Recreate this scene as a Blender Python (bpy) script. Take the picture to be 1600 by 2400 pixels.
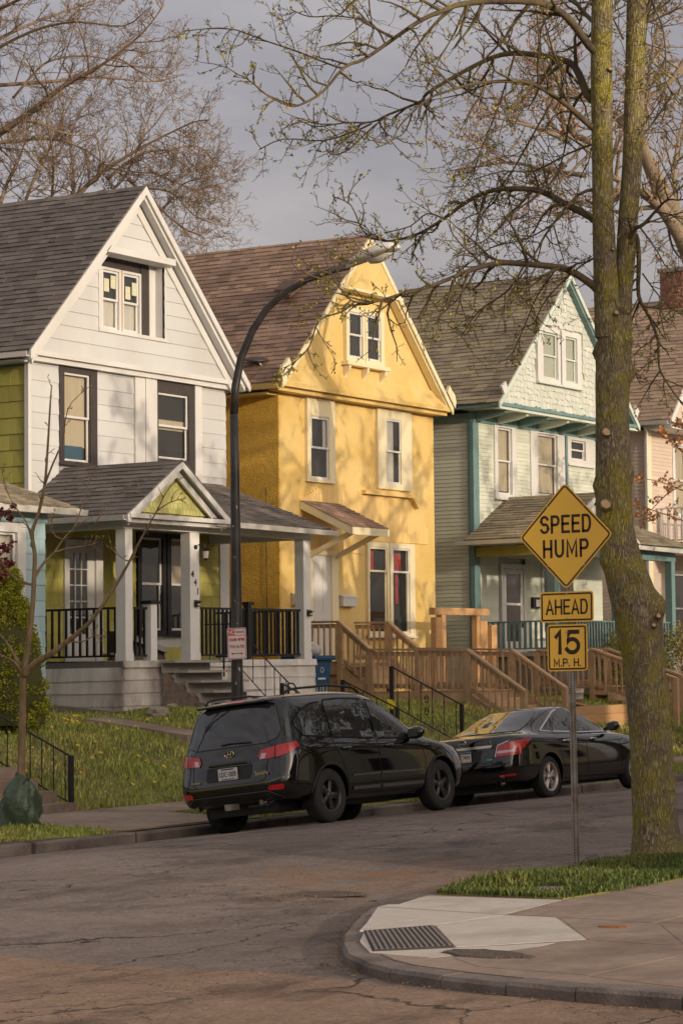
import bpy, bmesh, math, random
import numpy as np
from mathutils import Vector, Matrix
from mathutils.bvhtree import BVHTree
R = math.radians
rnd = random.Random(11)
sc = bpy.context.scene
for o in list(bpy.data.objects): bpy.data.objects.remove(o)
# ------------------------------------------------------------------ camera
CAMZ = 2.05
YAW, PITCH, ROLL, FPX = R(25.015), R(3.6526), R(-1.2099), 5723.0     # lens axis, focal length for a 1600 wide frame
f_ = Vector((math.cos(YAW)*math.cos(PITCH), math.sin(YAW)*math.cos(PITCH), math.sin(PITCH)))
r0 = Vector((math.sin(YAW), -math.cos(YAW), 0)); u0 = r0.cross(f_)
r_ = math.cos(ROLL)*r0 + math.sin(ROLL)*u0; u_ = -math.sin(ROLL)*r0 + math.cos(ROLL)*u0
CAM = Vector((0, 0, CAMZ))
cd = bpy.data.cameras.new('camera'); co = bpy.data.objects.new('camera', cd); sc.collection.objects.link(co)
co.matrix_world = Matrix(((r_.x, u_.x, -f_.x, 0), (r_.y, u_.y, -f_.y, 0), (r_.z, u_.z, -f_.z, CAMZ), (0, 0, 0, 1)))
cd.sensor_fit = 'HORIZONTAL'; cd.sensor_width = 36; cd.lens = FPX/1600*36; cd.shift_x = -0.625
cd.clip_end = 2000; cd.clip_start = .5
sc.camera = co
def ray(x, y): return f_ + r_*((x-1800)/FPX) - u_*((y-1200)/FPX)
def proj(P):
    d = Vector(P)-CAM; z = d.dot(f_)
    return (1800+FPX*d.dot(r_)/z, 1200-FPX*d.dot(u_)/z, z)
def inframe(P, m=40):
    x, y, z = proj(P); return z > 0 and -m < x < 1600+m and -m < y < 2400+m
# ------------------------------------------------------------------ light
SUN = Vector((-0.155, -1.0, 0.19)).normalized()          # direction towards the sun
w = bpy.data.worlds.new('World'); sc.world = w; w.use_nodes = True
nt = w.node_tree; nt.nodes.clear()
def N(nt, t, **k):
    n = nt.nodes.new(t)
    for a, b in k.items():
        if a.startswith('i_'): n.inputs[a[2:].replace('_', ' ')].default_value = b
        else: setattr(n, a, b)
    return n
wo = N(nt, 'ShaderNodeOutputWorld'); bg = N(nt, 'ShaderNodeBackground'); bg.inputs['Strength'].default_value = 0.1
sky = N(nt, 'ShaderNodeTexSky', sky_type='NISHITA', sun_disc=False)
sky.sun_elevation = math.asin(SUN.z); sky.sun_rotation = math.atan2(SUN.x, SUN.y)
sky.air_density = .5; sky.dust_density = 10.0
tc = N(nt, 'ShaderNodeTexCoord'); mp = N(nt, 'ShaderNodeMapping'); mp.inputs['Scale'].default_value = (3.0, 3.0, 9.0)
no = N(nt, 'ShaderNodeTexNoise'); no.inputs['Scale'].default_value = 1.7; no.inputs['Detail'].default_value = 6; no.inputs['Roughness'].default_value = .55
cr = N(nt, 'ShaderNodeValToRGB')
cr.color_ramp.elements[0].position = .3; cr.color_ramp.elements[0].color = (2.15, 1.86, 1.72, 1)
cr.color_ramp.elements[1].position = .72; cr.color_ramp.elements[1].color = (4.1, 3.58, 3.2, 1)
mx = N(nt, 'ShaderNodeMix', data_type='RGBA', blend_type='ADD'); mx.inputs['Factor'].default_value = 1.0; sw = N(nt, 'ShaderNodeVectorMath', operation='SCALE'); sw.inputs['Scale'].default_value = .95      # haze veiled sky plus the cloud layer
L = nt.links.new
L(tc.outputs['Generated'], mp.inputs['Vector']); L(mp.outputs[0], no.inputs['Vector']); L(no.outputs['Fac'], cr.inputs[0])
L(sky.outputs[0], sw.inputs[0]); L(sw.outputs[0], mx.inputs[6]); L(cr.outputs[0], mx.inputs[7]); L(mx.outputs[2], bg.inputs['Color']); L(bg.outputs[0], wo.inputs[0])
sl = bpy.data.lights.new('sun', 'SUN'); sl.energy = 2.0; sl.angle = R(0.5); sl.color = (1, .84, .64)
so = bpy.data.objects.new('sun', sl); sc.collection.objects.link(so)
so.rotation_euler = SUN.to_track_quat('Z', 'Y').to_euler(); so.location = (0, 0, 30)
sc.view_settings.view_transform = 'Standard'; sc.view_settings.look = 'None'
sc.view_settings.exposure = 0.24; sc.view_settings.gamma = 1.0
sc.render.engine = 'CYCLES'; sc.cycles.max_bounces = 6; sc.cycles.transparent_max_bounces = 12
# ------------------------------------------------------------------ materials
def lin(c):
    if isinstance(c, str):
        c = [int(c[i:i+2], 16)/255 for i in (0, 2, 4)]
        c = [x/12.92 if x < .04045 else ((x+.055)/1.055)**2.4 for x in c]
    return tuple(c)
MATS = {}
def mat(name, col, rough=.6, metal=0, var=0.0, vscale=3.0, col2=None, mixs=None, bump=0.0, bscale=40.0, rand=0.0, spec=.5, coat=0, stretch=(1, 1, 1), detail=6, thr=(.4, .65), emis=None):
    """procedural principled material: large noise between two colours, fine value noise, per piece variation, bump"""
    if name in MATS: return MATS[name]
    m = bpy.data.materials.new(name); m.use_nodes = True; nt = m.node_tree; L = nt.links.new
    b = nt.nodes['Principled BSDF']; col = lin(col)
    b.inputs['Roughness'].default_value = rough; b.inputs['Metallic'].default_value = metal
    b.inputs['Specular IOR Level'].default_value = spec; b.inputs['Coat Weight'].default_value = coat; b.inputs['Coat Roughness'].default_value = .03
    tc = N(nt, 'ShaderNodeNewGeometry'); mp = N(nt, 'ShaderNodeMapping'); mp.inputs['Scale'].default_value = stretch
    L(tc.outputs['Position'], mp.inputs['Vector'])
    cur = N(nt, 'ShaderNodeRGB'); cur.outputs[0].default_value = (*col, 1); cur = cur.outputs[0]
    if col2 is not None:
        n = N(nt, 'ShaderNodeTexNoise'); n.inputs['Scale'].default_value = mixs or vscale*.4; n.inputs['Detail'].default_value = detail
        L(mp.outputs[0], n.inputs['Vector'])
        mr = N(nt, 'ShaderNodeMapRange'); mr.inputs['From Min'].default_value = thr[0]; mr.inputs['From Max'].default_value = thr[1]
        L(n.outputs['Fac'], mr.inputs['Value'])
        x = N(nt, 'ShaderNodeMix', data_type='RGBA'); L(mr.outputs[0], x.inputs['Factor']); L(cur, x.inputs[6]); x.inputs[7].default_value = (*lin(col2), 1); cur = x.outputs[2]
    val = None
    if var:
        n = N(nt, 'ShaderNodeTexNoise'); n.inputs['Scale'].default_value = vscale; n.inputs['Detail'].default_value = 8; n.inputs['Roughness'].default_value = .65
        L(mp.outputs[0], n.inputs['Vector'])
        mr = N(nt, 'ShaderNodeMapRange'); mr.inputs['From Min'].default_value = .25; mr.inputs['From Max'].default_value = .75
        mr.inputs['To Min'].default_value = 1-var; mr.inputs['To Max'].default_value = 1+var; L(n.outputs['Fac'], mr.inputs['Value']); val = mr.outputs[0]
    if rand:
        oi = N(nt, 'ShaderNodeObjectInfo'); a = N(nt, 'ShaderNodeMath', operation='ADD'); L(oi.outputs['Random'], a.inputs[0]); L(tc.outputs['Random Per Island'], a.inputs[1])
        fr = N(nt, 'ShaderNodeMath', operation='FRACT'); L(a.outputs[0], fr.inputs[0])
        mr = N(nt, 'ShaderNodeMapRange'); mr.inputs['To Min'].default_value = 1-rand; mr.inputs['To Max'].default_value = 1+rand; L(fr.outputs[0], mr.inputs['Value'])
        if val is None: val = mr.outputs[0]
        else:
            mm = N(nt, 'ShaderNodeMath', operation='MULTIPLY'); L(val, mm.inputs[0]); L(mr.outputs[0], mm.inputs[1]); val = mm.outputs[0]
    if val is not None:
        x = N(nt, 'ShaderNodeVectorMath', operation='SCALE'); L(cur, x.inputs[0]); L(val, x.inputs['Scale']); cur = x.outputs[0]
    L(cur, b.inputs['Base Color'])
    if bump:
        n = N(nt, 'ShaderNodeTexNoise'); n.inputs['Scale'].default_value = bscale; n.inputs['Detail'].default_value = 6
        L(mp.outputs[0], n.inputs['Vector'])
        bp = N(nt, 'ShaderNodeBump'); bp.inputs['Strength'].default_value = 1; bp.inputs['Distance'].default_value = bump
        L(n.outputs['Fac'], bp.inputs['Height']); L(bp.outputs[0], b.inputs['Normal'])
    if emis: b.inputs['Emission Color'].default_value = (*lin(emis[0]), 1); b.inputs['Emission Strength'].default_value = emis[1]
    MATS[name] = m; return m
def glassmat(name, tint=.75, base=(.01, .011, .012), spec=1.0):
    """thin window glass: mirror by fresnel over a tinted see-through pane"""
    m = bpy.data.materials.new(name); m.use_nodes = True; nt = m.node_tree; nt.nodes.clear(); L = nt.links.new
    o = N(nt, 'ShaderNodeOutputMaterial'); fr = N(nt, 'ShaderNodeLayerWeight'); pw = N(nt, 'ShaderNodeMath', operation='POWER'); pw.inputs[1].default_value = 3.6; L(fr.outputs['Facing'], pw.inputs[0])
    mu = N(nt, 'ShaderNodeMath', operation='MULTIPLY_ADD'); mu.inputs[1].default_value = .92*spec; mu.inputs[2].default_value = .08*spec; mu.use_clamp = True
    g = N(nt, 'ShaderNodeBsdfGlossy'); g.inputs['Roughness'].default_value = .015; g.inputs['Color'].default_value = (.95, .95, .95, 1)
    t = N(nt, 'ShaderNodeBsdfTransparent'); t.inputs['Color'].default_value = (tint, tint, tint*.97, 1)
    n = N(nt, 'ShaderNodeTexNoise'); n.inputs['Scale'].default_value = 1.3; bp = N(nt, 'ShaderNodeBump'); bp.inputs['Distance'].default_value = .012
    gp = N(nt, 'ShaderNodeNewGeometry'); L(gp.outputs['Position'], n.inputs['Vector']); L(n.outputs['Fac'], bp.inputs['Height']); L(bp.outputs[0], g.inputs['Normal'])
    x = N(nt, 'ShaderNodeMixShader'); L(pw.outputs[0], mu.inputs[0]); L(mu.outputs[0], x.inputs[0]); L(t.outputs[0], x.inputs[1]); L(g.outputs[0], x.inputs[2]); L(x.outputs[0], o.inputs[0])
    MATS[name] = m; return m
# ------------------------------------------------------------------ mesh helpers
COL = sc.collection
BASE = {}
def tag(o, label=None, cat=None, group=None, kind=None):
    if label: o['label'] = label
    if cat: o['category'] = cat
    if group: o['group'] = group
    if kind: o['kind'] = kind
    return o
def thing(name, label, cat, loc, group=None):
    o = bpy.data.objects.new(name, None); COL.objects.link(o); o.location = loc; o.empty_display_size = .2
    BASE[o.name] = Vector(loc); return tag(o, label, cat, group)
def attach(o, parent):
    if parent is not None:
        o.parent = parent
        if parent.name in BASE: o.matrix_parent_inverse = Matrix.Translation(-BASE[parent.name])
    return o
def put(name, mesh, parent=None, M=None, kind=None):
    o = bpy.data.objects.new(name, mesh); COL.objects.link(o)
    if M is not None: o.matrix_basis = M
    attach(o, parent)
    if kind: o['kind'] = kind
    return o
class MB:
    def __init__(s): s.v = []; s.f = []
    def add(s, vs, fs):
        n = len(s.v); s.v += [tuple(v) for v in vs]; s.f += [tuple(i+n for i in f) for f in fs]; return s
    def box(s, x0, x1, y0, y1, z0, z1):
        return s.add([(x0,y0,z0),(x1,y0,z0),(x1,y1,z0),(x0,y1,z0),(x0,y0,z1),(x1,y0,z1),(x1,y1,z1),(x0,y1,z1)],
                     [(0,3,2,1),(4,5,6,7),(0,1,5,4),(1,2,6,5),(2,3,7,6),(3,0,4,7)])
    def bar(s, a, b, w, h, up=(0, 0, 1)):
        """rectangular bar from a to b, w wide, h tall"""
        a = Vector(a); b = Vector(b); d = (b-a).normalized(); up = Vector(up)
        if abs(d.dot(up)) > .98: up = Vector((1, 0, 0))
        sd = d.cross(up).normalized(); up = sd.cross(d)
        sd *= w/2; up *= h/2
        vs = [a-sd-up, a+sd-up, a+sd+up, a-sd+up, b-sd-up, b+sd-up, b+sd+up, b-sd+up]
        return s.add(vs, [(0,1,2,3),(7,6,5,4),(0,4,5,1),(1,5,6,2),(2,6,7,3),(3,7,4,0)])
    def prism(s, poly, d):
        """planar polygon (list of 3d points) extruded by vector d"""
        n = len(poly); d = Vector(d); a = [Vector(p) for p in poly]; b = [p+d for p in a]
        return s.add(a+b, [tuple(range(n)), tuple(range(2*n-1, n-1, -1))]+[(i, i+n, (i+1) % n+n, (i+1) % n) for i in range(n)])
    def tube(s, pts, rad, n=6, cap=True):
        pts = [Vector(p) for p in pts]; k = len(pts)
        if not isinstance(rad, (list, tuple)): rad = [rad]*k
        base = len(s.v); ref = None
        for i in range(k):
            d = (pts[min(i+1, k-1)]-pts[max(i-1, 0)])
            if d.length < 1e-9: d = Vector((0, 0, 1))
            d.normalize()
            if ref is None: ref = d.orthogonal().normalized()
            else:
                ref = ref-d*ref.dot(d)
                ref = ref.normalized() if ref.length > 1e-6 else d.orthogonal().normalized()
            o2 = d.cross(ref)
            for j in range(n):
                t = 2*math.pi*j/n; s.v.append(tuple(pts[i]+(ref*math.cos(t)+o2*math.sin(t))*rad[i]))
        for i in range(k-1):
            for j in range(n):
                a = base+i*n+j; b = base+i*n+(j+1) % n; s.f.append((a, b, b+n, a+n))
        if cap: s.f.append(tuple(base+j for j in reversed(range(n)))); s.f.append(tuple(base+(k-1)*n+j for j in range(n)))
        return s
    def lathe(s, prof, c, axis='Z', n=24):
        """profile [(r,h)] revolved round an axis through c"""
        base = len(s.v); c = Vector(c)
        for (r, h) in prof:
            for j in range(n):
                t = 2*math.pi*j/n; a, b = r*math.cos(t), r*math.sin(t)
                p = {'Z': (a, b, h), 'Y': (a, h, b), 'X': (h, a, b)}[axis]; s.v.append(tuple(c+Vector(p)))
        for i in range(len(prof)-1):
            for j in range(n):
                a = base+i*n+j; b = base+i*n+(j+1) % n; s.f.append((a, b, b+n, a+n))
        return s
    def mesh(s, name, m, smooth=False):
        me = bpy.data.meshes.new(name); me.from_pydata(s.v, [], s.f); me.update()
        if m is not None: me.materials.append(m)
        if smooth: me.shade_smooth()
        return me
    def build(s, name, m, parent=None, smooth=False, kind=None, bevel=0, fix=True):
        me = s.mesh(name, m, smooth)
        if fix:
            bm = bmesh.new(); bm.from_mesh(me); bmesh.ops.recalc_face_normals(bm, faces=bm.faces[:])
            if bevel: bmesh.ops.bevel(bm, geom=bm.edges[:]+bm.verts[:], offset=bevel, segments=2, affect='EDGES', profile=.6)
            bm.to_mesh(me); bm.free()
            if smooth: me.shade_smooth()
        o = put(name, me, parent)
        if kind: o['kind'] = kind
        return o
def box(name, m, parent, *a, bevel=0): return MB().box(*a).build(name, m, parent, bevel=bevel)
def npmesh(name, v, f, m, parent=None, kind=None, smooth=False, attr=None):
    """big meshes from numpy arrays: v (n,3), f (k,3|4)"""
    me = bpy.data.meshes.new(name); v = np.asarray(v, np.float32); f = np.asarray(f, np.int32); k = f.shape[1]
    me.vertices.add(len(v)); me.vertices.foreach_set('co', v.ravel())
    me.loops.add(f.size); me.loops.foreach_set('vertex_index', f.ravel())
    me.polygons.add(len(f)); me.polygons.foreach_set('loop_start', np.arange(0, f.size, k, dtype=np.int32)); me.polygons.foreach_set('loop_total', np.full(len(f), k, np.int32))
    me.update(calc_edges=True); me.materials.append(m)
    if smooth: me.shade_smooth()
    return put(name, me, parent, kind=kind)
def text(s, size, m, name, parent, M, bold=0.0, extrude=.002, spacing=1.0, sx=1.0):
    """flat lettering as real thin geometry, centred on M; text plane is local XY"""
    cu = bpy.data.curves.new('txt', 'FONT'); cu.body = s; cu.size = size; cu.align_x = 'CENTER'; cu.align_y = 'CENTER'; cu.offset = bold; cu.extrude = extrude; cu.space_character = spacing; cu.resolution_u = 4
    t = bpy.data.objects.new('txt', cu); COL.objects.link(t); bpy.context.view_layer.update()
    me = bpy.data.meshes.new_from_object(t.evaluated_get(bpy.context.evaluated_depsgraph_get())); bpy.data.objects.remove(t)
    me.transform(M @ Matrix.Diagonal((sx, 1, 1, 1))); me.materials.clear(); me.materials.append(m); me.name = name
    return put(name, me, parent)
# ================================================================== SETTING: ground, road, kerbs, pavements
def road_material(name, c1, c2, crack, sandy=None):
    m = bpy.data.materials.new(name); m.use_nodes = True; nt = m.node_tree; L = nt.links.new; b = nt.nodes['Principled BSDF']
    g = N(nt, 'ShaderNodeNewGeometry'); pos = g.outputs['Position']
    def noise(scale, detail=6, st=(1, 1, 1), rough=.6, off=(0, 0, 0)):
        mp = N(nt, 'ShaderNodeMapping'); mp.inputs['Scale'].default_value = st; mp.inputs['Location'].default_value = off; L(pos, mp.inputs['Vector'])
        n = N(nt, 'ShaderNodeTexNoise'); n.inputs['Scale'].default_value = scale; n.inputs['Detail'].default_value = detail; n.inputs['Roughness'].default_value = rough; L(mp.outputs[0], n.inputs['Vector']); return n
    def rng(sock, a, b_, c=0., d=1.):
        r = N(nt, 'ShaderNodeMapRange'); r.inputs['From Min'].default_value = a; r.inputs['From Max'].default_value = b_; r.inputs['To Min'].default_value = c; r.inputs['To Max'].default_value = d; L(sock, r.inputs['Value']); return r.outputs[0]
    def mix(fac, a, col):
        x = N(nt, 'ShaderNodeMix', data_type='RGBA'); L(fac, x.inputs['Factor']); L(a, x.inputs[6]); x.inputs[7].default_value = (*col, 1); return x.outputs[2]
    base = N(nt, 'ShaderNodeRGB'); base.outputs[0].default_value = (*c1, 1); cur = base.outputs[0]
    cur = mix(rng(noise(.4, 6, (.7, 1.0, 1)).outputs['Fac'], .4, .66), cur, c2)                    # broad patches of newer surface
    cur = mix(rng(noise(.7, 9, (.6, 1.1, 1), .75, (3, 7, 0)).outputs['Fac'], .5, .64, 0, .75), cur, tuple(x*.35 for x in c1))     # dark tar and oil
    if sandy:
        d = N(nt, 'ShaderNodeVectorMath', operation='DISTANCE'); L(pos, d.inputs[0]); d.inputs[1].default_value = (20.2, 13.3, .05)
        a = N(nt, 'ShaderNodeMath', operation='MULTIPLY'); L(rng(d.outputs['Value'], .5, 2.6, 1, 0), a.inputs[0]); L(rng(noise(2.2, 6, (.5, 1.3, 1)).outputs['Fac'], .42, .62), a.inputs[1])
        cur = mix(a.outputs[0], cur, sandy)
    dist = noise(1.1, 4); ds = N(nt, 'ShaderNodeVectorMath', operation='SCALE'); ds.inputs['Scale'].default_value = 1.3; L(dist.outputs['Color'], ds.inputs[0])
    fine = noise(7, 3); fs = N(nt, 'ShaderNodeVectorMath', operation='SCALE'); fs.inputs['Scale'].default_value = .12; L(fine.outputs['Color'], fs.inputs[0])
    ad = N(nt, 'ShaderNodeVectorMath', operation='ADD'); L(pos, ad.inputs[0]); L(ds.outputs[0], ad.inputs[1]); ad2 = N(nt, 'ShaderNodeVectorMath', operation='ADD'); L(ad.outputs[0], ad2.inputs[0]); L(fs.outputs[0], ad2.inputs[1])
    hsum = None
    for sc_, st, wd, nz in ((.42, (.35, 1, .0), .007, (.38, .55)), (2.3, (.9, 1, .0), .016, (.48, .58))):
        mp = N(nt, 'ShaderNodeMapping'); mp.inputs['Scale'].default_value = st; L(ad2.outputs[0], mp.inputs['Vector'])
        v = N(nt, 'ShaderNodeTexVoronoi', feature='DISTANCE_TO_EDGE'); v.inputs['Scale'].default_value = sc_; L(mp.outputs[0], v.inputs['Vector'])
        ln = rng(v.outputs['Distance'], wd*.25, wd, 1, 0)
        a = N(nt, 'ShaderNodeMath', operation='MULTIPLY'); L(ln, a.inputs[0]); L(rng(noise(.5, 3, (1, 1, 1), .5, (sc_*9, 2, 0)).outputs['Fac'], *nz), a.inputs[1])
        cur = mix(a.outputs[0], cur, tuple(x*crack for x in c1)); hsum = a.outputs[0] if hsum is None else hsum
    gm = rng(noise(5.0, 7, (1, 1, 1), .8, (1, 5, 0)).outputs['Fac'], .3, .7, .76, 1.24); xm = N(nt, 'ShaderNodeVectorMath', operation='SCALE'); L(cur, xm.inputs[0]); L(gm, xm.inputs['Scale']); cur = xm.outputs[0]
    gr = rng(noise(30, 6, (1, 1, 1), .9).outputs['Fac'], .32, .68, .5, 1.5)                                 # stone grain
    x = N(nt, 'ShaderNodeVectorMath', operation='SCALE'); L(cur, x.inputs[0]); L(gr, x.inputs['Scale']); cur = x.outputs[0]
    L(cur, b.inputs['Base Color']); b.inputs['Roughness'].default_value = .82; b.inputs['Specular IOR Level'].default_value = .35
    h1 = noise(70, 5, (1, 1, 1), .8); bp = N(nt, 'ShaderNodeBump'); bp.inputs['Distance'].default_value = .012; L(h1.outputs['Fac'], bp.inputs['Height'])
    bp2 = N(nt, 'ShaderNodeBump', invert=True); bp2.inputs['Distance'].default_value = .02; L(hsum, bp2.inputs['Height']); L(bp.outputs[0], bp2.inputs['Normal']); L(bp2.outputs[0], b.inputs['Normal'])
    return m
M_street = road_material('asphalt_street', (.205, .16, .136), (.285, .226, .195), .22, sandy=(.30, .165, .075))
M_cross = road_material('asphalt_cross', (.29, .195, .135), (.37, .25, .175), .25)
M_soil = mat('soil', (.07, .055, .03), .95, var=.3, vscale=4, bump=.02, bscale=30)
M_lawn = mat('lawn_ground', (.24, .22, .06), .95, var=.35, vscale=3, col2=(.11, .085, .04), mixs=1.2, bump=.03, bscale=25)
M_walk = mat('pavement_concrete', (.35, .265, .205), .88, var=.22, vscale=7, col2=(.23, .165, .125), mixs=.9, bump=.004, bscale=90)
M_slab = mat('new_concrete', (.60, .54, .475), .85, var=.13, vscale=7, col2=(.45, .39, .325), mixs=1.3, thr=(.5, .72), bump=.004, bscale=70)
M_kerb = mat('kerb_stone', (.22, .18, .155), .85, var=.3, vscale=2.2, col2=(.10, .08, .068), mixs=1.6, bump=.012, bscale=35)
M_gravel = mat('gravel', (.16, .12, .09), .95, var=.5, vscale=40, bump=.03, bscale=60, rand=.4)
def prof(Y):
    """cross fall of the street: deep far gutter, crown in the middle"""
    pts = [(-60, 0), (12.3, 0.0), (14.0, .07), (16.5, .17), (18.2, .17), (19.25, .115), (20.9, -.045), (21.2, -.06), (30, -.06)]
    for (a, za), (b, zb) in zip(pts, pts[1:]):
        if Y <= b: return za+(zb-za)*(Y-a)/(b-a)
    return -.06
def lawnz(Y, X=35):
    b = .06*math.sin(X*.9)+.03*math.sin(X*2.3+1)
    pts = [(21.1, .08), (22.6, .15), (24.05, .19), (24.5, .3), (26.5, 1.12), (27.6, 1.32), (29.6, 1.47), (33, 1.5), (200, 1.5)]
    for (a, za), (c, zc) in zip(pts, pts[1:]):
        if Y <= c:
            z = za+(zc-za)*(Y-a)/(c-a); return z+(b*min(1, (Y-24)/2) if Y > 24 else 0)
    return 1.5
def sheet(name, xs, ys, fz, m, kind='structure'):
    v = [(x, y, fz(x, y)) for y in ys for x in xs]; n = len(xs)
    f = [(j*n+i, j*n+i+1, (j+1)*n+i+1, (j+1)*n+i) for j in range(len(ys)-1) for i in range(n-1)]
    return npmesh(name, v, f, m, kind=kind, smooth=True)
gnd = MB().box(-500, 700, -600, 700, -1.2, -.35).build('ground', M_soil, kind='structure')
sheet('road', list(np.linspace(-20, 140, 81)), list(np.linspace(-60, 12, 19))+list(np.linspace(12.3, 21.4, 40)), lambda x, y: prof(y), M_street)
# the side street, browner worn asphalt laid up to an uneven seam
sm = [(14.3, 20.9), (14.2, 16.5), (14.09, 12.92), (14.15, 12.17), (14.03, 11.18), (14.0, 10.39), (13.93, 9.77), (13.5, 8.9), (13.2, 6.0), (13.2, -20), (13.2, -59)]
def cross_z(y): return prof(y)+.008
v = []; f = []
for (x, y) in sm: v += [(x+.05*math.sin(y*5), y, cross_z(y)), (4.5, y, cross_z(y)), (-3.2, y, cross_z(y))]
for i in range(len(sm)-1):
    a = i*3; f += [(a, a+1, a+4, a+3), (a+1, a+2, a+5, a+4)]
xs_ = npmesh('side_street', v, f, M_cross, kind='structure')
# far verge and lawn (terraced bank up to the houses)
far = sheet('lawn', list(np.linspace(-20, 140, 161)), [21.3, 22, 22.6, 23, 23.4, 24.05, 24.25, 24.5, 24.8, 25.2, 25.6, 26, 26.5, 27, 27.6, 28.5, 29.6, 31, 33, 40, 60, 120], lambda x, y: lawnz(y, x)-(.03 if 22.4 < y < 24.1 else 0), M_lawn)
# near corner: grass verge and pavement behind a curved kerb
kc = [(140, 12.4), (60, 12.4), (30, 12.4), (22, 12.4), (19.6, 12.36), (18.45, 12.25), (17.66, 12.03), (16.9, 11.68), (16.37, 11.39), (15.7, 11.0), (15.14, 10.62), (14.58, 10.19), (14.15, 9.72), (13.91, 9.37), (13.68, 8.82), (13.49, 8.21), (13.31, 7.6), (13.16, 6.78), (13.1, 5), (13.1, 0), (13.1, -20), (13.1, -60)]
def offset_path(p, d):
    out = []
    for i in range(len(p)):
        a = Vector(p[max(i-1, 0)]); b = Vector(p[min(i+1, len(p)-1)]); t = (b-a).normalized(); n = Vector((-t.y, t.x)); out.append((p[i][0]+n.x*d, p[i][1]+n.y*d))
    return out
kin = offset_path(kc, .2)
nb = MB().prism([(x, y, -.3) for x, y in kin]+[(140, -60, -.3)], (0, 0, .392)); nb.build('pavement_base', M_walk, kind='structure')
grs = [(140, 12.2), (22, 12.2), (19.6, 12.16), (18.58, 12.02), (18.43, 10.63), (19.28, 10.52), (20.46, 10.51), (140, 10.5)]
MB().prism([(x, y, -.2) for x, y in grs], (0, 0, .305)).build('grass_verge', M_lawn, kind='structure')
def kerb(path, prf, name, label):
    """kerb cut in stones: prf(i) gives the height above the road"""
    root = thing(name, label, 'kerb', (path[0][0], path[0][1], 0)); root['kind'] = 'structure'; del root['category']
    inn = offset_path(path, .2)
    for i in range(len(path)-1):
        a, b = Vector(path[i]), Vector(path[i+1]); ai, bi = Vector(inn[i]), Vector(inn[i+1]); n = max(1, int((b-a).length/1.9))
        if (b-a).length > 60: n = 4
        for k in range(n):
            t0, t1 = k/n, (k+1)/n; g = .006/max((b-a).length/n, .1)
            t0 += g; t1 -= g
            P = [a.lerp(b, t0), a.lerp(b, t1), ai.lerp(bi, t1), ai.lerp(bi, t0)]; h = prf(P[0])+rnd.uniform(-.006, .006)
            m = MB(); lo = [(p.x, p.y, -.4) for p in P]
            tp = [(P[0]+(P[3]-P[0])*.12, h-.004), (P[1]+(P[2]-P[1])*.12, h-.004), (P[2], h), (P[3], h)]; md = [(P[0].x, P[0].y, h-.03), (P[1].x, P[1].y, h-.03)]
            vs = lo+[(q.x, q.y, z) for q, z in tp]+md
            m.add(vs, [(0, 1, 9, 8), (8, 9, 5, 4), (4, 5, 6, 7), (1, 2, 6, 5, 9), (2, 3, 7, 6), (3, 0, 8, 4, 7), (3, 2, 1, 0)])
            m.build('kerb_stone', M_kerb, root)
    return root
kerb(kc, lambda p: .1 if p.x > 17 or p.y < 8.5 else .085, 'kerb', 'grey kerb stones curving round the near corner')
kerb([(140, 21.15), (44, 21.15), (33, 21.15), (31, 21.15), (28.4, 21.15), (25.6, 21.15), (12, 21.15), (-20, 21.15)][::-1], lambda p: (.075 if 25.4 < p.x < 28.2 else .085), 'kerb', 'straight stained kerb stones along the far side of the street')
# slabs on the near corner
def slab(name, m, pts, z, h, parent, inset=.012):
    c = Vector((sum(p[0] for p in pts)/len(pts), sum(p[1] for p in pts)/len(pts))); q = []
    for p in pts:
        d = (Vector(p)-c); q.append(Vector(p)-d.normalized()*inset)
    return MB().prism([(p.x, p.y, z-.05) for p in q], (0, 0, h+.05)).build(name, m, parent)
pv = thing('pavement', 'corner pavement slabs with a pale new kerb ramp', 'pavement', (16, 10, .1)); pv['kind'] = 'structure'; del pv['category']
Z0 = .092
slab('slab', M_slab, [(17.53, 11.92), (18.45, 12.02), (18.41, 10.62), (17.19, 10.46)], Z0, .0025, pv, .007)
slab('slab', M_slab, [(17.5, 11.9), (17.16, 10.44), (16.3, 10.58), (15.85, 10.95), (16.3, 11.2)], Z0, .0025, pv, .007)
slab('slab', M_slab, [(16.3, 10.55), (17.14, 10.42), (17.08, 9.92), (15.74, 8.88), (15.05, 9.57)], Z0, .0025, pv, .007)
slab('slab', M_slab, [(15.2, 10.5), (15.78, 10.86), (14.66, 10.02), (15.0, 9.55), (15.5, 9.0), (15.1, 9.0), (14.45, 9.4), (14.6, 10.0)], Z0, .002, pv, .004)
slab('slab', M_walk, [(17.2, 10.43), (18.42, 10.6), (19.2, 10.5), (18.2, 8.95), (16.9, 8.95), (17.11, 9.9)], Z0, .0025, pv, .007)
slab('slab', M_walk, [(17.08, 9.88), (16.86, 8.93), (15.55, 8.05), (15.72, 8.86)], Z0, .0025, pv, .007)
slab('slab', M_walk, [(15.68, 8.84), (15.5, 7.98), (15.05, 7.74), (13.9, 7.84), (14.1, 8.8), (14.5, 9.25)], Z0, .0025, pv, .007)
slab('slab', M_walk, [(13.85, 7.8), (15.03, 7.7), (15.0, 5.0), (13.35, 5.0), (13.45, 6.8)], Z0, .0025, pv, .007)
slab('slab', M_walk, [(15.08, 7.7), (15.54, 7.97), (16.9, 8.9), (17.2, 5.0), (15.04, 5.0)], Z0, .0025, pv, .007)
slab('slab', M_walk, [(16.95, 8.9), (18.2, 8.9), (20, 8.9), (20, 5.0), (17.25, 5.0)], Z0, .0025, pv, .007)
slab('slab', M_walk, [(19.24, 10.47), (20.4, 10.46), (22, 10.46), (22, 8.95), (18.25, 8.95)], Z0, .0025, pv, .007)
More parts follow.
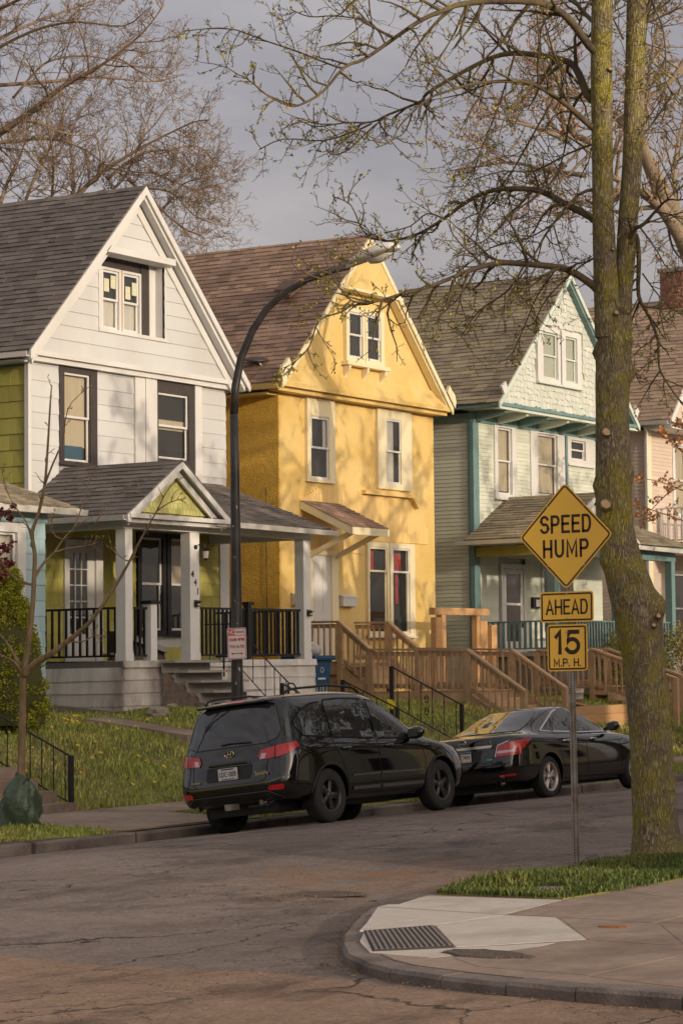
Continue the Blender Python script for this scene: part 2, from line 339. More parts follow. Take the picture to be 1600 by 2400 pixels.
slab('slab', M_walk, [(22.05, 10.46), (26, 10.46), (26, 8.95), (22.05, 8.95)], Z0, .0025, pv, .007)
M_tact = mat('cast_iron_plate', (.06, .048, .042), .8, var=.25, vscale=6, bump=.002, bscale=80); M_rib = mat('pale_iron_rib', (.22, .185, .165), .7, var=.3, vscale=9)  # ribs lighter than the plate
tp = [Vector(p) for p in ((15.78, 10.86), (16.25, 10.54), (15.05, 9.59), (14.68, 10.02))]
tr = thing('tactile_plate', 'dark ribbed metal tactile plate set in the pale kerb ramp', 'tactile plate', (15.4, 10.2, .1))
MB().prism([(p.x, p.y, .07) for p in tp], (0, 0, .034)).build('plate', M_tact, tr)
for k in range(14):
    t = (k+.5)/14; a = tp[0].lerp(tp[1], t); b = tp[3].lerp(tp[2], t); a, b = a.lerp(b, .02), b.lerp(a, .02)
    MB().bar((a.x, a.y, .1045), (b.x, b.y, .1045), .019, .008).build('rib', M_rib, tr)
# loose broken patches
def blob(name, m, c, rx, ry, z, label, cat, ang=0, n=28, hgt=.006, lump=.25):
    mb = MB(); pts = []
    for k in range(n):
        t = 2*math.pi*k/n; q = 1+lump*(rnd.random()-.5)
        x, y = rx*math.cos(t)*q, ry*math.sin(t)*q; pts.append((c[0]+x*math.cos(ang)-y*math.sin(ang), c[1]+x*math.sin(ang)+y*math.cos(ang)))
    mb.add([(c[0], c[1], z+hgt*.3)]+[(x, y, z+hgt) for x, y in pts]+[(c[0]+(x-c[0])*1.12, c[1]+(y-c[1])*1.12, z-.01) for x, y in pts],
           [(0, 1+k, 1+(k+1) % n) for k in range(n)]+[(1+k, 1+n+k, 1+n+(k+1) % n, 1+(k+1) % n) for k in range(n)])
    return tag(mb.build(name, m, smooth=False), label, cat)
M_hole = mat('broken_asphalt', (.15, .115, .09), .95, var=.5, vscale=25, bump=.05, bscale=45)
blob('pothole', M_hole, (18.8, 13.5), .22, .5, prof(13.5)+.004, 'ragged dark pothole in the street by the pale kerb ramp', 'pothole', ang=.2)
blob('pothole', M_hole, (14.72, 9.12), .16, .4, .1, 'dark broken patch where the corner pavement has crumbled', 'pothole', ang=-.3)
blob('pothole', M_hole, (14.35, 6.85), .15, .4, .1, 'dark crumbled patch in the pavement at the right edge', 'pothole', ang=.1)
M_rust = mat('rust_stain', (.30, .12, .04), .9, var=.4, vscale=20)
blob('valve_cover', M_rust, (16.53, 9.1), .05, .12, .1, 'small rusty valve cover in the brown pavement', 'valve cover', lump=.1, hgt=.004)
M_rock = mat('flat_stone', (.2, .17, .15), .9, var=.3, vscale=8, bump=.02, bscale=20)
blob('paving_stone', M_rock, (19.1, 11.15), .17, .24, .105, 'flat broken stone lying in the grass verge', 'stone', hgt=.02)
# far pavement with its slabs, and the apron by the kerb
fp = thing('pavement', 'brown concrete pavement running along the far side', 'pavement', (35, 23, .18)); fp['kind'] = 'structure'; del fp['category']
x = 18.0
while x < 64:
    wd = 1.5+rnd.uniform(-.05, .05)
    MB().add([(x+.008, 22.75, .1), (x+wd, 22.75, .1), (x+wd, 24.05, .1), (x+.008, 24.05, .1)]+[(x+.008, 22.75, .175), (x+wd, 22.75, .175), (x+wd, 24.05, .2), (x+.008, 24.05, .2)], [(4, 5, 6, 7), (0, 1, 5, 4), (1, 2, 6, 5), (2, 3, 7, 6), (3, 0, 4, 7)]).build('slab', M_walk, fp); x += wd
for k, (xa, xb) in enumerate(((25.5, 26.8), (26.83, 28.15))):
    MB().add([(xa, 21.36, 0), (xb, 21.36, 0), (xb, 22.74, 0), (xa, 22.74, 0), (xa, 21.36, .105), (xb, 21.36, .105), (xb, 22.74, .178), (xa, 22.74, .178)], [(4, 5, 6, 7), (0, 1, 5, 4), (1, 2, 6, 5), (2, 3, 7, 6), (3, 0, 4, 7)]).build('slab', M_walk, fp)
# ------------------------------------------------------------------ grass: blades too many to count
M_grass = mat('grass_blade', (.32, .36, .08), .6, rand=.5, col2=(.50, .43, .14), mixs=.8, spec=.3, thr=(.45, .7))
def grass(name, label, region, n, h, seed, keep=None, m=M_grass, wdt=.007):
    g = np.random.default_rng(seed); x0, x1, y0, y1 = region
    X = g.uniform(x0, x1, n); Y = g.uniform(y0, y1, n)
    if keep is not None:
        k = np.array([keep(a, b) for a, b in zip(X, Y)]); X = X[k]; Y = Y[k]
    n = len(X); clump = np.clip(.5+.4*np.sin(X*3.1+np.sin(Y*2.7)*2)*np.sin(Y*3.7+np.sin(X*2.2))+.5*np.sin(X*.8+Y*1.7)*np.sin(X*1.9-Y*.6), .05, 1.3)
    Zg = np.array([lawnz(b, a) if b > 21 else .1 for a, b in zip(X, Y)])
    hh = h*(.3+1.15*clump*g.random(n)+.3*g.random(n)**3); th = g.uniform(0, 6.283, n); ln = g.uniform(.1, .6, n)*hh; wd = wdt*(.7+g.random(n))
    dx, dy = np.cos(th), np.sin(th); bx = g.uniform(0, 6.283, n); ex, ey = np.cos(bx)*wd, np.sin(bx)*wd
    v = np.empty((n, 5, 3)); 
    v[:, 0] = np.stack([X-ex, Y-ey, Zg-.01], 1); v[:, 1] = np.stack([X+ex, Y+ey, Zg-.01], 1)
    v[:, 2] = np.stack([X+dx*ln*.35+ex*.8, Y+dy*ln*.35+ey*.8, Zg+hh*.6], 1); v[:, 3] = np.stack([X+dx*ln*.35-ex*.8, Y+dy*ln*.35-ey*.8, Zg+hh*.6], 1)
    v[:, 4] = np.stack([X+dx*ln, Y+dy*ln, Zg+hh], 1)
    b = (np.arange(n)*5)[:, None]; f = np.concatenate([b+np.array([[0, 1, 2]]), b+np.array([[0, 2, 3]]), b+np.array([[3, 2, 4]])])
    return tag(npmesh(name, v.reshape(-1, 3), f, m, kind='stuff'), label, 'grass')
def keep_lawn(x, y):
    if 34.9 < x < 41.6 and y > 29.3: return False
    if 43.7 < x < 46.3 and y > 26: return False
    if 32.95 < x < 33.95 and 26.1 < y < 28.7: return False
    if 36.4 < x < 37.9 and y > 28: return False
    return True
grass('lawn_grass', 'tufted green grass on the bank below the porches', (25, 56, 24.1, 30.5), 110000, .10, 3, keep_lawn, wdt=.008)
grass('verge_grass', 'short grass strip between far kerb and pavement', (18, 52, 21.4, 22.72), 34000, .075, 4, lambda x, y: not (25.45 < x < 28.2))
grass('kerb_weeds', 'grass tufts hanging over the far kerb edge', (18, 52, 21.22, 21.42), 5000, .07, 9, lambda x, y: math.sin(x*5.1)+math.sin(x*2.3+1) > .2 and not (25.45 < x < 28.2))
def inpoly(x, y, P):
    c = False; j = len(P)-1
    for i in range(len(P)):
        if (P[i][1] > y) != (P[j][1] > y) and x < (P[j][0]-P[i][0])*(y-P[i][1])/(P[j][1]-P[i][1])+P[i][0]: c = not c
        j = i
    return c
grass('corner_grass', 'green grass tinted dark for shade around the sign post and tree', (18.4, 29, 10.5, 12.25), 52000, .085, 5, lambda x, y: inpoly(x, y, grs) and not ((x-19.1)**2+(y-11.15)**2 < .03), m=mat('shaded_grass_blade', (.10, .135, .03), .6, rand=.55, col2=(.20, .19, .05), mixs=1.5, spec=.3, thr=(.5, .75)), wdt=.006)  # grass green darkened to put the corner's shade into the blades
# dandelions and fallen yellow bits
M_dand = mat('dandelion_yellow', (.72, .47, .02), .7)
g = np.random.default_rng(8); mb = MB()
for k in range(260):
    x = 26.5+11*g.random()**1.4; y = g.uniform(24.4, 29.3) if k % 4 else g.uniform(27.5, 29.3)
    if not keep_lawn(x, y) or math.sin(x*1.3+y) + g.normal()*.6 < -.2: continue
    z = lawnz(y, x)+g.uniform(.07, .14); rr = g.uniform(.022, .04); n = 7
    mb.add([(x, y-.004, z+.012)]+[(x+rr*math.cos(6.283*i/n), y+rr*.8*math.sin(6.283*i/n)-.006*math.sin(6.283*i/n), z+rr*.5*math.sin(6.283*i/n)) for i in range(n)], [(0, i+1, (i+1) % n+1) for i in range(n)])
tag(mb.build('dandelions', M_dand, kind='stuff', fix=False), 'yellow dandelion flowers dotted over the lawn bank', 'dandelions')
M_litter = mat('leaf_litter', (.32, .2, .05), .9, rand=.6); mb = MB()
for k in range(900):
    i = rnd.randrange(5, 18); t = rnd.random(); a = Vector(kc[i]).lerp(Vector(kc[i+1]), t); d = abs(rnd.gauss(0, .1))+.01
    tn = (Vector(kc[i+1])-Vector(kc[i])).normalized(); p = a-Vector((-tn.y, tn.x))*d; s = rnd.uniform(.004, .014); an = rnd.random()*6.28
    mb.add([(p.x+s*math.cos(an+q), p.y+s*math.sin(an+q), .012+rnd.random()*.006) for q in (0, 1.8, 3.6)], [(0, 1, 2)])
for k in range(500):
    x, y = rnd.uniform(11.5, 20), rnd.uniform(6, 15)
    if inpoly(x, y, kin+[(140, -60)]): continue
    s = rnd.uniform(.004, .012); an = rnd.random()*6.28; z = prof(y)+.013
    mb.add([(x+s*math.cos(an+q), y+s*math.sin(an+q), z) for q in (0, 1.8, 3.6)], [(0, 1, 2)])
tag(mb.build('leaf_litter', M_litter, kind='stuff', fix=False), 'yellow buds and debris swept along the near kerb', 'litter')
# ================================================================== HOUSES
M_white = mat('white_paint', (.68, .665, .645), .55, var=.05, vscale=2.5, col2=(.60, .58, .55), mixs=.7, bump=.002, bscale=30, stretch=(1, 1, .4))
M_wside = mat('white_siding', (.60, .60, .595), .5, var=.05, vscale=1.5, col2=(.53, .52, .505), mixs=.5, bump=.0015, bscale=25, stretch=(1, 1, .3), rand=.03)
M_wworn = mat('worn_white_siding', (.74, .70, .66), .7, var=.16, vscale=4, col2=(.33, .27, .23), mixs=1.6, thr=(.52, .72), bump=.004, bscale=25, stretch=(1, 1, .25), rand=.08)
M_char = mat('charcoal_trim', (.055, .043, .040), .5, var=.2, vscale=6, rand=.05)
M_black = mat('black_paint', (.012, .011, .011), .35, var=.2, vscale=8)
M_iron = mat('black_iron', (.014, .012, .012), .5, var=.3, vscale=15)
M_olive = mat('olive_shingle', (.44, .40, .10), .75, var=.14, vscale=3, rand=.16, stretch=(1, 1, .2), bump=.003, bscale=30)
M_lime = mat('lime_shingle', (.50, .47, .17), .7, var=.1, vscale=3, rand=.1, stretch=(1, 1, .3))
M_yel = mat('yellow_stucco', (.735, .53, .205), .72, var=.09, vscale=2.2, col2=(.68, .46, .14), mixs=.8, bump=.006, bscale=26)
M_yelr = mat('rough_yellow_stucco', (.88, .53, .085), .75, var=.18, vscale=9, bump=.05, bscale=34, detail=3, stretch=(1, 1, .8))
M_yelp = mat('yellow_plank', (.80, .55, .21), .6, var=.05, vscale=2, rand=.04, stretch=(1, 1, .2))
M_cream = mat('cream_trim', (.80, .70, .46), .5, var=.05, vscale=3)
M_mint = mat('mint_clapboard', (.60, .62, .52), .6, var=.1, vscale=3, rand=.06, stretch=(.4, .4, 1.2), bump=.002, bscale=25)
M_mintg = mat('mint_gable_shingle', (.57, .59, .525), .6, var=.1, vscale=5, rand=.07)
M_teal = mat('teal_trim', (.15, .25, .25), .5, var=.12, vscale=3)
M_pink = mat('beige_clapboard', (.62, .50, .415), .6, var=.08, vscale=3, rand=.05, stretch=(.4, .4, 1.2))
M_blue = mat('pale_blue_shingle', (.34, .47, .50), .65, var=.1, vscale=3, rand=.07, stretch=(1, 1, .3))
M_conc = mat('foundation', (.22, .19, .165), .9, var=.25, vscale=3, bump=.02, bscale=12)
M_gutter = mat('gutter_metal', (.66, .62, .57), .4, var=.08, vscale=4)
M_dark = mat('dark_interior', (.035, .03, .026), .9)
M_cur = mat('curtain', (.66, .56, .40), .9, var=.15, vscale=2, stretch=(6, 6, .3))
M_curw = mat('white_curtain', (.75, .70, .64), .9, var=.15, vscale=2, stretch=(6, 6, .3))
M_red = mat('red_curtain', (.55, .06, .05), .85, var=.2, vscale=8)
M_glass = glassmat('window_glass', .8)
def rmat(n, c, c2, r=.27): return mat(n, c, .92, rand=r, var=.18, vscale=18, col2=c2, mixs=.35, bump=.004, bscale=120)
M_rg = rmat('charcoal_roof_shingle', (.165, .142, .13), (.125, .107, .098))
M_rb = rmat('brown_roof_shingle', (.37, .245, .175), (.28, .185, .135))
M_rm = rmat('mossy_roof_shingle', (.33, .275, .185), (.24, .2, .14))
M_rt = rmat('tan_roof_shingle', (.44, .32, .23), (.36, .26, .19), .22)
HEX = [(0, 3, 2, 1), (4, 5, 6, 7), (0, 1, 5, 4), (1, 2, 6, 5), (2, 3, 7, 6), (3, 0, 4, 7)]
class Pieces:
    """alike pieces of one part: the 300 that show largest become objects, the rest one mesh"""
    def __init__(s): s.p = []
    def add(s, vs): s.p.append([Vector(v) for v in vs])
    def build(s, name, m, parent, cap=300):
        key = []
        for i, vs in enumerate(s.p):
            c = sum(vs, Vector())/len(vs); key.append(((0 if inframe(c, 30) else 1), (c-CAM).length, i))
        key.sort(); rest = MB()
        for q, (fl, d, i) in enumerate(key):
            if q < cap and fl == 0:
                me = bpy.data.meshes.new(name); me.from_pydata([tuple(v) for v in s.p[i]], [], HEX); me.materials.append(m); put(name, me, parent)
            else: rest.add(s.p[i], HEX)
        if rest.v: rest.build(name+'_field', m, parent, kind='stuff', fix=False)
def shingles(pc, O, U, V, Lu, Lv, e=.145, wr=(.2, .42), ulim=None, t=.024, rs=None):
    O, U, V = Vector(O), Vector(U).normalized(), Vector(V).normalized(); Nn = U.cross(V)
    if Nn.z < 0: Nn = -Nn
    rs = rs or random.Random(int(abs(O.x*100+O.y*7))); n = int(math.ceil(Lv/e))
    for k in range(n):
        v0 = k*e; v1 = min(v0+e*1.25, Lv+.02); a, b = ulim((v0+v1)/2) if ulim else (0, Lu)
        u = a
        while u < b-1e-4:
            wd = rs.uniform(*wr); u2 = min(u+wd, b)
            if b-u2 < .08: u2 = b
            tt = t*rs.uniform(.7, 1.35); g = .003
            P = lambda uu, vv, nn: O+U*uu+V*vv+Nn*nn
            dv = rs.uniform(-.008, .008)
            pc.add([P(u+g, v0+dv, 0), P(u2-g, v0+dv, 0), P(u2-g, v1, -.003), P(u+g, v1, -.003), P(u+g, v0+dv, tt), P(u2-g, v0+dv, tt), P(u2-g, v1, .004), P(u+g, v1, .004)])
            u = u2
class Frame:
    """wall plane: u along the wall, n out of the wall, z up"""
    def __init__(s, O, U, Nn): s.O, s.U, s.N = Vector(O), Vector(U), Vector(Nn)
    def P(s, u, n, z): return s.O+s.U*u+s.N*n+Vector((0, 0, z))
    def box(s, mb, u0, u1, n0, n1, z0, z1):
        vs = [s.P(u0, n1, z0), s.P(u1, n1, z0), s.P(u1, n0, z0), s.P(u0, n0, z0), s.P(u0, n1, z1), s.P(u1, n1, z1), s.P(u1, n0, z1), s.P(u0, n0, z1)]
        return mb.add(vs, HEX)
def siding(pc, fr, z0, z1, e, ulim, holes=(), t=.02, split=None, jit=0.0, rs=random.Random(5), gap=.0):
    z = z0
    while z < z1-.01:
        za, zb = z, min(z+e, z1); a0, b0 = ulim(za); a1, b1 = ulim(zb)
        cuts = sorted([(h[0], h[1]) for h in holes if h[2] < zb-.01 and h[3] > za+.01]); segs = []; u = min(a0, a1)
        for (c, d) in cuts:
            if c > u: segs.append((u, min(c, max(b0, b1))))
            u = max(u, d)
        if u < max(b0, b1): segs.append((u, max(b0, b1)))
        for (p, q) in segs:
            if q-p < .015: continue
            parts = [(p, q)]
            if split:
                parts = []; s = p
                while s < q-1e-4:
                    s2 = min(s+rs.uniform(*split), q)
                    if q-s2 < .06: s2 = q
                    parts.append((s+.0025, s2-.0025)); s = s2
            for (s, s2) in parts:
                lo0, hi0, lo1, hi1 = max(s, a0), min(s2, b0), max(s, a1), min(s2, b1)
                if hi0-lo0 < .01 and hi1-lo1 < .01: continue
                hi0 = max(hi0, lo0); hi1 = max(hi1, lo1); dz = rs.uniform(-jit, jit); tt = t*(1+rs.uniform(-.15, .15)*(1 if split else 0))
                pc.add([fr.P(lo0, tt, za+dz), fr.P(hi0, tt, za+dz), fr.P(hi0, -.03, za+dz), fr.P(lo0, -.03, za+dz), fr.P(lo1, .004, zb+.006), fr.P(hi1, .004, zb+.006), fr.P(hi1, -.03, zb+.006), fr.P(lo1, -.03, zb+.006)])
        z += e
def window(house, fr, cas, sash, mcas, msash=None, split=.5, curtain=None, cover=(0, 1, 0, 1), sill=True, proud=.04, deep=.1, name='window', panel=None, mull=None, sw=.045, sidecur=None, extra=None):
    """cas/sash: (u0,u1,z0,z1); double hung sash with two panes, casing, sill, dark room and curtain"""
    msash = msash or M_white; c0, c1, d0, d1 = cas; s0, s1, t0, t1 = sash; mb = MB()
    for q in ((c0, s0, d0, d1), (s1, c1, d0, d1), (s0, s1, t1, d1), (s0, s1, d0, t0)):
        if q[1]-q[0] > .004 and q[3]-q[2] > .004: fr.box(mb, q[0], q[1], -deep-.02, proud, q[2], q[3])
    wn = mb.build(name, mcas, house)
    zm = t0+(t1-t0)*split; e = .003
    for (za, zb, nn) in ((zm-.02, t1-e, -.004), (t0+e, zm+.02, -.03)):
        m = MB(); a, b = s0+e, s1-e
        for q in ((a, a+sw, za, zb), (b-sw, b, za, zb), (a+sw, b-sw, zb-sw, zb), (a+sw, b-sw, za, za+sw)): fr.box(m, q[0], q[1], nn-.024, nn, q[2], q[3])
        m.build('sash', msash, wn)
        m = MB().add([fr.P(a+sw-.004, nn-.014, za+sw-.004), fr.P(b-sw+.004, nn-.014, za+sw-.004), fr.P(b-sw+.004, nn-.014, zb-sw+.004), fr.P(a+sw-.004, nn-.014, zb-sw+.004)], [(0, 1, 2, 3)]); m.build('pane', M_glass, wn, fix=False)
    m = MB(); fr.box(m, s0-.01, s1+.01, -deep-.015, -deep, t0, t1); m.build('room', M_dark, wn)
    if curtain:
        a, b, c, d = cover; ua, ub = s0+(s1-s0)*a, s0+(s1-s0)*b; za, zb = t0+(t1-t0)*c, t0+(t1-t0)*d; n = 13; m = MB(); vs = []
        for i in range(n):
            u = ua+(ub-ua)*i/(n-1); dd = -deep+.01+.006*math.sin(i*1.9)
            vs += [fr.P(u, dd, za), fr.P(u, dd, zb)]
        m.add(vs, [(2*i, 2*i+2, 2*i+3, 2*i+1) for i in range(n-1)]); m.build('curtain', curtain, wn, smooth=True)
    if sill:
        m = MB(); fr.box(m, c0-.03, c1+.03, 0, proud+.045, d0-.045, d0); m.build('sill', mcas if sill is True else sill, wn)
    return wn
def rake(house, apex, foot, y, hgt, thick, m, name='rake_board', drop=0):
    """board following the roof edge on the gable front; apex/foot=(x,z) of its top edge"""
    a = Vector((apex[0], y, apex[1]-drop)); f = Vector((foot[0], y, foot[1]-drop))
    return MB().prism([a, f, f-Vector((0, 0, hgt)), a-Vector((0, 0, hgt))], (0, thick, 0)).build(name, m, house)
def gable_roof(house, xl, xr, xa, zf, za, y0, y1, m, msof, pc, th=.1, name='roof', left=True, right=True, wr=(.2, .42), e=.145):
    """two slopes; shingles of the left slope go to pc"""
    rf = None
    mb = MB()
    for (x0, sg) in ((xl, 1), (xr, -1)):
        mb.prism([(x0, y0, zf-.02), (xa, y0, za-.02), (xa, y0, za-.02-th), (x0, y0, zf-.02-th)], (0, y1-y0, 0))
    rf = mb.build(name, msof, house)
    if left:
        V = Vector((xa-xl, 0, za-zf)); shingles(pc, (xl-.03, y0-.02, zf-.02), (0, 1, 0), V, y1-y0, V.length+.02, e=e, wr=wr)
    if right:
        V = Vector((xa-xr, 0, za-zf)); O = Vector((xr+.03, y0-.02, zf-.02)); Nn = Vector((0, 1, 0)).cross(V).normalized()
        Nn = Nn if Nn.z > 0 else -Nn; O += Nn*.002
        mb = MB().prism([O, O+Vector((0, y1-y0, 0)), O+Vector((0, y1-y0, 0))+V, O+V], Nn*.02); mb.build('roof_covering', m, rf)
    MB().prism([(xa-.13, y0-.03, za-.13*abs((za-zf)/(xa-xl))+.012), (xa, y0-.03, za+.014), (xa+.13, y0-.03, za-.13*abs((za-zf)/(xa-xl))+.012), (xa, y0-.03, za-.03)], (0, y1-y0+.03, 0)).build('ridge_cap', m, rf)
    return rf
def gutter(house, a, b, m=None, w=.11, h=.1):
    a, b = Vector(a), Vector(b); d = (b-a).normalized(); s = d.cross(Vector((0, 0, 1))); U = Vector((0, 0, 1)); mb = MB()
    pr = [(-w/2, 0), (-w/2, h), (-w/2+.012, h), (-w/2+.012, .015), (w/2-.03, .015), (w/2-.01, h-.02), (w/2, h), (w/2+.012, h), (w/2-.02, 0)]
    mb.prism([a+s*p+U*q for p, q in pr], b-a); return mb.build('gutter', m or M_gutter, house)
def railing(house, a, b, z0, z1, n, m, bw=.035, top=.055, name='baluster', rname='rail', bot=True):
    a, b = Vector(a), Vector(b); za = Vector((0, 0, 1))
    MB().bar(a+za*z1, b+za*z1, top, .04).build(rname, m, house)
    if bot: MB().bar(a+za*(z0+.06), b+za*(z0+.06), .04, .035).build(rname, m, house)
    for i in range(n):
        p = a.lerp(b, (i+.5)/n); MB().bar(p+za*(z0+(.06 if bot else 0)), p+za*(z1-.015), bw, bw, up=(b-a)).build(name, m, house)
def lamp_box(house, x, y, z):
    MB().box(x-.06, x+.06, y-.06, y, z, z+.1).build('solar_light', M_black, house); MB().prism([(x-.065, y-.09, z+.085), (x+.065, y-.09, z+.085), (x+.065, y, z+.12), (x-.065, y, z+.12)], (0, 0, .012)).build('solar_light_cover', M_black, house)
    MB().box(x-.035, x+.035, y-.075, y-.06, z+.02, z+.06).build('solar_light_lens', mat('lamp_lens', (.6, .52, .4), .2), house)
FX = lambda y: Frame((0, y, 0), (1, 0, 0), (0, -1, 0))        # wall facing the street, u = world X
FL = lambda x: Frame((x, 0, 0), (0, 1, 0), (-1, 0, 0))        # wall facing left (towards the side street), u = world Y

# ------------------------------------------------------------------ 1 white house with porch
H = thing('white_house', 'white gabled house with charcoal roof, olive porch walls and black trim', 'house', (38.6, 32, 1.45))
Yf = 32.0; F = FX(Yf); x0, x1 = 35.66, 41.62
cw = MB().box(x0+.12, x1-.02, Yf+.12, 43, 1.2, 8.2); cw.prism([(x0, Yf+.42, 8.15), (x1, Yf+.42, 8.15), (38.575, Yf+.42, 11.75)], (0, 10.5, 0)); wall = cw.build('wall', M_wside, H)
pc = Pieces(); rf = gable_roof(H, 35.29, 41.86, 38.575, 8.30, 11.94, 31.6, 43.4, M_rg, M_white, pc); pc.build('shingle', M_rg, rf)
sl = (11.94-8.30)/(38.575-35.29)
for s, (xf) in ((-1, 35.25), (1, 41.9)):
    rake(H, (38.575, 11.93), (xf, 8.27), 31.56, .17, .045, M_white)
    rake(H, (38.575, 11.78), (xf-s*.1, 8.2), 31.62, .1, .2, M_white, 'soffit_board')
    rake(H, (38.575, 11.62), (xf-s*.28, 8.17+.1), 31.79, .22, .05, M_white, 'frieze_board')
G = FX(31.84); pg = Pieces()
def gl(z): d = max(0, (11.5-z)/sl); return (38.575-d, 38.575+d)
siding(pg, G, 8.33, 11.45, .285, gl, [(37.52, 39.43, 8.97, 10.45)], t=.022); pf = Pieces()
# recessed attic window
rw = MB(); G.box(rw, 37.44, 37.52, -.3, .03, 8.93, 10.5); G.box(rw, 39.43, 39.47, -.3, .03, 8.93, 10.5); G.box(rw, 37.44, 39.47, -.3, .04, 8.9, 8.97); rw.build('alcove', M_white, H)
MB().prism([(37.4, 31.86, 10.42), (39.55, 31.86, 10.42), (39.55, 31.62, 10.46), (37.4, 31.62, 10.46)], (0, 0, .13)).build('alcove_hood', M_white, H)
rb = MB(); B = FX(32.1); B.box(rb, 37.5, 37.83, -.08, 0, 8.95, 10.5); B.box(rb, 39.02, 39.25, -.08, .03, 8.95, 10.5); B.box(rb, 37.83, 39.02, -.08, .01, 10.24, 10.5); rb.build('alcove_back', M_char, H)
rb = MB(); B.box(rb, 39.25, 39.43, -.08, .05, 8.95, 10.5); rb.build('alcove_board', M_white, H)
window(H, B, (37.82, 38.41, 8.98, 10.26), (37.87, 38.35, 9.04, 10.21), M_white, curtain=M_curw, cover=(0, 1, 0, .5), sill=False, proud=.03)
window(H, B, (38.45, 39.03, 8.98, 10.26), (38.49, 38.97, 9.04, 10.21), M_white, curtain=M_curw, cover=(0, 1, 0, .5), sill=False, proud=.03)
B2 = MB(); B.box(B2, 38.41, 38.45, -.02, .02, 8.98, 10.26); B2.build('mullion', mat('raw_wood_strip', (.5, .3, .15), .7), H)
M_paper = mat('paper_sticker', (.62, .60, .42), .8, var=.2, vscale=30)
for (u, zz) in ((37.94, 9.78), (38.14, 9.86), (38.58, 9.7), (38.78, 9.8)):
    m = MB(); B.box(m, u, u+.15, -.012, -.008, zz, zz+.26); m.build('window_sticker', M_paper, H)
# frieze under the gable
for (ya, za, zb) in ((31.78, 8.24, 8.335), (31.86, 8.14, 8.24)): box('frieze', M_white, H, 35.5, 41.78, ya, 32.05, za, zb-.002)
gutter(H, (35.22, 31.6, 8.15), (35.22, 43, 8.15)); box('soffit', M_white, H, 35.28, 35.64, 31.9, 43, 8.1, 8.13); gutter(H, (41.95, 31.62, 8.14), (41.95, 40, 8.14))
holes = [(36.49, 37.56, 6.2, 8.2), (38.67, 40.77, 5.5, 8.2)]
siding(pf, F, 5.35, 8.14, .305, lambda z: (x0, x1), holes, t=.02)
for (a, b, t) in ((38.67, 38.97, .06), (38.975, 39.32, .075), (40.55, 40.77, .06)):
    m = MB(); F.box(m, a, b, -.05, t, 5.5, 8.14); m.build('pilaster', M_white, H)
window(H, F, (36.49, 37.56, 6.24, 8.14), (36.62, 37.37, 6.31, 8.03), M_char, curtain=M_cur, cover=(0, .95, .17, 1), sill=False)
m = MB(); F.box(m, 36.68, 37.25, -.085, -.075, 6.37, 6.62); m.build('window_fan', mat('blue_screen', (.03, .12, .19), .6), H)
window(H, F, (39.32, 40.55, 6.1, 8.14), (39.40, 40.37, 6.55, 7.9), M_char, curtain=M_cur, cover=(0, 1, .45, .6), sill=False)
m = MB(); F.box(m, x0-.035, x0+.05, -.06, .035, 5.2, 8.12); m.build('corner_board', M_white, H)
# olive side wall
S = FL(x0); po = Pieces(); siding(po, S, 1.5, 8.05, .31, lambda z: (32.02, 35.6), t=.022, split=(.25, .45), jit=.004)
# porch wall
siding(po, F, 2.45, 5.15, .265, lambda z: (x0, 41.36), [(36.6, 37.72, 2.4, 4.82), (38.72, 40.62, 2.9, 5.03)], t=.02, split=(.2, .4), jit=.003)
m = MB(); F.box(m, 41.36, 41.66, -.1, .04, 2.4, 5.6); m.build('corner_board', M_white, H)
# the door: frame, slab, glazing bars and panes
m = MB()
for q in ((36.61, 36.72, 2.45, 4.8), (37.50, 37.70, 2.45, 4.8), (36.72, 37.5, 4.68, 4.8)): F.box(m, q[0], q[1], -.05, .05, q[2], q[3])
dr = m.build('door', M_white, H)
m = MB(); us = [36.76, 36.95, 37.12, 37.29]; zs = [3.0, 3.34, 3.66, 3.98, 4.3, 4.56]
F.box(m, 36.725, 36.79, -.03, .01, 2.45, 4.675); F.box(m, 37.29, 37.495, -.03, .01, 2.45, 4.675); F.box(m, 36.79, 37.29, -.03, .01, 2.45, 2.98); F.box(m, 36.79, 37.29, -.03, .01, 4.54, 4.675)
for u in (36.95, 37.125): F.box(m, u-.012, u+.012, -.025, .008, 2.98, 4.54)
for z in (3.3, 3.61, 3.92, 4.23): F.box(m, 36.79, 37.29, -.026, .007, z-.012, z+.012)
m.build('door_slab', M_white, dr)
uu = [36.79, 36.938, 36.962, 37.113, 37.137, 37.29]; zz = [2.98, 3.288, 3.312, 3.598, 3.622, 3.908, 3.932, 4.218, 4.242, 4.54]
for i in range(3):
    for j in range(5):
        m = MB().add([F.P(uu[2*i], -.012, zz[2*j]), F.P(uu[2*i+1], -.012, zz[2*j]), F.P(uu[2*i+1], -.012, zz[2*j+1]), F.P(uu[2*i], -.012, zz[2*j+1])], [(0, 1, 2, 3)]); m.build('pane', M_glass, dr, fix=False)
m = MB(); F.box(m, 36.78, 37.3, -.09, -.08, 2.9, 4.6); m.build('room', M_dark, dr)
MB().lathe([(0, 0), (.03, .005), (.032, .03), (.02, .05), (0, .055)], (37.38, Yf-.065, 3.35), 'Y', 10).build('door_knob', M_gutter, dr, smooth=True)
for (a, b) in ((38.87, 39.52), (39.78, 40.44)):
    window(H, F, (a-.12, b+.1, 2.95, 5.02), (a, b, 3.06, 4.93), M_black, sill=False, curtain=M_cur if a > 39 else None, cover=(0, 1, .5, 1), split=.5)
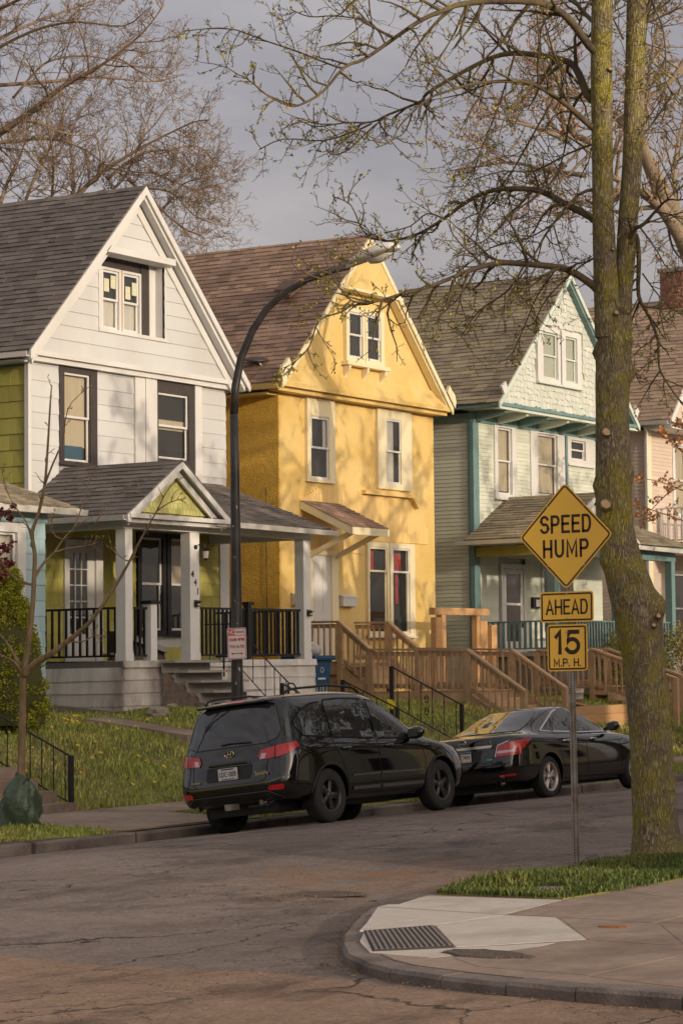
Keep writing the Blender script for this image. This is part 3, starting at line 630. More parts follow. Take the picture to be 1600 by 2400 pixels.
# porch
box('porch_floor', mat('porch_boards', (.17, .155, .145), .7, var=.2, vscale=5), H, 35.52, 41.38, 29.64, 31.9, 2.3, 2.415)
ps = Pieces(); SK = FX(29.62); siding(ps, SK, 1.36, 2.3, .236, lambda z: (35.5, 41.4), t=.022, jit=.008, split=(1.2, 2.6))
SL = FL(35.5); siding(ps, SL, 1.36, 2.3, .236, lambda z: (29.62, 32), t=.022, jit=.012, split=(.9, 1.6))
siding(ps, FX(29.6), 2.3, 2.42, .12, lambda z: (35.46, 41.42), t=.03, split=(1, 2))
box('porch_base', M_conc, H, 35.56, 41.36, 29.68, 31.9, 1.1, 2.29)
MB().bar((35.44, 29.4, 1.42), (35.38, 31.9, 1.66), .07, .1).build('base_board', mat('weathered_wood', (.33, .27, .22), .85, var=.3, vscale=8, stretch=(1, 3, 1)), H)
M_post = mat('shade_lifted_white', (.82, .80, .77), .5, var=.05, vscale=3)  # trim white raised to offset porch shade; sunlit siding takes a darker white
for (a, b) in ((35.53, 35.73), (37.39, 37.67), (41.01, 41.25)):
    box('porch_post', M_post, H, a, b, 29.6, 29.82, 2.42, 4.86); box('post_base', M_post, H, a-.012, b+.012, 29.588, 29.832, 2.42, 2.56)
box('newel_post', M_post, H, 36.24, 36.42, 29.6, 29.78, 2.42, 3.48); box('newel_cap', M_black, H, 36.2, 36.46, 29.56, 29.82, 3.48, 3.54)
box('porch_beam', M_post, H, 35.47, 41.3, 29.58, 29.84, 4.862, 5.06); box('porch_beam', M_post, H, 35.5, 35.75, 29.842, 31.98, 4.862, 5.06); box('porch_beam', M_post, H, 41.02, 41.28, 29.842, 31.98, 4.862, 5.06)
box('porch_ceiling', mat('porch_ceiling', (.5, .47, .42), .7), H, 35.3, 41.4, 29.3, 31.97, 5.065, 5.1)
railing(H, (35.62, 29.83, 0), (35.62, 31.97, 0), 2.46, 3.40, 13, M_black); railing(H, (35.74, 29.7, 0), (36.23, 29.7, 0), 2.46, 3.4, 4, M_black)
railing(H, (37.68, 29.7, 0), (39.2, 29.7, 0), 2.46, 3.42, 12, M_black); railing(H, (39.35, 29.7, 0), (41.0, 29.7, 0), 2.46, 3.42, 13, M_black); railing(H, (41.13, 29.84, 0), (41.13, 31.9, 0), 2.46, 3.42, 14, M_black)
box('rail_post', M_black, H, 39.22, 39.33, 29.64, 29.75, 2.42, 3.5); box('rail_post_cap', M_black, H, 39.18, 39.37, 29.6, 29.79, 3.5, 3.56)
# porch roof: front pediment with its ridge running back, shed roof to its right
pr = Pieces(); prf = gable_roof(H, 35.12, 38.12, 36.65, 5.1, 6.16, 29.2, 32.0, M_rg, M_white, pr, th=.06, name='porch_roof')
V = Vector((0, 2.8, 1.06)); shingles(pr, (37.7, 29.17, 5.06), (1, 0, 0), V, 3.68, V.length)
MB().prism([(37.7, 29.2, 5.03), (41.36, 29.2, 5.03), (41.36, 32, 6.09), (37.7, 32, 6.09)], (0, 0, -.06)).build('porch_roof', M_white, H)
pr.build('shingle', M_rg, prf); MB().bar((41.38, 29.18, 5.0), (41.38, 32, 6.06), .035, .12).build('rake_board', M_white, H)
for s, xf in ((-1, 35.1), (1, 38.15)):
    rake(H, (36.65, 6.14), (xf, 5.07), 29.17, .13, .04, M_white); rake(H, (36.65, 5.99), (xf-s*.16, 5.03), 29.3, .14, .05, M_white, 'frieze_board')
P2 = FX(29.42); pp = Pieces(); siding(pp, P2, 5.16, 5.9, .105, lambda z: (36.65-max(0, (5.9-z)/.70), 36.65+max(0, (5.9-z)/.73)), t=.014, split=(.09, .15), jit=.004)
box('pediment_wall', M_lime, H, 35.75, 37.7, 29.46, 29.52, 5.1, 5.25)
MB().prism([(35.4, 29.47, 5.1), (37.95, 29.47, 5.1), (36.65, 29.47, 6.02)], (0, .05, 0)).build('pediment_wall', M_lime, H)
box('cornice', M_white, H, 35.14, 38.1, 29.14, 29.5, 5.02, 5.1); box('cornice', M_white, H, 35.2, 38.05, 29.24, 29.5, 4.94, 5.018)
gutter(H, (38.0, 29.13, 4.96), (41.5, 29.13, 4.93)); gutter(H, (35.08, 32, 4.97), (35.08, 29.22, 4.97)); box('fascia', M_white, H, 35.15, 35.19, 29.25, 31.98, 4.95, 5.06)
# steps
M_step = mat('grey_step_boards', (.36, .325, .30), .8, var=.2, vscale=6, stretch=(.3, 1, 1))
for k in range(5):
    ya = 29.5-.285*k; za = 2.42-.19*k
    box('tread', M_step, H, 36.38+.02*k, 37.86, ya-.33, ya+.02, za-.19-.045+.19, za); box('riser', M_step, H, 36.42, 37.82, ya-.02, ya+.005, za-.23, za-.046)
MB().prism([(36.46, 29.5, 2.2), (36.46, 28.1, 1.3), (36.46, 28.1, 1.1), (36.46, 29.5, 1.1)], (.1, 0, 0)).build('step_stringer', mat('rotten_wood', (.28, .21, .165), .9, var=.4, vscale=10, bump=.01, bscale=20), H)
# iron handrail on the steps
def irail(house, pts, drop, nb, name='handrail', r=.014):
    MB().tube(pts, r, 6).build(name, M_iron, house)
    if drop:
        MB().tube([Vector(p)-Vector((0, 0, drop)) for p in pts[:-1]+[pts[-1]]], .01, 5).build(name, M_iron, house)
        for i in range(nb):
            t = (i+.5)/nb*(len(pts)-1); k = min(int(t), len(pts)-2); p = Vector(pts[k]).lerp(Vector(pts[k+1]), t-k); MB().tube([p, p-Vector((0, 0, drop))], .009, 5).build('iron_baluster', M_iron, house)
irail(H, [(37.75, 29.55, 3.1), (37.75, 28.85, 3.1), (37.75, 28.0, 2.3), (37.75, 27.6, 1.95)], .72, 9)
for (yy, zt) in ((29.1, 3.1), (27.62, 1.95)): MB().tube([(37.75, yy, zt), (37.75, yy, zt-1.0)], .02, 6).build('iron_post', M_iron, H)
MB().tube([(37.75, 27.6, 1.95), (37.75, 27.5, 1.94), (37.75, 27.43, 1.85), (37.75, 27.45, 1.72), (37.75, 27.55, 1.62)], .016, 6).build('handrail', M_iron, H)
# lantern, house number, little solar lights
MB().lathe([(0, -.02), (.045, 0), (.045, .03), (0, .05)], (37.55, 29.58, 4.58), 'Y', 12).build('lantern_bracket', M_black, H, smooth=True)
ln = MB().lathe([(0, .16), (.02, .15), (.075, .1), (.08, .09), (.055, .085), (.04, -.06), (.03, -.08), (.008, -.1), (0, -.12)], (37.66, 29.44, 4.42), 'Z', 8); ln.tube([(37.57, 29.56, 4.62), (37.64, 29.46, 4.64), (37.66, 29.44, 4.56)], .01, 5); ln.build('lantern', M_black, H)
MB().lathe([(.058, .08), (.045, -.055)], (37.66, 29.44, 4.42), 'Z', 8).build('lantern_glass', mat('lantern_glass', (.55, .5, .4), .15), H)
for k, (ch, xx, z) in enumerate((('4', 37.46, 4.06), ('4', 37.54, 3.90), ('1', 37.61, 3.73))):
    text(ch, .17, M_black, 'house_number', H, Matrix.Translation((xx, 29.595, z)) @ Matrix.Rotation(R(90), 4, 'X'), bold=.004)
lamp_box(H, 37.56, 29.6, 3.44); lamp_box(H, 41.16, 29.6, 3.3)
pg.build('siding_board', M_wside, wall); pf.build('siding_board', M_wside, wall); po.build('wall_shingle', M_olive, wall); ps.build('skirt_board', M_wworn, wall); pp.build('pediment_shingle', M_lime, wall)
# odds on the porch
t = thing('wooden_chair', 'unpainted wooden chair tipped behind the black porch rail', 'chair', (36.05, 30.2, 2.42)); M_pine = mat('pale_pine', (.5, .33, .19), .7, var=.2, vscale=6, stretch=(1, 1, .3))
MB().bar((35.85, 30.0, 2.47), (36.1, 30.3, 3.1), .05, .12).build('backrest', M_pine, t); MB().bar((35.85, 30.3, 2.55), (36.3, 30.1, 2.6), .3, .04).build('seat', M_pine, t)
for (a, b) in (((35.9, 30.2, 2.44), (35.86, 30.15, 2.56)), ((36.25, 30.0, 2.44), (36.28, 30.05, 2.6)), ((36.2, 30.25, 2.44), (36.1, 30.2, 2.6)), ((35.95, 30.35, 2.44), (35.95, 30.3, 2.58))): MB().bar(a, b, .04, .04).build('leg', M_pine, t)
t = thing('sheet_board', 'dark sheet of board leaning across the porch entry', 'board', (37.2, 30.6, 2.42)); MB().prism([(36.5, 30.6, 2.45), (37.4, 30.2, 2.45), (37.4, 30.25, 2.62), (36.5, 30.65, 3.0)], (.05, .25, 0)).build('panel', M_char, t); MB().bar((36.45, 30.57, 2.98), (37.4, 30.17, 2.62), .1, .1).build('edge', M_step, t)
# ------------------------------------------------------------------ 2 yellow house
H = thing('yellow_house', 'bright yellow stucco house with brown shingle roof and cream trim', 'house', (46.5, 32, 1.45))
x0, x1 = 43.5, 49.62; F = FX(Yf); xa = 46.45
m = MB().box(x0+.0, x1, Yf+.0, 43, 1.2, 8.36); wall = m.build('wall', M_yel, H)
# window recesses are cut by boxes of the windows being proud, so the stucco stays one skin
G = FX(31.85)
sl = (12.16-8.47)/(46.45-43.08)
MB().prism([(43.2, 31.85, 8.46), (49.7, 31.85, 8.46), (46.45, 31.85, 12.0)], (0, 10.5, 0)).build('gable_wall', M_yel, H)
MB().prism([(43.15, 31.62, 8.46), (49.75, 31.62, 8.46), (49.3, 31.83, 8.85), (43.6, 31.83, 8.85)], (0, .03, .0)).build('gable_flare', M_yel, H)
pc = Pieces(); rf = gable_roof(H, 43.08, 49.81, xa, 8.47, 12.16, 31.6, 43.4, M_rb, M_cream, pc); pc.build('shingle', M_rb, rf)
for s, xf in ((-1, 43.04), (1, 49.85)):
    rake(H, (xa, 12.15), (xf, 8.45), 31.56, .16, .045, M_cream); rake(H, (xa, 12.0), (xf-s*.1, 8.45), 31.62, .1, .2, M_cream, 'soffit_board')
    MB().prism([(xf+s*.03, 31.53, 8.45), (xf-s*.3, 31.53, 8.82), (xf-s*.2, 31.53, 8.98), (xf-s*.1, 31.53, 8.86), (xf+s*.02, 31.53, 8.78), (xf+s*.08, 31.53, 8.6)], (0, .08, 0)).build('rake_scroll', M_cream, H)
MB().prism([(45.22, 31.58, 10.84), (47.68, 31.58, 10.84), (xa, 31.58, 12.1)], (0, .3, 0)).build('gable_hood', M_yel, H); box('gable_hood_trim', M_cream, H, 45.18, 47.72, 31.55, 31.9, 10.78, 10.838)
for (ya, za, zb) in ((31.6, 8.36, 8.46), (31.72, 8.27, 8.358)): box('frieze', M_yel, H, 43.1, 49.8, ya, 31.995, za, zb)
window(H, FX(31.77), (45.70, 46.44, 9.19, 10.46), (45.82, 46.35, 9.29, 10.33), M_cream, sill=False, deep=.075, proud=.02)
window(H, FX(31.77), (46.46, 47.22, 9.19, 10.46), (46.54, 47.08, 9.29, 10.33), M_cream, sill=False, deep=.075, proud=.02, curtain=M_curw, cover=(0, .2, 0, 1))
box('window_shelf', M_cream, H, 45.62, 47.32, 31.66, 31.86, 9.09, 9.18)
for xx in (45.74, 46.46, 47.18): MB().prism([(xx-.04, 31.84, 9.08), (xx-.04, 31.68, 9.08), (xx-.04, 31.7, 8.98), (xx-.04, 31.8, 8.86), (xx-.04, 31.84, 8.74)], (.08, 0, 0)).build('shelf_bracket', M_cream, H)
FW = FX(31.93)
window(H, FW, (44.42, 45.47, 6.38, 8.26), (44.55, 45.24, 6.46, 7.84), M_cream, sill=False, proud=.01, deep=.065, curtain=M_curw, cover=(.75, 1, .5, 1))
box('window_panel', M_cream, H, 44.56, 45.24, 31.9, 31.921, 7.86, 8.18)
window(H, FW, (47.16, 48.57, 6.38, 8.26), (47.49, 48.12, 6.52, 8.03), M_cream, sill=False, proud=.01, deep=.065, curtain=M_curw, cover=(0, .62, 0, 1))
window(H, FW, (46.70, 47.56, 2.97, 5.13), (46.77, 47.49, 3.03, 5.02), M_cream, M_cream, split=.72, sill=M_white, proud=.01, deep=.065)
window(H, FW, (47.60, 48.64, 2.97, 5.13), (47.72, 48.42, 3.03, 5.02), M_cream, split=.72, sill=M_white, proud=.01, deep=.065, curtain=M_cur, cover=(.9, 1, 0, 1))
for (ua, ub, za, zb) in ((46.84, 47.0, 4.5, 4.92), (47.86, 48.12, 4.45, 4.9), (47.86, 47.98, 3.72, 4.4)):
    m = MB(); FW.box(m, ua, ub, -.057, -.054, za, zb); m.v = [(p[0]+.04*math.sin(p[2]*9), p[1], p[2]) for p in m.v]; m.build('red_drape', M_red, H)
# old porch scar: planks, ledge
rp = random.Random(3); u = 44.2
while u < 49.25:
    top = 6.28 if u < 46.6 else 6.2; 
    if u < 44.9: top = 5.98+(u-44.2)*.45
    if u > 48.6: top = 6.0-(u-48.6)*.75
    lo = 5.16 if u > 46.6 else 4.85
    box('plank', M_yelp, H, u, u+.098, 31.975-rp.uniform(0, .004), 32.02, lo, top); u += .1
MB().prism([(46.56, 31.86, 6.22), (48.5, 31.86, 6.22), (48.75, 31.86, 5.98), (48.8, 31.86, 6.03), (48.56, 31.86, 6.31), (46.56, 31.86, 6.31)], (0, .14, 0)).build('ledge', M_yelp, H)
# entry canopy
V = Vector((0, -1.34, -.63)); cpc = Pieces(); cn = MB().prism([(44.22, 31.99, 5.95), (45.6, 31.99, 5.95), (45.6, 30.65, 5.32), (44.22, 30.65, 5.32)], (0, 0, -.05)).build('canopy', M_cream, H)
shingles(cpc, (44.2, 30.62, 5.31), (1, 0, 0), -V, 1.42, V.length, e=.14, wr=(.15, .3)); cpc.build('shingle', M_rb, cn)
box('canopy_fascia', M_cream, H, 44.2, 45.62, 30.6, 30.645, 5.14, 5.3)
for xx in (44.2, 45.58): MB().prism([(xx, 31.98, 5.93), (xx, 30.66, 5.3), (xx, 30.66, 5.15), (xx, 31.98, 5.76)], (.04, 0, 0)).build('canopy_side', M_cream, H)
for xx in (44.5, 45.5): MB().bar((xx, 31.98, 4.72), (xx, 30.75, 5.24), .09, .1).build('canopy_brace', M_cream, H)
box('door_header', M_cream, H, 44.45, 45.62, 31.9, 31.99, 4.76, 4.86)
d = MB().box(44.5, 44.58, 31.93, 31.99, 2.4, 4.76).box(45.3, 45.56, 31.93, 31.99, 2.4, 4.76).build('door', M_cream, H)
box('door_slab', M_white, d, 44.58, 45.3, 31.955, 31.99, 2.4, 4.76)
for (a, b, c, e) in ((44.66, 44.9, 3.5, 4.6), (44.98, 45.22, 3.5, 4.6), (44.66, 44.9, 2.55, 3.35), (44.98, 45.22, 2.55, 3.35)): box('door_panel', M_white, d, a, b, 31.945, 31.954, c, e)
MB().lathe([(0, -.05), (.028, -.04), (.03, -.01), (.012, 0)], (44.64, 31.955, 3.3), 'Y', 10).build('door_knob', M_gutter, d, smooth=True)
def mailbox(hh, xx, z, w=.62):
    MB().box(xx, xx+w, 31.84, 31.985, z, z+.24).build('mailbox', M_white, hh, bevel=.012); MB().prism([(xx-.01, 31.985, z+.26), (xx+w+.01, 31.985, z+.26), (xx+w+.01, 31.82, z+.2), (xx-.01, 31.82, z+.2)], (0, 0, .012)).build('mailbox_lid', M_white, hh)
mailbox(H, 45.6, 3.63, .55); mailbox(H, 43.86, 3.63, .4)
# rough side wall, conduit, gutter, vent
MB().box(x0-.035, x0-.001, Yf+.004, 43, 1.3, 8.3).build('side_wall', M_yelr, H)
MB().tube([(x0-.06, 32.33, 6.2), (x0-.06, 32.33, 1.6)], .008, 5).build('wire', M_char, H); MB().tube([(x0-.06, 33.5, 5.0), (x0-.06, 33.5, 4.3), (x0-.06, 33.53, 4.25), (x0-.06, 33.2, 4.2), (x0-.06, 33.2, 1.6)], .02, 6).build('conduit', M_yelr, H)
gutter(H, (43.02, 43, 8.31), (43.02, 31.66, 8.3), M_yel); box('soffit', M_yel, H, 43.08, 43.46, 32.01, 43, 8.2, 8.25); box('porch_vent', M_gutter, H, 42.9, 43.08, 33.0, 33.4, 8.28, 8.34)
rv = Matrix.Translation((44.95, 33.0, 10.62)) 
vs = [(-.22, -.18, 0), (.22, -.18, .26), (.22, .18, .26), (-.22, .18, 0), (-.26, -.18, .1), (.16, -.18, .36), (.16, .18, .36), (-.26, .18, .1)]
MB().add([Vector(v)+Vector((44.99, 32.8, 10.55+.02)) for v in vs], HEX).build('roof_vent', mat('roof_vent', (.13, .075, .055), .6), H)
MB().add([Vector((v[0]*.9-.03, v[1]*1.12, v[2]+.075))+Vector((44.97, 32.8, 10.56)) for v in vs[4:]]+[Vector((v[0]*.9-.03, v[1]*1.12, v[2]+.115))+Vector((44.97, 32.8, 10.56)) for v in vs[4:]], HEX).build('roof_vent_cap', mat('roof_vent', (.13, .075, .055), .6), H)
# dish on the yellow roof edge (a thing of its own)
t = thing('satellite_dish', 'dark grey satellite dish on a white arm above the yellow side wall', 'satellite dish', (43.5, 32.5, 8.9))
mb = MB(); pr_ = [(0, .05), (.1, .045), (.2, .025), (.29, 0), (.295, .006), (.2, .035), (.1, .055), (0, .06)]; mb.lathe(pr_, (0, 0, 0), 'Z', 24)
Md = Matrix.Translation((43.42, 32.55, 9.02)) @ Matrix.Rotation(R(-12), 4, 'Y') @ Matrix.Rotation(R(8), 4, 'X'); mb.v = [tuple(Md @ Vector(v)) for v in mb.v]; mb.build('dish', M_char, t, smooth=True)
MB().tube([(43.42, 32.5, 9.0), (43.44, 32.42, 8.88), (43.42, 32.2, 8.76), (43.42, 31.95, 8.72)], .022, 6).build('arm', M_white, t); MB().tube([(43.5, 32.5, 9.0), (43.5, 32.55, 8.75), (43.55, 32.6, 8.7)], .03, 6).build('mast', M_gutter, t); box('receiver', M_gutter, t, 43.37, 43.47, 31.85, 31.97, 8.68, 8.8)

# ------------------------------------------------------------------ 3 mint green house
H = thing('mint_green_house', 'mint green clapboard house with teal trim and mossy brown roof', 'house', (54.6, 32, 1.45))
x0, x1 = 51.39, 57.85; xa = 54.6; F = FX(Yf)
wall = MB().box(x0+.1, x1, Yf+.12, 43, 1.2, 8.5).build('wall', M_mint, H)
MB().prism([(51.1, 31.2, 8.6), (58.1, 31.2, 8.6), (xa, 31.2, 12.15)], (0, 11.5, 0)).build('gable_core', M_mint, H)
pc = Pieces(); rf = gable_roof(H, 51.02, 58.2, xa, 8.69, 12.34, 31.0, 43.4, M_rm, M_teal, pc, e=.15); pc.build('shingle', M_rm, rf)
sl = (12.34-8.69)/(xa-51.02)
M_mintt = mat('mint_trim', (.58, .64, .56), .5, var=.06, vscale=3)
for s, xf in ((-1, 50.98), (1, 58.24)):
    rake(H, (xa, 12.33), (xf, 8.67), 30.95, .15, .045, M_mintt); rake(H, (xa, 12.17), (xf-s*.1, 8.66), 31.0, .1, .17, M_teal, 'soffit_board')
    MB().prism([(xf-s*.2, 30.93, 8.87), (xf-s*.36, 30.93, 9.03), (xf-s*.26, 30.93, 9.2), (xf-s*.06, 30.93, 9.06)], (0, .06, 0)).build('rake_block', M_white, H)
G = FX(31.17); pg = Pieces(); rs = random.Random(77)
z = 8.72
while z < 11.95:
    d = (12.05-z)/sl; u = xa-d
    while u < xa+d:
        wd = rs.uniform(.12, .2); u2 = min(u+wd, xa+d)
        if not (53.0 < u < 55.4 and 9.36 < z < 10.8):
            dz = rs.uniform(-.03, .03); tl = rs.uniform(-.02, .03)
            pg.add([G.P(u+.004, .028, z+dz), G.P(u2-.004, .028, z+dz+tl), G.P(u2-.004, -.02, z+dz+tl), G.P(u+.004, -.02, z+dz), G.P(u, .006, z+.18), G.P(u2, .006, z+.18), G.P(u2, -.02, z+.18), G.P(u, -.02, z+.18)])
        u = u2
    z += .155
for (a, b) in (((53.08, 54.22, 9.4, 10.82), (53.36, 54.1, 9.52, 10.7)), ((54.3, 55.32, 9.4, 10.82), (54.5, 55.1, 9.52, 10.7))): window(H, FX(31.14), a, b, M_white, M_mintt, curtain=M_curw, cover=(.1, .9, 0, 1), sill=M_mintt, proud=.05)
box('soffit', M_mintt, H, 51.1, 58.15, 31.02, 32.1, 8.55, 8.6); box('gable_trim', M_teal, H, 51.0, 58.22, 30.96, 31.2, 8.6, 8.68); box('gable_trim', M_mintt, H, 51.05, 58.18, 30.99, 31.16, 8.52, 8.549)
for i in range(7):
    xx = 51.45+i*1.02; MB().prism([(xx, 32.0, 8.54), (xx, 31.08, 8.54), (xx, 31.1, 8.46), (xx, 31.4, 8.38), (xx, 32.0, 8.3)], (.12, 0, 0)).build('bracket', M_mintt if i % 2 else M_teal, H)
box('frieze', M_teal, H, x0-.02, x1, 31.95, 32.1, 8.28, 8.548); MB().box(x0-.05, x0-.0, 32.0, 43, 8.28, 8.5).build('frieze', M_teal, H)
ph = Pieces(); W = [((52.35, 53.39, 6.45, 8.28), (52.51, 53.19, 6.56, 8.24)), ((54.12, 55.87, 6.55, 8.28), (54.48, 55.49, 6.64, 8.24)), ((56.03, 57.44, 7.55, 8.28), (56.22, 57.0, 7.68, 8.2))]
siding(ph, F, 5.2, 8.3, .098, lambda z: (x0, x1), [c for c, s in W], t=.018)
siding(ph, F, 2.6, 5.2, .098, lambda z: (x0, x1), [(52.5, 53.85, 2.5, 4.9), (54.6, 56.2, 3.0, 4.9)], t=.018)
siding(ph, FL(x0), 1.8, 8.3, .098, lambda z: (32.05, 35), t=.018)
for c, s in W: window(H, F, c, s, M_white, M_white, curtain=M_cur if c[0] < 56 else None, cover=(.08, .95, .05, 1), sill=True, proud=.05)
m = MB(); F.box(m, x0-.06, x0+.2, -.06, .05, 2.5, 8.27); m.build('corner_board', M_teal, H); m = MB(); FL(x0).box(m, 31.96, 32.12, -.05, .051, 2.5, 8.27); m.build('corner_board', M_teal, H)
m = MB(); F.box(m, 55.9, 56.0, -.05, .07, 5.6, 8.27); m.build('bay_corner', M_teal, H)
# lower wall door and window
d = MB().box(52.58, 52.68, 31.94, 32.05, 2.5, 4.8).box(53.66, 53.78, 31.94, 32.05, 2.5, 4.8).box(52.68, 53.66, 31.94, 32.05, 4.68, 4.8).build('door', M_white, H)
m = MB()
for q in ((52.69, 52.82, 2.5, 4.67), (53.52, 53.65, 2.5, 4.67), (52.82, 53.52, 2.5, 2.85), (52.82, 53.52, 4.55, 4.67), (52.82, 53.52, 3.76, 3.82)): m.box(q[0], q[1], 31.96, 32.0, q[2], q[3])
m.build('storm_door', M_white, d); [MB().add([(52.82, 31.978, a), (53.52, 31.978, a), (53.52, 31.978, b), (52.82, 31.978, b)], [(0, 1, 2, 3)]).build('pane', M_glass, d, fix=False) for a, b in ((2.85, 3.76), (3.82, 4.55))]; box('room', mat('door_brown', (.10, .07, .05), .7), d, 52.8, 53.54, 32.02, 32.03, 2.8, 4.6)
box('handle', M_black, d, 53.55, 53.6, 31.93, 31.96, 3.2, 3.32)
box('wall_box', M_black, H, 54.05, 54.45, 31.9, 31.98, 3.7, 3.98); box('wall_box_label', M_white, H, 54.18, 54.38, 31.89, 31.899, 3.74, 3.92)
window(H, F, (54.6, 55.35, 2.95, 4.9), (54.7, 55.25, 3.05, 4.8), M_white, sill=True); window(H, F, (55.42, 56.2, 2.95, 4.9), (55.52, 56.1, 3.05, 4.8), M_teal, M_teal, sill=False)
# its porch
box('porch_floor', M_step, H, 51.3, 57.8, 29.7, 31.9, 2.45, 2.55); box('porch_base', M_conc, H, 51.4, 57.75, 29.8, 31.9, 1.1, 2.445); box('porch_skirt', M_teal, H, 51.32, 57.8, 29.7, 29.79, 2.3, 2.448)
prf = None; pr = Pieces(); prf = gable_roof(H, 50.92, 55.1, 53.0, 5.34, 6.48, 29.4, 32, M_rm, M_teal, pr, th=.07, name='porch_roof', wr=(.2, .4))
V = Vector((0, 2.6, 1.0)); shingles(pr, (54.6, 29.38, 5.28), (1, 0, 0), V, 3.55, V.length); pr.build('shingle', M_rm, prf)
MB().prism([(54.5, 29.4, 5.25), (58.1, 29.4, 5.25), (58.1, 32, 6.25), (54.5, 32, 6.25)], (0, 0, -.06)).build('porch_roof', M_teal, H)
for s, xf in ((-1, 50.9), (1, 55.13)): rake(H, (53.0, 6.46), (xf, 5.31), 29.36, .13, .04, M_white)
MB().prism([(51.2, 29.6, 5.3), (54.9, 29.6, 5.3), (53.0, 29.6, 6.3)], (0, .06, 0)).build('pediment_wall', M_mintg, H)
gutter(H, (50.88, 32.2, 5.2), (50.88, 29.4, 5.2)); gutter(H, (54.9, 29.34, 5.14), (58.25, 29.34, 5.1)); box('cornice', M_white, H, 50.95, 55.1, 29.36, 29.62, 5.21, 5.29)
box('porch_beam', M_olive, H, 51.36, 51.6, 29.98, 31.93, 4.92, 5.16); box('porch_beam', M_teal, H, 51.36, 57.8, 29.72, 29.97, 4.92, 5.18); box('porch_ceiling', M_mint, H, 51.0, 58.0, 29.5, 31.95, 5.185, 5.22)
for xx in (51.4, 54.6, 57.58): box('porch_post', M_teal, H, xx, xx+.2, 29.74, 29.94, 2.55, 4.92)
railing(H, (51.5, 29.96, 0), (51.5, 31.94, 0), 2.58, 3.3, 13, M_teal, bw=.05, top=.08); railing(H, (51.62, 29.84, 0), (54.58, 29.84, 0), 2.58, 3.3, 20, M_teal, bw=.05, top=.08); railing(H, (55.9, 29.84, 0), (57.56, 29.84, 0), 2.58, 3.3, 11, M_teal, bw=.05, top=.08)
pg.build('gable_shingle', M_mintg, wall); ph.build('clapboard', M_mint, wall)

# ------------------------------------------------------------------ 4 pink house on the right edge
H = thing('beige_house', 'pinkish beige clapboard house at the right edge with tan shingle roof', 'house', (63.6, 32, 1.45))
x0, x1 = 60.6, 66.8; xa = 63.6; F = FX(Yf)
wall = MB().box(x0+.1, x1, Yf+.12, 43, 1.2, 8.8).build('wall', M_pink, H); MB().prism([(60.4, 31.2, 8.9), (66.9, 31.2, 8.9), (xa, 31.2, 12.7)], (0, 11.5, 0)).build('gable_wall', M_pink, H)
pc = Pieces(); rf = gable_roof(H, 60.24, 66.96, xa, 9.05, 12.93, 31.05, 43.4, M_rt, M_white, pc, e=.15); pc.build('shingle', M_rt, rf)
rake(H, (xa, 12.92), (60.2, 9.02), 31.0, .2, .05, M_white); rake(H, (xa, 12.92), (67.0, 9.02), 31.0, .2, .05, M_white); box('frieze', M_white, H, 60.4, 66.9, 31.1, 32.0, 8.8, 8.95); gutter(H, (60.17, 43, 8.9), (60.17, 31.1, 8.9))
ph = Pieces(); hw = [(62.1, 63.3, 6.4, 8.62)]; siding(ph, F, 2.4, 8.8, .105, lambda z: (x0, 64.5), hw+[(62.0, 63.2, 2.7, 4.9)], t=.018); siding(ph, FL(x0), 2.4, 8.8, .105, lambda z: (32.05, 36), t=.018)
window(H, F, (62.1, 63.3, 6.4, 8.62), (62.25, 63.15, 6.5, 8.5), M_white, curtain=M_cur, cover=(.2, .8, 0, 1)); window(H, F, (61.95, 63.2, 2.7, 4.9), (62.05, 63.1, 2.8, 4.8), M_white)
m = MB(); F.box(m, x0-.05, x0+.16, -.06, .05, 1.6, 8.78); m.build('corner_board', M_cream, H); MB().tube([(60.3, 31.9, 8.85), (60.5, 31.95, 8.7), (60.47, 31.94, 8.3), (60.47, 31.94, 2)], .045, 7).build('downspout', M_white, H)
box('porch_roof', M_rt, H, 60.8, 66.5, 29.3, 31.95, 5.5, 5.62); box('cornice', M_white, H, 60.75, 66.6, 29.25, 31.95, 5.3, 5.498)
box('balcony_post', M_white, H, 61.0, 61.16, 29.8, 29.96, 5.62, 6.7); railing(H, (61.16, 29.88, 0), (66, 29.88, 0), 5.64, 6.6, 20, M_white, bw=.06, top=.1); railing(H, (61.08, 29.96, 0), (61.08, 31.95, 0), 5.64, 6.6, 9, M_white, bw=.06, top=.1)
for xx in (60.95, 66.1): box('porch_post', M_white, H, xx, xx+.2, 29.6, 29.8, 1.5, 5.3)
M_brick = mat('chimney_brick', (.23, .10, .075), .85, rand=.25, var=.15, vscale=12); ch = MB().box(63.3, 64.0, 32.15, 32.9, 12.0, 13.72).build('chimney', M_conc, H); box('chimney_cap', M_conc, H, 63.24, 64.06, 32.09, 32.96, 13.72, 13.84)
bp = Pieces()
for k in range(14):
    for i in range(5):
        o = .08 if k % 2 else 0
        for fr, L0 in ((FL(63.3), 32.15), (FX(32.15), 63.3)):
            a = L0+i*.155-o; b = min(a+.145, L0+.75); a = max(a, L0)
            if b-a > .03: bp.add([fr.P(a, .012, 12.6+k*.08), fr.P(b, .012, 12.6+k*.08), fr.P(b, -.01, 12.6+k*.08), fr.P(a, -.01, 12.6+k*.08), fr.P(a, .012, 12.668+k*.08), fr.P(b, .012, 12.668+k*.08), fr.P(b, -.01, 12.668+k*.08), fr.P(a, -.01, 12.668+k*.08)])
bp.build('brick', M_brick, ch); ph.build('clapboard', M_pink, wall)

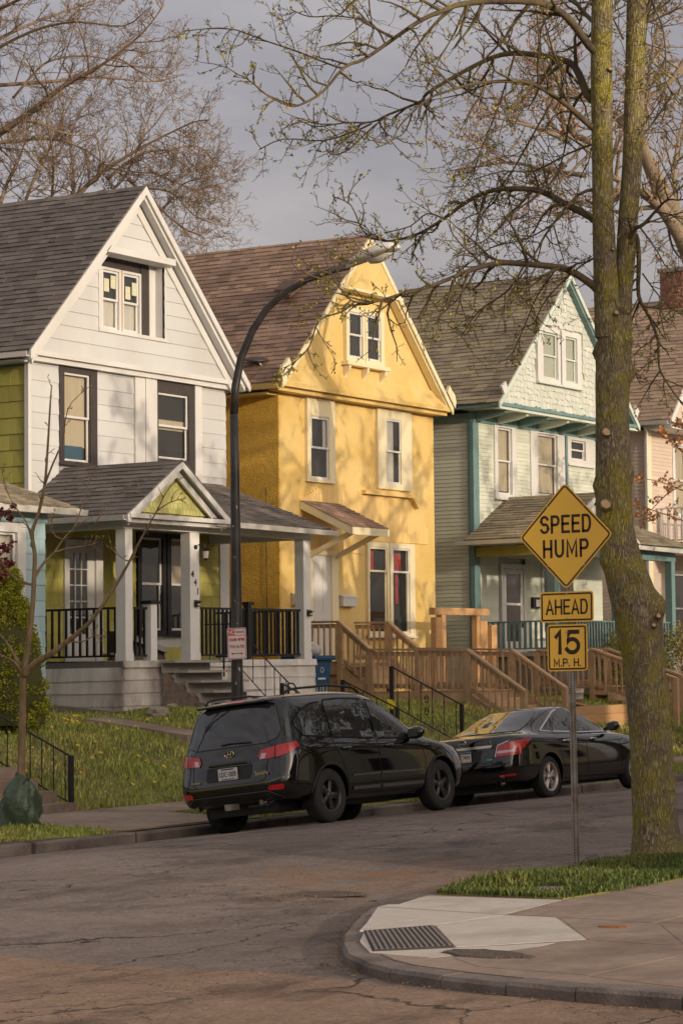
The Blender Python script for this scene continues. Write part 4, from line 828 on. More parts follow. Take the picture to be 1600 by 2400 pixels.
# ------------------------------------------------------------------ 0 pale blue house at the left edge
H = thing('pale_blue_house', 'pale blue shingled house with enclosed porch at the left edge', 'house', (30, 29.6, 1.45))
wall = MB().box(27.0, 33.3, 29.7, 31.9, 1.2, 5.1).box(26.6, 32.4, 31.9, 42, 1.2, 8).build('wall', M_blue, H)
pb = Pieces(); F0 = FX(29.6); siding(pb, F0, 1.6, 5.0, .27, lambda z: (27.0, 33.4), [(31.4, 32.86, 2.8, 4.8)], t=.02, split=(.3, .6)); siding(pb, Frame((33.4, 0, 0), (0, 1, 0), (1, 0, 0)), 1.6, 5.0, .27, lambda z: (29.6, 32), t=.02); pb.build('wall_shingle', M_blue, wall)
window(H, F0, (31.4, 32.86, 2.8, 4.82), (31.6, 32.66, 2.95, 4.66), M_white, proud=.06, curtain=M_curw, cover=(.7, 1, 0, 1))
m = MB(); F0.box(m, 31.2, 33.42, -.05, .045, 4.86, 5.02); m.build('frieze', M_blue, H)
pr = Pieces(); V = Vector((0, 2.7, 1.15)); rf = MB().prism([(26.9, 29.3, 5.12), (33.95, 29.3, 5.12), (32.4, 32, 6.25), (26.9, 32, 6.25)], (0, 0, -.05)).prism([(33.95, 29.3, 5.12), (33.95, 32.2, 5.12), (32.4, 32, 6.25)], (0, 0, -.05)).build('porch_roof', M_white, H)
shingles(pr, (26.9, 29.28, 5.12), (1, 0, 0), V, 7.05, V.length, ulim=lambda v: (0, 7.05-v*.53), e=.14); pr.build('shingle', M_rm, rf); box('fascia', M_white, H, 26.9, 34.0, 29.26, 29.3, 5.0, 5.11); gutter(H, (26.9, 29.2, 4.99), (34.0, 29.2, 4.99)); box('soffit', M_white, H, 26.9, 33.9, 29.3, 29.6, 5.02, 5.05)
gable_roof(H, 26.2, 32.8, 29.5, 8.1, 11.7, 31.7, 42.4, M_rg, M_white, Pieces(), left=False); MB().prism([(26.5, 32, 8), (32.5, 32, 8), (29.5, 32, 11.4)], (0, 10, 0)).build('gable_wall', M_blue, H)
# ================================================================== STREET FURNITURE AND YARD THINGS
MX = Matrix(((0, 0, -1, 0), (-1, 0, 0, 0), (0, 1, 0, 0), (0, 0, 0, 1)))      # local XY plane -> a plate that faces -X
M_sign = mat('sign_yellow', (.88, .53, .07), .4, var=.04, vscale=2); M_sdark = mat('sign_black', (.035, .014, .009), .5); M_galv = mat('galvanised_steel', (.36, .345, .32), .45, metal=.6, var=.25, vscale=18, col2=(.24, .2, .16), mixs=7)
def rpoly(pts, r, n=5):
    out = []; k = len(pts)
    for i in range(k):
        p, a, b = Vector(pts[i]), Vector(pts[i-1]), Vector(pts[(i+1) % k]); da, db = (a-p).normalized(), (b-p).normalized(); h = math.acos(max(-1, min(1, da.dot(db))))/2
        t = r/math.tan(h); c = p+(da+db).normalized()*(r/math.sin(h)); s = p+da*t-c; e = p+db*t-c; a0 = math.atan2(s.y, s.x); a1 = math.atan2(e.y, e.x); d = (a1-a0+math.pi) % (2*math.pi)-math.pi
        out += [(c.x+r*math.cos(a0+d*q/n), c.y+r*math.sin(a0+d*q/n)) for q in range(n+1)]
    return out
def plate(parent, name, m, pts, r, M, th=.003, n0=0.0):
    q = rpoly(pts, r); mb = MB().prism([(x, y, n0) for x, y in q], (0, 0, th)); mb.v = [tuple(M @ Vector(v)) for v in mb.v]; return mb.build(name, m, parent)
def ring(parent, name, m, pts, r, inset, wd, M, n0, th=.0015):
    def ins(d):
        c = Vector((sum(p[0] for p in pts)/len(pts), sum(p[1] for p in pts)/len(pts))); k = len(pts); o = []
        for i in range(k):
            p, a, b = Vector(pts[i]), Vector(pts[i-1]), Vector(pts[(i+1) % k]); da, db = (a-p).normalized(), (b-p).normalized(); h = math.acos(da.dot(db))/2; o.append(tuple(p+(da+db).normalized()*(d/math.sin(h))))
        return o
    A = rpoly(ins(inset), r); B = rpoly(ins(inset+wd), max(r-wd, .004)); n = len(A); mb = MB()
    mb.add([(x, y, n0+th) for x, y in A]+[(x, y, n0+th) for x, y in B]+[(x, y, n0) for x, y in A]+[(x, y, n0) for x, y in B], [(i, (i+1) % n, (i+1) % n+n, i+n) for i in range(n)]+[(i, (i+1) % n, (i+1) % n+2*n, i+2*n) for i in range(n)]+[(i+n, (i+1) % n+n, (i+1) % n+3*n, i+3*n) for i in range(n)])
    mb.v = [tuple(M @ Vector(v)) for v in mb.v]; return mb.build(name, m, parent)
sx, sy = 21.24, 12.14
T = thing('speed_hump_sign', 'yellow diamond warning sign with two plaques on a perforated steel post', 'road sign', (sx+.03, sy, .1))
po = MB().bar((sx+.035, sy-.03, -.1), (sx+.035, sy, 3.85), .05, .05, up=(1, 0, 0)).build('post', M_galv, T)
M_hole = mat('dark_hole', (.015, .013, .012), .9); hb = MB()
for k in range(140):
    z = .16+k*.0254
    for (a, b) in ((0, 1), (1, 0)):
        if a: continue
        c = Vector((sx+.035-.0262, sy-.03+.03*z/3.9, z)); pts = [c+Vector((0, .0075*math.cos(q*1.0472), .0075*math.sin(q*1.0472))) for q in range(6)]; hb.prism(pts, (.0008, 0, 0))
        c = Vector((sx+.035, sy-.03+.03*z/3.9-.0262, z)); pts = [c+Vector((.0075*math.cos(q*1.0472), 0, .0075*math.sin(q*1.0472))) for q in range(6)]; hb.prism(pts, (0, .0008, 0))
hb.build('post_holes', M_hole, po, kind='stuff')
def arc(cx, cy, rx, ry, a0, a1, n=10): return [(cx+rx*math.cos(R(a0+(a1-a0)*i/n)), cy+ry*math.sin(R(a0+(a1-a0)*i/n))) for i in range(n+1)]
GLY = {'H': (.95, [[(0, 0), (0, 1)], [(1, 0), (1, 1)], [(0, .5), (1, .5)]]), 'U': (.95, [[(0, 1)]+arc(.5, .34, .5, .34, 180, 360)+[(1, 1)]]), 'M': (1.15, [[(0, 0), (0, 1), (.5, .22), (1, 1), (1, 0)]]), 'P': (.9, [[(0, 0), (0, 1), (.6, 1)]+arc(.62, .735, .38, .265, 90, -90)+[(0, .47)]]),
       'E': (.85, [[(1, 1), (0, 1), (0, 0), (1, 0)], [(0, .52), (.85, .52)]]), 'D': (.95, [[(0, 0), (0, 1), (.5, 1)]+arc(.55, .5, .45, .5, 90, -90)+[(0, 0)]]), 'A': (1.05, [[(0, 0), (.5, 1), (1, 0)], [(.2, .3), (.8, .3)]]),
       'S': (.95, [arc(.5, .745, .46, .255, 25, 180)+arc(.5, .745, .46, .255, 180, 262, 5)+arc(.5, .265, .5, .265, 82, 0, 5)+arc(.5, .265, .5, .265, 0, -155)]), '1': (.42, [[(.1, .78), (.75, 1), (.75, 0)]]), '5': (.95, [[(.92, 1), (.2, 1), (.1, .53)]+arc(.46, .32, .52, .33, 130, -150, 14)]), '.': (.16, [[(.4, .0), (.4, .03)]]), ' ': (.3, [])}
def strokes(s, hgt, wd, gap, sw, M, parent):
    """road sign lettering drawn with strokes of even width, one mesh for each letter"""
    ws = [GLY[c][0]*wd for c in s]; x = -(sum(ws)+gap*(len(s)-1))/2
    for c, w_ in zip(s, ws):
        mb = MB()
        for st in GLY[c][1]:
            P = [Vector((x+a*w_, (b-.5)*(hgt-sw), 0)) for a, b in st]; k = len(P); Lf, Rt = [], []
            for i in range(k):
                d0 = (P[i]-P[i-1]).normalized() if i else (P[1]-P[0]).normalized(); d1 = (P[i+1]-P[i]).normalized() if i < k-1 else d0; n0 = Vector((-d0.y, d0.x, 0)); n1 = Vector((-d1.y, d1.x, 0)); nn = (n0+n1)
                nn = nn.normalized() if nn.length > .2 else n0; q = min(1/max(nn.dot(n0), .35), 2.0); e = Vector()
                if i == 0: e = -d0*sw/2
                if i == k-1: e = d0*sw/2
                Lf.append(P[i]+e+nn*sw/2*q); Rt.append(P[i]+e-nn*sw/2*q)
            mb.add(Lf+Rt, [(i, i+1, i+1+k, i+k) for i in range(k-1)])
        if mb.v:
            b = len(mb.v); mb.v = [tuple(M @ Vector(v)) for v in mb.v]; mb.build('lettering', M_sdark, parent, fix=False)
        x += w_+gap
def signplate(z, pts, r, name, lines):
    M = Matrix.Translation((sx, sy+.012, z)) @ MX; p = plate(T, name, M_sign, pts, r, M); ring(p, 'border', M_sdark, pts, max(r-.012, .012), .014, .016, M, .0032)
    for (s, hgt, wd, y, gap, sw) in lines: strokes(s, hgt, wd, gap, sw, M @ Matrix.Translation((0, y, .0034)), p)
    return p
h = .5385
p = signplate(3.41, [(-h, 0), (0, -h), (h, 0), (0, h)], .05, 'diamond_plate', [('SPEED', .185, .085, .12, .045, .028), ('HUMP', .185, .087, -.125, .052, .028)])
for (a, b) in ((-.21, .3), (.21, .3), (-.21, -.3), (.21, -.3)):
    MB().lathe([(0, -.008), (.012, -.005), (.014, 0)], (sx-.002, sy+.012-a, 3.41+b), 'X', 8).build('bolt', M_galv, p)
p = signplate(2.70, [(-.305, -.1525), (.305, -.1525), (.305, .1525), (-.305, .1525)], .035, 'ahead_plaque', [('AHEAD', .155, .07, 0, .031, .021)])
for b in (.125, -.12): MB().lathe([(0, -.008), (.011, -.005), (.013, 0)], (sx-.002, sy+.012, 2.7+b), 'X', 8).build('bolt', M_galv, p)
p = signplate(2.292, [(-.2286, -.232), (.2286, -.232), (.2286, .232), (-.2286, .232)], .035, 'speed_plaque', [('15', .245, .145, .055, .062, .042), ('M.P. H.', .083, .048, -.147, .02, .0145)])
for b in (.155, -.15): MB().lathe([(0, -.008), (.011, -.005), (.013, 0)], (sx-.002, sy+.012, 2.292+b), 'X', 8).build('bolt', M_galv, p)
# ------------------------------------------------------------------ street lamp
T = thing('street_lamp', 'tall black street lamp with curved arm and grey cobra head', 'street lamp', (28.78, 21.95, .1))
M_pole = mat('lamp_pole_black', (.024, .021, .021), .42, var=.25, vscale=3, col2=(.05, .045, .042), mixs=4)
path = [(28.78, 21.95, .05), (28.78, 21.95, 1.4), (28.79, 21.96, 3.0), (28.8, 21.98, 5.0), (28.8, 21.99, 5.9)]
arm = [(28.8, 21.99, 5.9), (28.81, 21.97, 6.3), (28.83, 21.88, 6.72), (28.87, 21.7, 7.12), (28.91, 21.48, 7.42), (28.96, 21.2, 7.64), (29.03, 20.85, 7.81), (29.1, 20.48, 7.92), (29.16, 20.2, 7.96)]
MB().tube(path, [.105, .088, .078, .066, .06], 14).build('pole', M_pole, T, smooth=True); MB().tube(arm, [.06, .058, .056, .054, .052, .05, .048, .046, .044], 12).build('arm', M_pole, T, smooth=True)
MB().lathe([(.16, 0), (.16, .1), (.125, .16), (.11, .5), (.1, .55)], (28.78, 21.95, .05), 'Z', 12).build('base', M_pole, T, smooth=True)
def lamphead():
    mb = MB(); secs = [(0, .06, .055, 0), (.12, .1, .085, .02), (.3, .155, .115, .035), (.54, .17, .125, .035), (.74, .15, .1, .02), (.84, .08, .055, .0), (.87, .01, .01, -.01)]; n = 14; base = []
    for (d, w_, hh, o) in secs:
        for j in range(n):
            t = 2*math.pi*j/n; z = hh*math.sin(t); z = z if z > 0 else z*.45
            mb.v.append((29.16+.03*d+w_*math.cos(t), 20.22-d, 7.965+.24*d+o+z))
    for i in range(len(secs)-1):
        for j in range(n): a = i*n+j; b = i*n+(j+1) % n; mb.f.append((a, b, b+n, a+n))
    return mb
hd = lamphead().build('lamp_head', mat('lamp_head_grey', (.74, .71, .66), .45, var=.08, vscale=8), T, smooth=True)
mb = MB(); n = 12
for (r1, zz) in ((1, 0), (.75, -.05), (.3, -.075)):
    for j in range(n): t = 2*math.pi*j/n; mb.v.append((29.175+.11*r1*math.cos(t), 19.68+.22*r1*math.sin(t), 8.06+.24*(-.2*r1*math.sin(t))+zz))
for i in range(2):
    for j in range(n): a = i*n+j; b = i*n+(j+1) % n; mb.f.append((a, b, b+n, a+n))
mb.f.append(tuple(range(2*n, 3*n))); mb.build('lens', mat('lamp_diffuser', (.75, .7, .62), .15, coat=.5), hd, smooth=True)
M_flake = mat('bare_metal_flake', (.5, .45, .4), .5)
mb = MB()
for k in range(34):
    z = rnd.choice([rnd.uniform(.6, 2.3), rnd.uniform(.6, 1.6), rnd.uniform(1.5, 4.6)]); a = R(rnd.uniform(190, 300)); rr = .098-.006*z+.0015; c = Vector((28.78+rr*math.cos(a), 21.95+rr*math.sin(a)+.01*z/2, z)); tx = Vector((-math.sin(a), math.cos(a), 0)); s = rnd.uniform(.008, .03)
    mb.add([c+tx*s*rnd.uniform(.4, 1)*q+Vector((0, 0, s*p)) for q, p in ((-.5, -1), (.5, -.7), (.6, .6), (-.3, 1.2))], [(0, 1, 2, 3)])
mb.build('paint_chips', M_flake, T, kind='stuff', fix=False)
# no parking sign strapped to the pole
T = thing('parking_sign', 'white and red no parking sign strapped to the lamp pole', 'parking sign', (28.64, 21.92, 2.3))
an = R(-12); Mn = Matrix.Translation((28.66, 21.86, 2.56)) @ Matrix.Rotation(R(18), 4, 'Z') @ MX @ Matrix.Rotation(R(1.5), 4, 'Z')
M_sw = mat('sign_white', (.74, .70, .66), .4); M_sr = mat('sign_red', (.55, .025, .03), .45); W2, H2 = .142, .225
pts = [(-W2, -H2), (W2, -H2), (W2, H2), (-W2, H2)]; p = plate(T, 'plate', M_sw, pts, .02, Mn); ring(p, 'border', M_sr, pts, .014, .007, .008, Mn, .0032)
q = MB().box(-W2+.017, -.02, .125, .205, .0032, .0045); q.v = [tuple(Mn @ Vector(v)) for v in q.v]; q.build('red_block', M_sr, p); q = MB().box(-W2+.017, W2-.017, .112, .119, .0032, .0045); q.v = [tuple(Mn @ Vector(v)) for v in q.v]; q.build('red_line', M_sr, p)
text('NO', .085, M_sw, 'lettering', p, Mn @ Matrix.Translation((-.073, .163, .0055)), bold=.002, extrude=.0005, sx=.85); text('PARKING', .042, M_sr, 'lettering', p, Mn @ Matrix.Translation((.052, .163, .0045)), bold=.0012, extrude=.0005, sx=.72)
text('9AM-4PM', .066, M_sr, 'lettering', p, Mn @ Matrix.Translation((0, .055, .0045)), bold=.0018, extrude=.0005, sx=.86); text('THU & FRI', .062, M_sr, 'lettering', p, Mn @ Matrix.Translation((0, -.045, .0045)), bold=.0018, extrude=.0005, sx=.8)
q = MB().prism([(-.09, -.145, .0032), (-.06, -.125, .0032), (-.06, -.138, .0032), (.06, -.138, .0032), (.06, -.125, .0032), (.09, -.145, .0032), (.06, -.165, .0032), (.06, -.152, .0032), (-.06, -.152, .0032), (-.06, -.165, .0032)], (0, 0, .0012)); q.v = [tuple(Mn @ Vector(v)) for v in q.v]; q.build('arrow', M_sr, p)
for z in (2.4, 2.72): MB().lathe([(.094, -.012), (.097, 0), (.094, .012)], (28.785, 21.96, z), 'Z', 14).build('strap', M_galv, T)
# ------------------------------------------------------------------ wooden walkway with stairs in front of the yellow house
M_deck = mat('deck_wood', (.56, .37, .205), .75, var=.18, vscale=5, rand=.18, stretch=(1, 1, 1), col2=(.42, .28, .165), mixs=1.8, bump=.002, bscale=40)
M_fresh = mat('fresh_cedar', (.60, .34, .15), .7, var=.12, vscale=5, rand=.1, stretch=(.5, 3, 3))
T = thing('wooden_walkway', 'timber walkway with stairs and railings leading to the yellow door', 'walkway', (45, 29, 1.3))
def stair_rail(T, x, pts, hb, side, spacing=.14, m=M_deck, posts=()):
    """pts: list of (y, rail z); flat-topped hand rail, bottom rail, square balusters"""
    for (ya, za), (yb, zb) in zip(pts, pts[1:]):
        MB().bar((x, ya, za), (x, yb, zb), .14, .045).build('hand_rail', m, T); MB().bar((x, ya, za-.09), (x, yb, zb-.09), .045, .09).build('top_rail', m, T); MB().bar((x, ya, za-hb+.1), (x, yb, zb-hb+.1), .045, .09).build('bottom_rail', m, T)
        n = max(1, int(abs(yb-ya)/spacing))
        for k in range(n):
            t = (k+.5)/n; y = ya+(yb-ya)*t; z = za+(zb-za)*t; MB().bar((x+side*.042, y, z-hb+.03), (x+side*.042, y, z-.05), .036, .036, up=(1, 0, 0)).build('baluster', m, T)
    for (y, zt, zl) in posts: MB().box(x-.055, x+.055, y-.055, y+.055, zl, zt-.02).build('post', m, T)
L1 = [(31.7, 3.25), (30.78, 3.24), (30.0, 2.62), (27.55, 2.56), (26.17, 1.67)]; R1 = [(31.78, 3.26), (30.88, 3.24), (30.1, 2.64), (27.69, 2.56), (26.35, 1.70)]
stair_rail(T, 43.95, L1, .88, -1, posts=[(31.7, 3.25, 1.4), (30.78, 3.24, 1.3), (30.0, 2.62, 1.2), (28.8, 2.58, 1.2), (27.55, 2.56, 1.0), (26.2, 1.69, .6)]); stair_rail(T, 45.98, R1, .88, -1, posts=[(30.88, 3.24, 1.3), (30.1, 2.64, 1.2), (28.9, 2.6, 1.2), (27.69, 2.56, 1.0), (26.38, 1.71, .6)])
y = 31.95
while y > 30.85: box('deck_board', M_deck, T, 43.95, 45.98, y-.138, y, 2.33, 2.365); y -= .145
for k in range(3):
    yb = 30.85-.27*k; z = 2.36-.165*(k+1); box('tread', M_deck, T, 43.98, 45.95, yb-.28, yb, z-.035, z); box('riser', M_deck, T, 43.98, 45.95, yb-.012, yb-.002, z, z+.13)
y = 30.03
while y > 27.62: box('deck_board', M_deck, T, 43.95, 45.98, y-.138, y, 1.675, 1.71); y -= .145
for k in range(5):
    yb = 27.6-.275*k; z = 1.70-.17*(k+1); box('tread', M_deck, T, 43.98, 45.95, yb-.29, yb, z-.035, z); box('riser', M_deck, T, 43.98, 45.95, yb-.012, yb-.002, z, z+.135)
for xx in (43.93, 45.93):
    box('joist', M_deck, T, xx, xx+.05, 30.85, 31.95, 2.1, 2.328); box('joist', M_deck, T, xx, xx+.05, 27.6, 30.05, 1.47, 1.672); MB().prism([(xx, 27.6, 1.68), (xx, 26.2, .84), (xx, 26.2, .6), (xx, 26.45, .6), (xx, 27.6, 1.35)], (.05, 0, 0)).build('stringer', M_deck, T); MB().prism([(xx, 30.85, 2.34), (xx, 30.0, 1.8), (xx, 30.0, 1.55), (xx, 30.85, 2.05)], (.05, 0, 0)).build('stringer', M_deck, T)
for k in range(6): box('skirt_board', M_deck, T, 43.99, 44.02, 30.1, 31.95, 1.25+.17*k, 1.25+.17*k+.16)
# the second walkway towards the mint house
T = thing('wooden_walkway', 'timber railing with stairs sloping down behind the tree trunk', 'walkway', (49.8, 27.5, 1.3))
stair_rail(T, 49.6, [(29.2, 2.58), (27.72, 2.57), (25.55, 1.86)], .88, -1, posts=[(29.2, 2.58, 1.0), (27.72, 2.57, 1.0), (25.55, 1.88, .5)]); stair_rail(T, 51.2, [(29.2, 2.6), (28.2, 2.59), (26.2, 1.9)], .88, -1, posts=[(28.2, 2.58, 1.0), (26.2, 1.92, .5)])
y = 29.3
while y > 27.7: box('deck_board', M_deck, T, 49.6, 51.2, y-.138, y, 1.675, 1.71); y -= .145
for k in range(6):
    yb = 27.7-.36*k; z = 1.70-.16*(k+1); box('tread', M_deck, T, 49.6, 51.2, yb-.37, yb, z-.035, z); box('riser', M_deck, T, 49.6, 51.2, yb-.012, yb-.002, z, z+.125)
# timber frame of posts by the mint house
T = thing('garden_pergola', 'new orange timber pergola of posts and a cross beam by the green wall', 'pergola', (47.9, 30.5, 1.5))
box('cross_beam', M_fresh, T, 47.15, 49.5, 30.42, 30.58, 3.42, 3.58)
for (a, b, lo, hi) in ((47.2, 47.42, 1.4, 3.36), (47.44, 47.62, 1.4, 3.415), (48.95, 49.1, 1.4, 3.415), (49.12, 49.42, 1.4, 3.3), (49.6, 49.85, 1.4, 3.2)): box('post', M_fresh, T, a, b, 30.43, 30.57, lo, hi)
# ------------------------------------------------------------------ planter, gravel, bucket
T = thing('timber_planter', 'raised planter of fresh timber boards beside the walkway', 'planter', (47, 26, .6))
for k in range(5): box('board', M_fresh, T, 45.75, 49.4, 26.0+rnd.uniform(-.004, .004), 26.045, .38+.186*k, .38+.186*k+.18); box('board', M_fresh, T, 45.75, 45.79, 26.05, 27.9, .38+.186*k, .38+.186*k+.18)
box('soil_fill', M_gravel, T, 45.8, 49.4, 26.05, 27.5, .3, 1.26)
mb = MB()
for k in range(1500):
    x, y = rnd.uniform(45.82, 49.35), rnd.uniform(26.06, 27.45); s = rnd.uniform(.012, .03); z = 1.262+.05*max(0, math.sin((x-45.8)*1.6))*(y-26)
    mb.add([(x+s, y, z), (x-s*.5, y+s*.8, z), (x-s*.6, y-s*.7, z), (x+rnd.uniform(-.5, .5)*s, y, z+s*1.1)], [(0, 1, 3), (1, 2, 3), (2, 0, 3)])
tag(mb.build('gravel', mat('pale_gravel', (.42, .37, .32), .9, rand=.35), kind='stuff', fix=False), 'pale loose gravel heaped on the timber planter', 'gravel')
T = thing('bucket', 'white lidded plastic bucket half full of brown liquid on the gravel', 'bucket', (46.8, 26.6, 1.28)); bx, by, bz = 46.62, 26.45, 1.27
MB().lathe([(0, 0), (.125, 0), (.128, .19)], (bx, by, bz), 'Z', 20).build('body', mat('dirty_plastic', (.25, .19, .16), .5, var=.2, vscale=10), T, smooth=True); MB().lathe([(.129, .188), (.142, .32), (.15, .32), (.15, .34), (.14, .345), (.148, .36), (.152, .4), (.145, .4), (.13, .39)], (bx, by, bz), 'Z', 20).build('rim', M_white, T, smooth=True); MB().lathe([(.155, .385), (.156, .41), (.14, .415), (0, .415)], (bx, by, bz), 'Z', 20).build('lid', mat('cream_lid', (.68, .5, .25), .5), T)
MB().tube([(bx-.15, by, bz+.36), (bx-.1, by-.05, bz+.5), (bx, by-.07, bz+.56), (bx+.1, by-.05, bz+.48), (bx+.15, by, bz+.36)], .005, 5).build('handle', M_galv, T)
tag(MB().bar((45.9, 26.5, 1.45), (46.5, 26.2, 1.33), .09, .04).build('loose_plank', M_fresh), 'short offcut plank lying on the gravel beside the bucket', 'plank')
# pile of boards at the right edge
T = thing('lumber_pile', 'loose pile of brown boards on the ground at the right edge', 'lumber', (51, 24.6, .5)); rl = random.Random(4)
for k in range(12): MB().bar((49.2+rl.uniform(-.3, .3), 24.75+rl.uniform(-.25, .3), .42+.05*k), (52.5+rl.uniform(-.4, .4), 24.75+rl.uniform(-.3, .3), .42+.05*k+rl.uniform(-.04, .05)), .14, .04).build('board', M_deck, T)
# ------------------------------------------------------------------ wheeled bin
T = thing('wheeled_bin', 'blue wheeled recycling bin with white painted marks beside the porch', 'bin', (42.03, 30.2, 1.45)); M_bin = mat('bin_blue', (.018, .075, .17), .5, var=.15, vscale=5)
def tap(x0, x1, y0, y1, z0, z1, k): cx, cy = (x0+x1)/2, (y0+y1)/2; return [(cx+(x-cx)*k, cy+(y-cy)*k, z0) for x, y in ((x0, y0), (x1, y0), (x1, y1), (x0, y1))]+[(x, y, z1) for x, y in ((x0, y0), (x1, y0), (x1, y1), (x0, y1))]
MB().add(tap(41.73, 42.38, 29.9, 30.6, 1.46, 2.4, .8), HEX).build('body', M_bin, T, bevel=.02); MB().add(tap(41.68, 42.43, 29.83, 30.64, 2.4, 2.5, 1), HEX).build('lid', M_bin, T, bevel=.02); MB().tube([(41.78, 29.84, 2.44), (42.33, 29.84, 2.44)], .018, 6).build('handle', M_bin, T)
box('lid_hinge', M_bin, T, 41.68, 42.43, 30.64, 30.68, 2.38, 2.52)
for q in (41.78, 42.28): MB().lathe([(.02, -.03), (.1, -.03), (.11, 0), (.1, .03), (.02, .03)], (q, 30.6, 1.56), 'X', 14).build('wheel', M_black, T)
def onbin(u, z): k = .8+.2*(z-1.46)/.94; return Vector((42.055+(u)*k, 30.25-.35*k-.004, z))
MB().tube([onbin(.055*math.cos(t), 2.2+.055*math.sin(t)) for t in np.linspace(0, 6.28, 14)], .008, 4).build('emblem', M_white, T); box('emblem', M_white, T, 41.92, 42.18, 29.915, 29.925, 2.0, 2.04)
for dx in (-.17, .08): MB().tube([onbin(dx+.0, 1.85), onbin(dx+.01, 1.62), onbin(dx+.06, 1.56), onbin(dx+.12, 1.62), onbin(dx+.14, 1.86), onbin(dx+.15, 1.6)], .016, 5).build('painted_mark', M_white, T)
T = thing('rubbish_bag', 'white bulging rubbish bag on top of the blue bin', 'bag', (42.08, 30.25, 2.5)); mb = MB(); mb.lathe([(0, 0), (.2, .0), (.26, .1), (.22, .2), (.1, .28), (.03, .31), (.05, .35), (0, .36)], (42.08, 30.25, 2.5), 'Z', 14); mb.v = [(x+.03*math.sin(z*30+y*9), y+.03*math.sin(x*21), z) for x, y, z in mb.v]; mb.build('bag', mat('bag_plastic', (.5, .47, .44), .35, var=.2, vscale=8), T, smooth=True)
# ------------------------------------------------------------------ iron handrails
def iron_rail(label, a, b, htop, n, name='iron_railing', posts=True, scroll=False, base=None):
    a, b = Vector(a), Vector(b); T = thing(name, label, 'railing', tuple((a+b)/2-Vector((0, 0, htop)))); MB().tube([a, b], .016, 6).build('hand_rail', M_iron, T); lo = Vector((0, 0, htop-.12)); MB().tube([a-lo, b-lo], .012, 6).build('bottom_rail', M_iron, T)
    for i in range(n): p = a.lerp(b, (i+.5)/n); MB().tube([p, p-lo], .009, 5).build('bar', M_iron, T)
    for p in (a, b): MB().box(p.x-.03, p.x+.03, p.y-.03, p.y+.03, p.z-htop-.2, p.z+.01).build('post', M_iron, T)
    if scroll:
        for s in (-1, 1):
            for zc in (-.25, -.48):
                c = a.lerp(b, .5)+Vector((0, 0, zc)); MB().tube([c+Vector((0, s*(.01+.05*math.sin(q)*q/5), .07*math.cos(q))) for q in np.linspace(0, 5.5, 14)], .008, 5).build('scroll', M_iron, T)
    return T
iron_rail('black iron railing with scrollwork on the bank before the walkway', (39.0, 26.15, 2.22), (39.0, 24.6, 1.48), .85, 6, scroll=True)
iron_rail('curved black iron handrail just above the car roof, left one', (35.9, 26.4, 1.95), (35.9, 25.2, 1.4), .8, 4); iron_rail('curved black iron handrail just above the car roof, right one', (38.05, 26.6, 1.98), (38.05, 25.4, 1.45), .8, 4)
iron_rail('long black iron stair railing at the lower left corner', (27.9, 26.2, 1.86), (27.9, 24.25, .98), .8, 9); iron_rail('short black iron stair railing at the left edge', (26.2, 26.0, 1.75), (26.2, 24.3, .95), .8, 8)
# concrete steps of the blue house and the raised path of the white house
T = thing('concrete_steps', 'worn concrete steps climbing the bank at the left edge', 'steps', (27.1, 25, .2))
for k in range(6): box('step', M_walk, T, 26.3, 27.85, 24.1+.36*k, 26.6, .15+.17*k, .15+.17*(k+1)-.002)
T = thing('concrete_path', 'short raised concrete path across the grass bank', 'path', (33.4, 27.3, 1.3)); MB().add([(33.0, 26.2, .7), (33.9, 26.5, .7), (33.9, 28.6, 1.1), (33.0, 28.35, 1.1), (33.0, 26.2, 1.13), (33.9, 26.5, 1.15), (33.9, 28.6, 1.43), (33.0, 28.35, 1.42)], HEX).build('slab', M_walk, T)
M_field = mat('field_stone', (.33, .28, .23), .9, var=.3, vscale=6, bump=.03, bscale=12)
def rock(label, c, s, seed):
    bm = bmesh.new(); bmesh.ops.create_icosphere(bm, subdivisions=2, radius=1); rr = random.Random(seed)
    for v in bm.verts: v.co = Vector((v.co.x*s[0], v.co.y*s[1], v.co.z*s[2]))*(1+rr.uniform(-.16, .16))
    me = bpy.data.meshes.new('rock'); bm.to_mesh(me); bm.free(); me.materials.append(M_field); o = put('rock', me); o.location = c; tag(o, label, 'rock')
rock('pale flat rock on the lawn before the white porch', (35.2, 28.6, 1.47), (.26, .2, .13), 1); rock('small pale rock at the foot of the porch skirt', (36.35, 29.2, 1.5), (.16, .13, .13), 2); rock('brownish rock below the evergreen shrub', (30.9, 28.2, 1.5), (.2, .15, .1), 3)
# watering bag on the young street tree is built with the tree

T = thing('marker_flag', 'small yellow marker flag on a wire in the lawn', 'flag', (38.6, 26.0, 1.0)); MB().tube([(38.45, 25.9, .9), (38.45, 25.9, 1.62)], .006, 5).build('wire', M_galv, T); MB().add([(38.45, 25.9, 1.62), (38.47, 25.86, 1.44), (38.5, 25.8, 1.42), (38.52, 25.74, 1.5), (38.5, 25.8, 1.6)], [(0, 1, 2, 3, 4)]).build('flag', mat('flag_yellow', (.8, .62, .03), .6), T, fix=False)
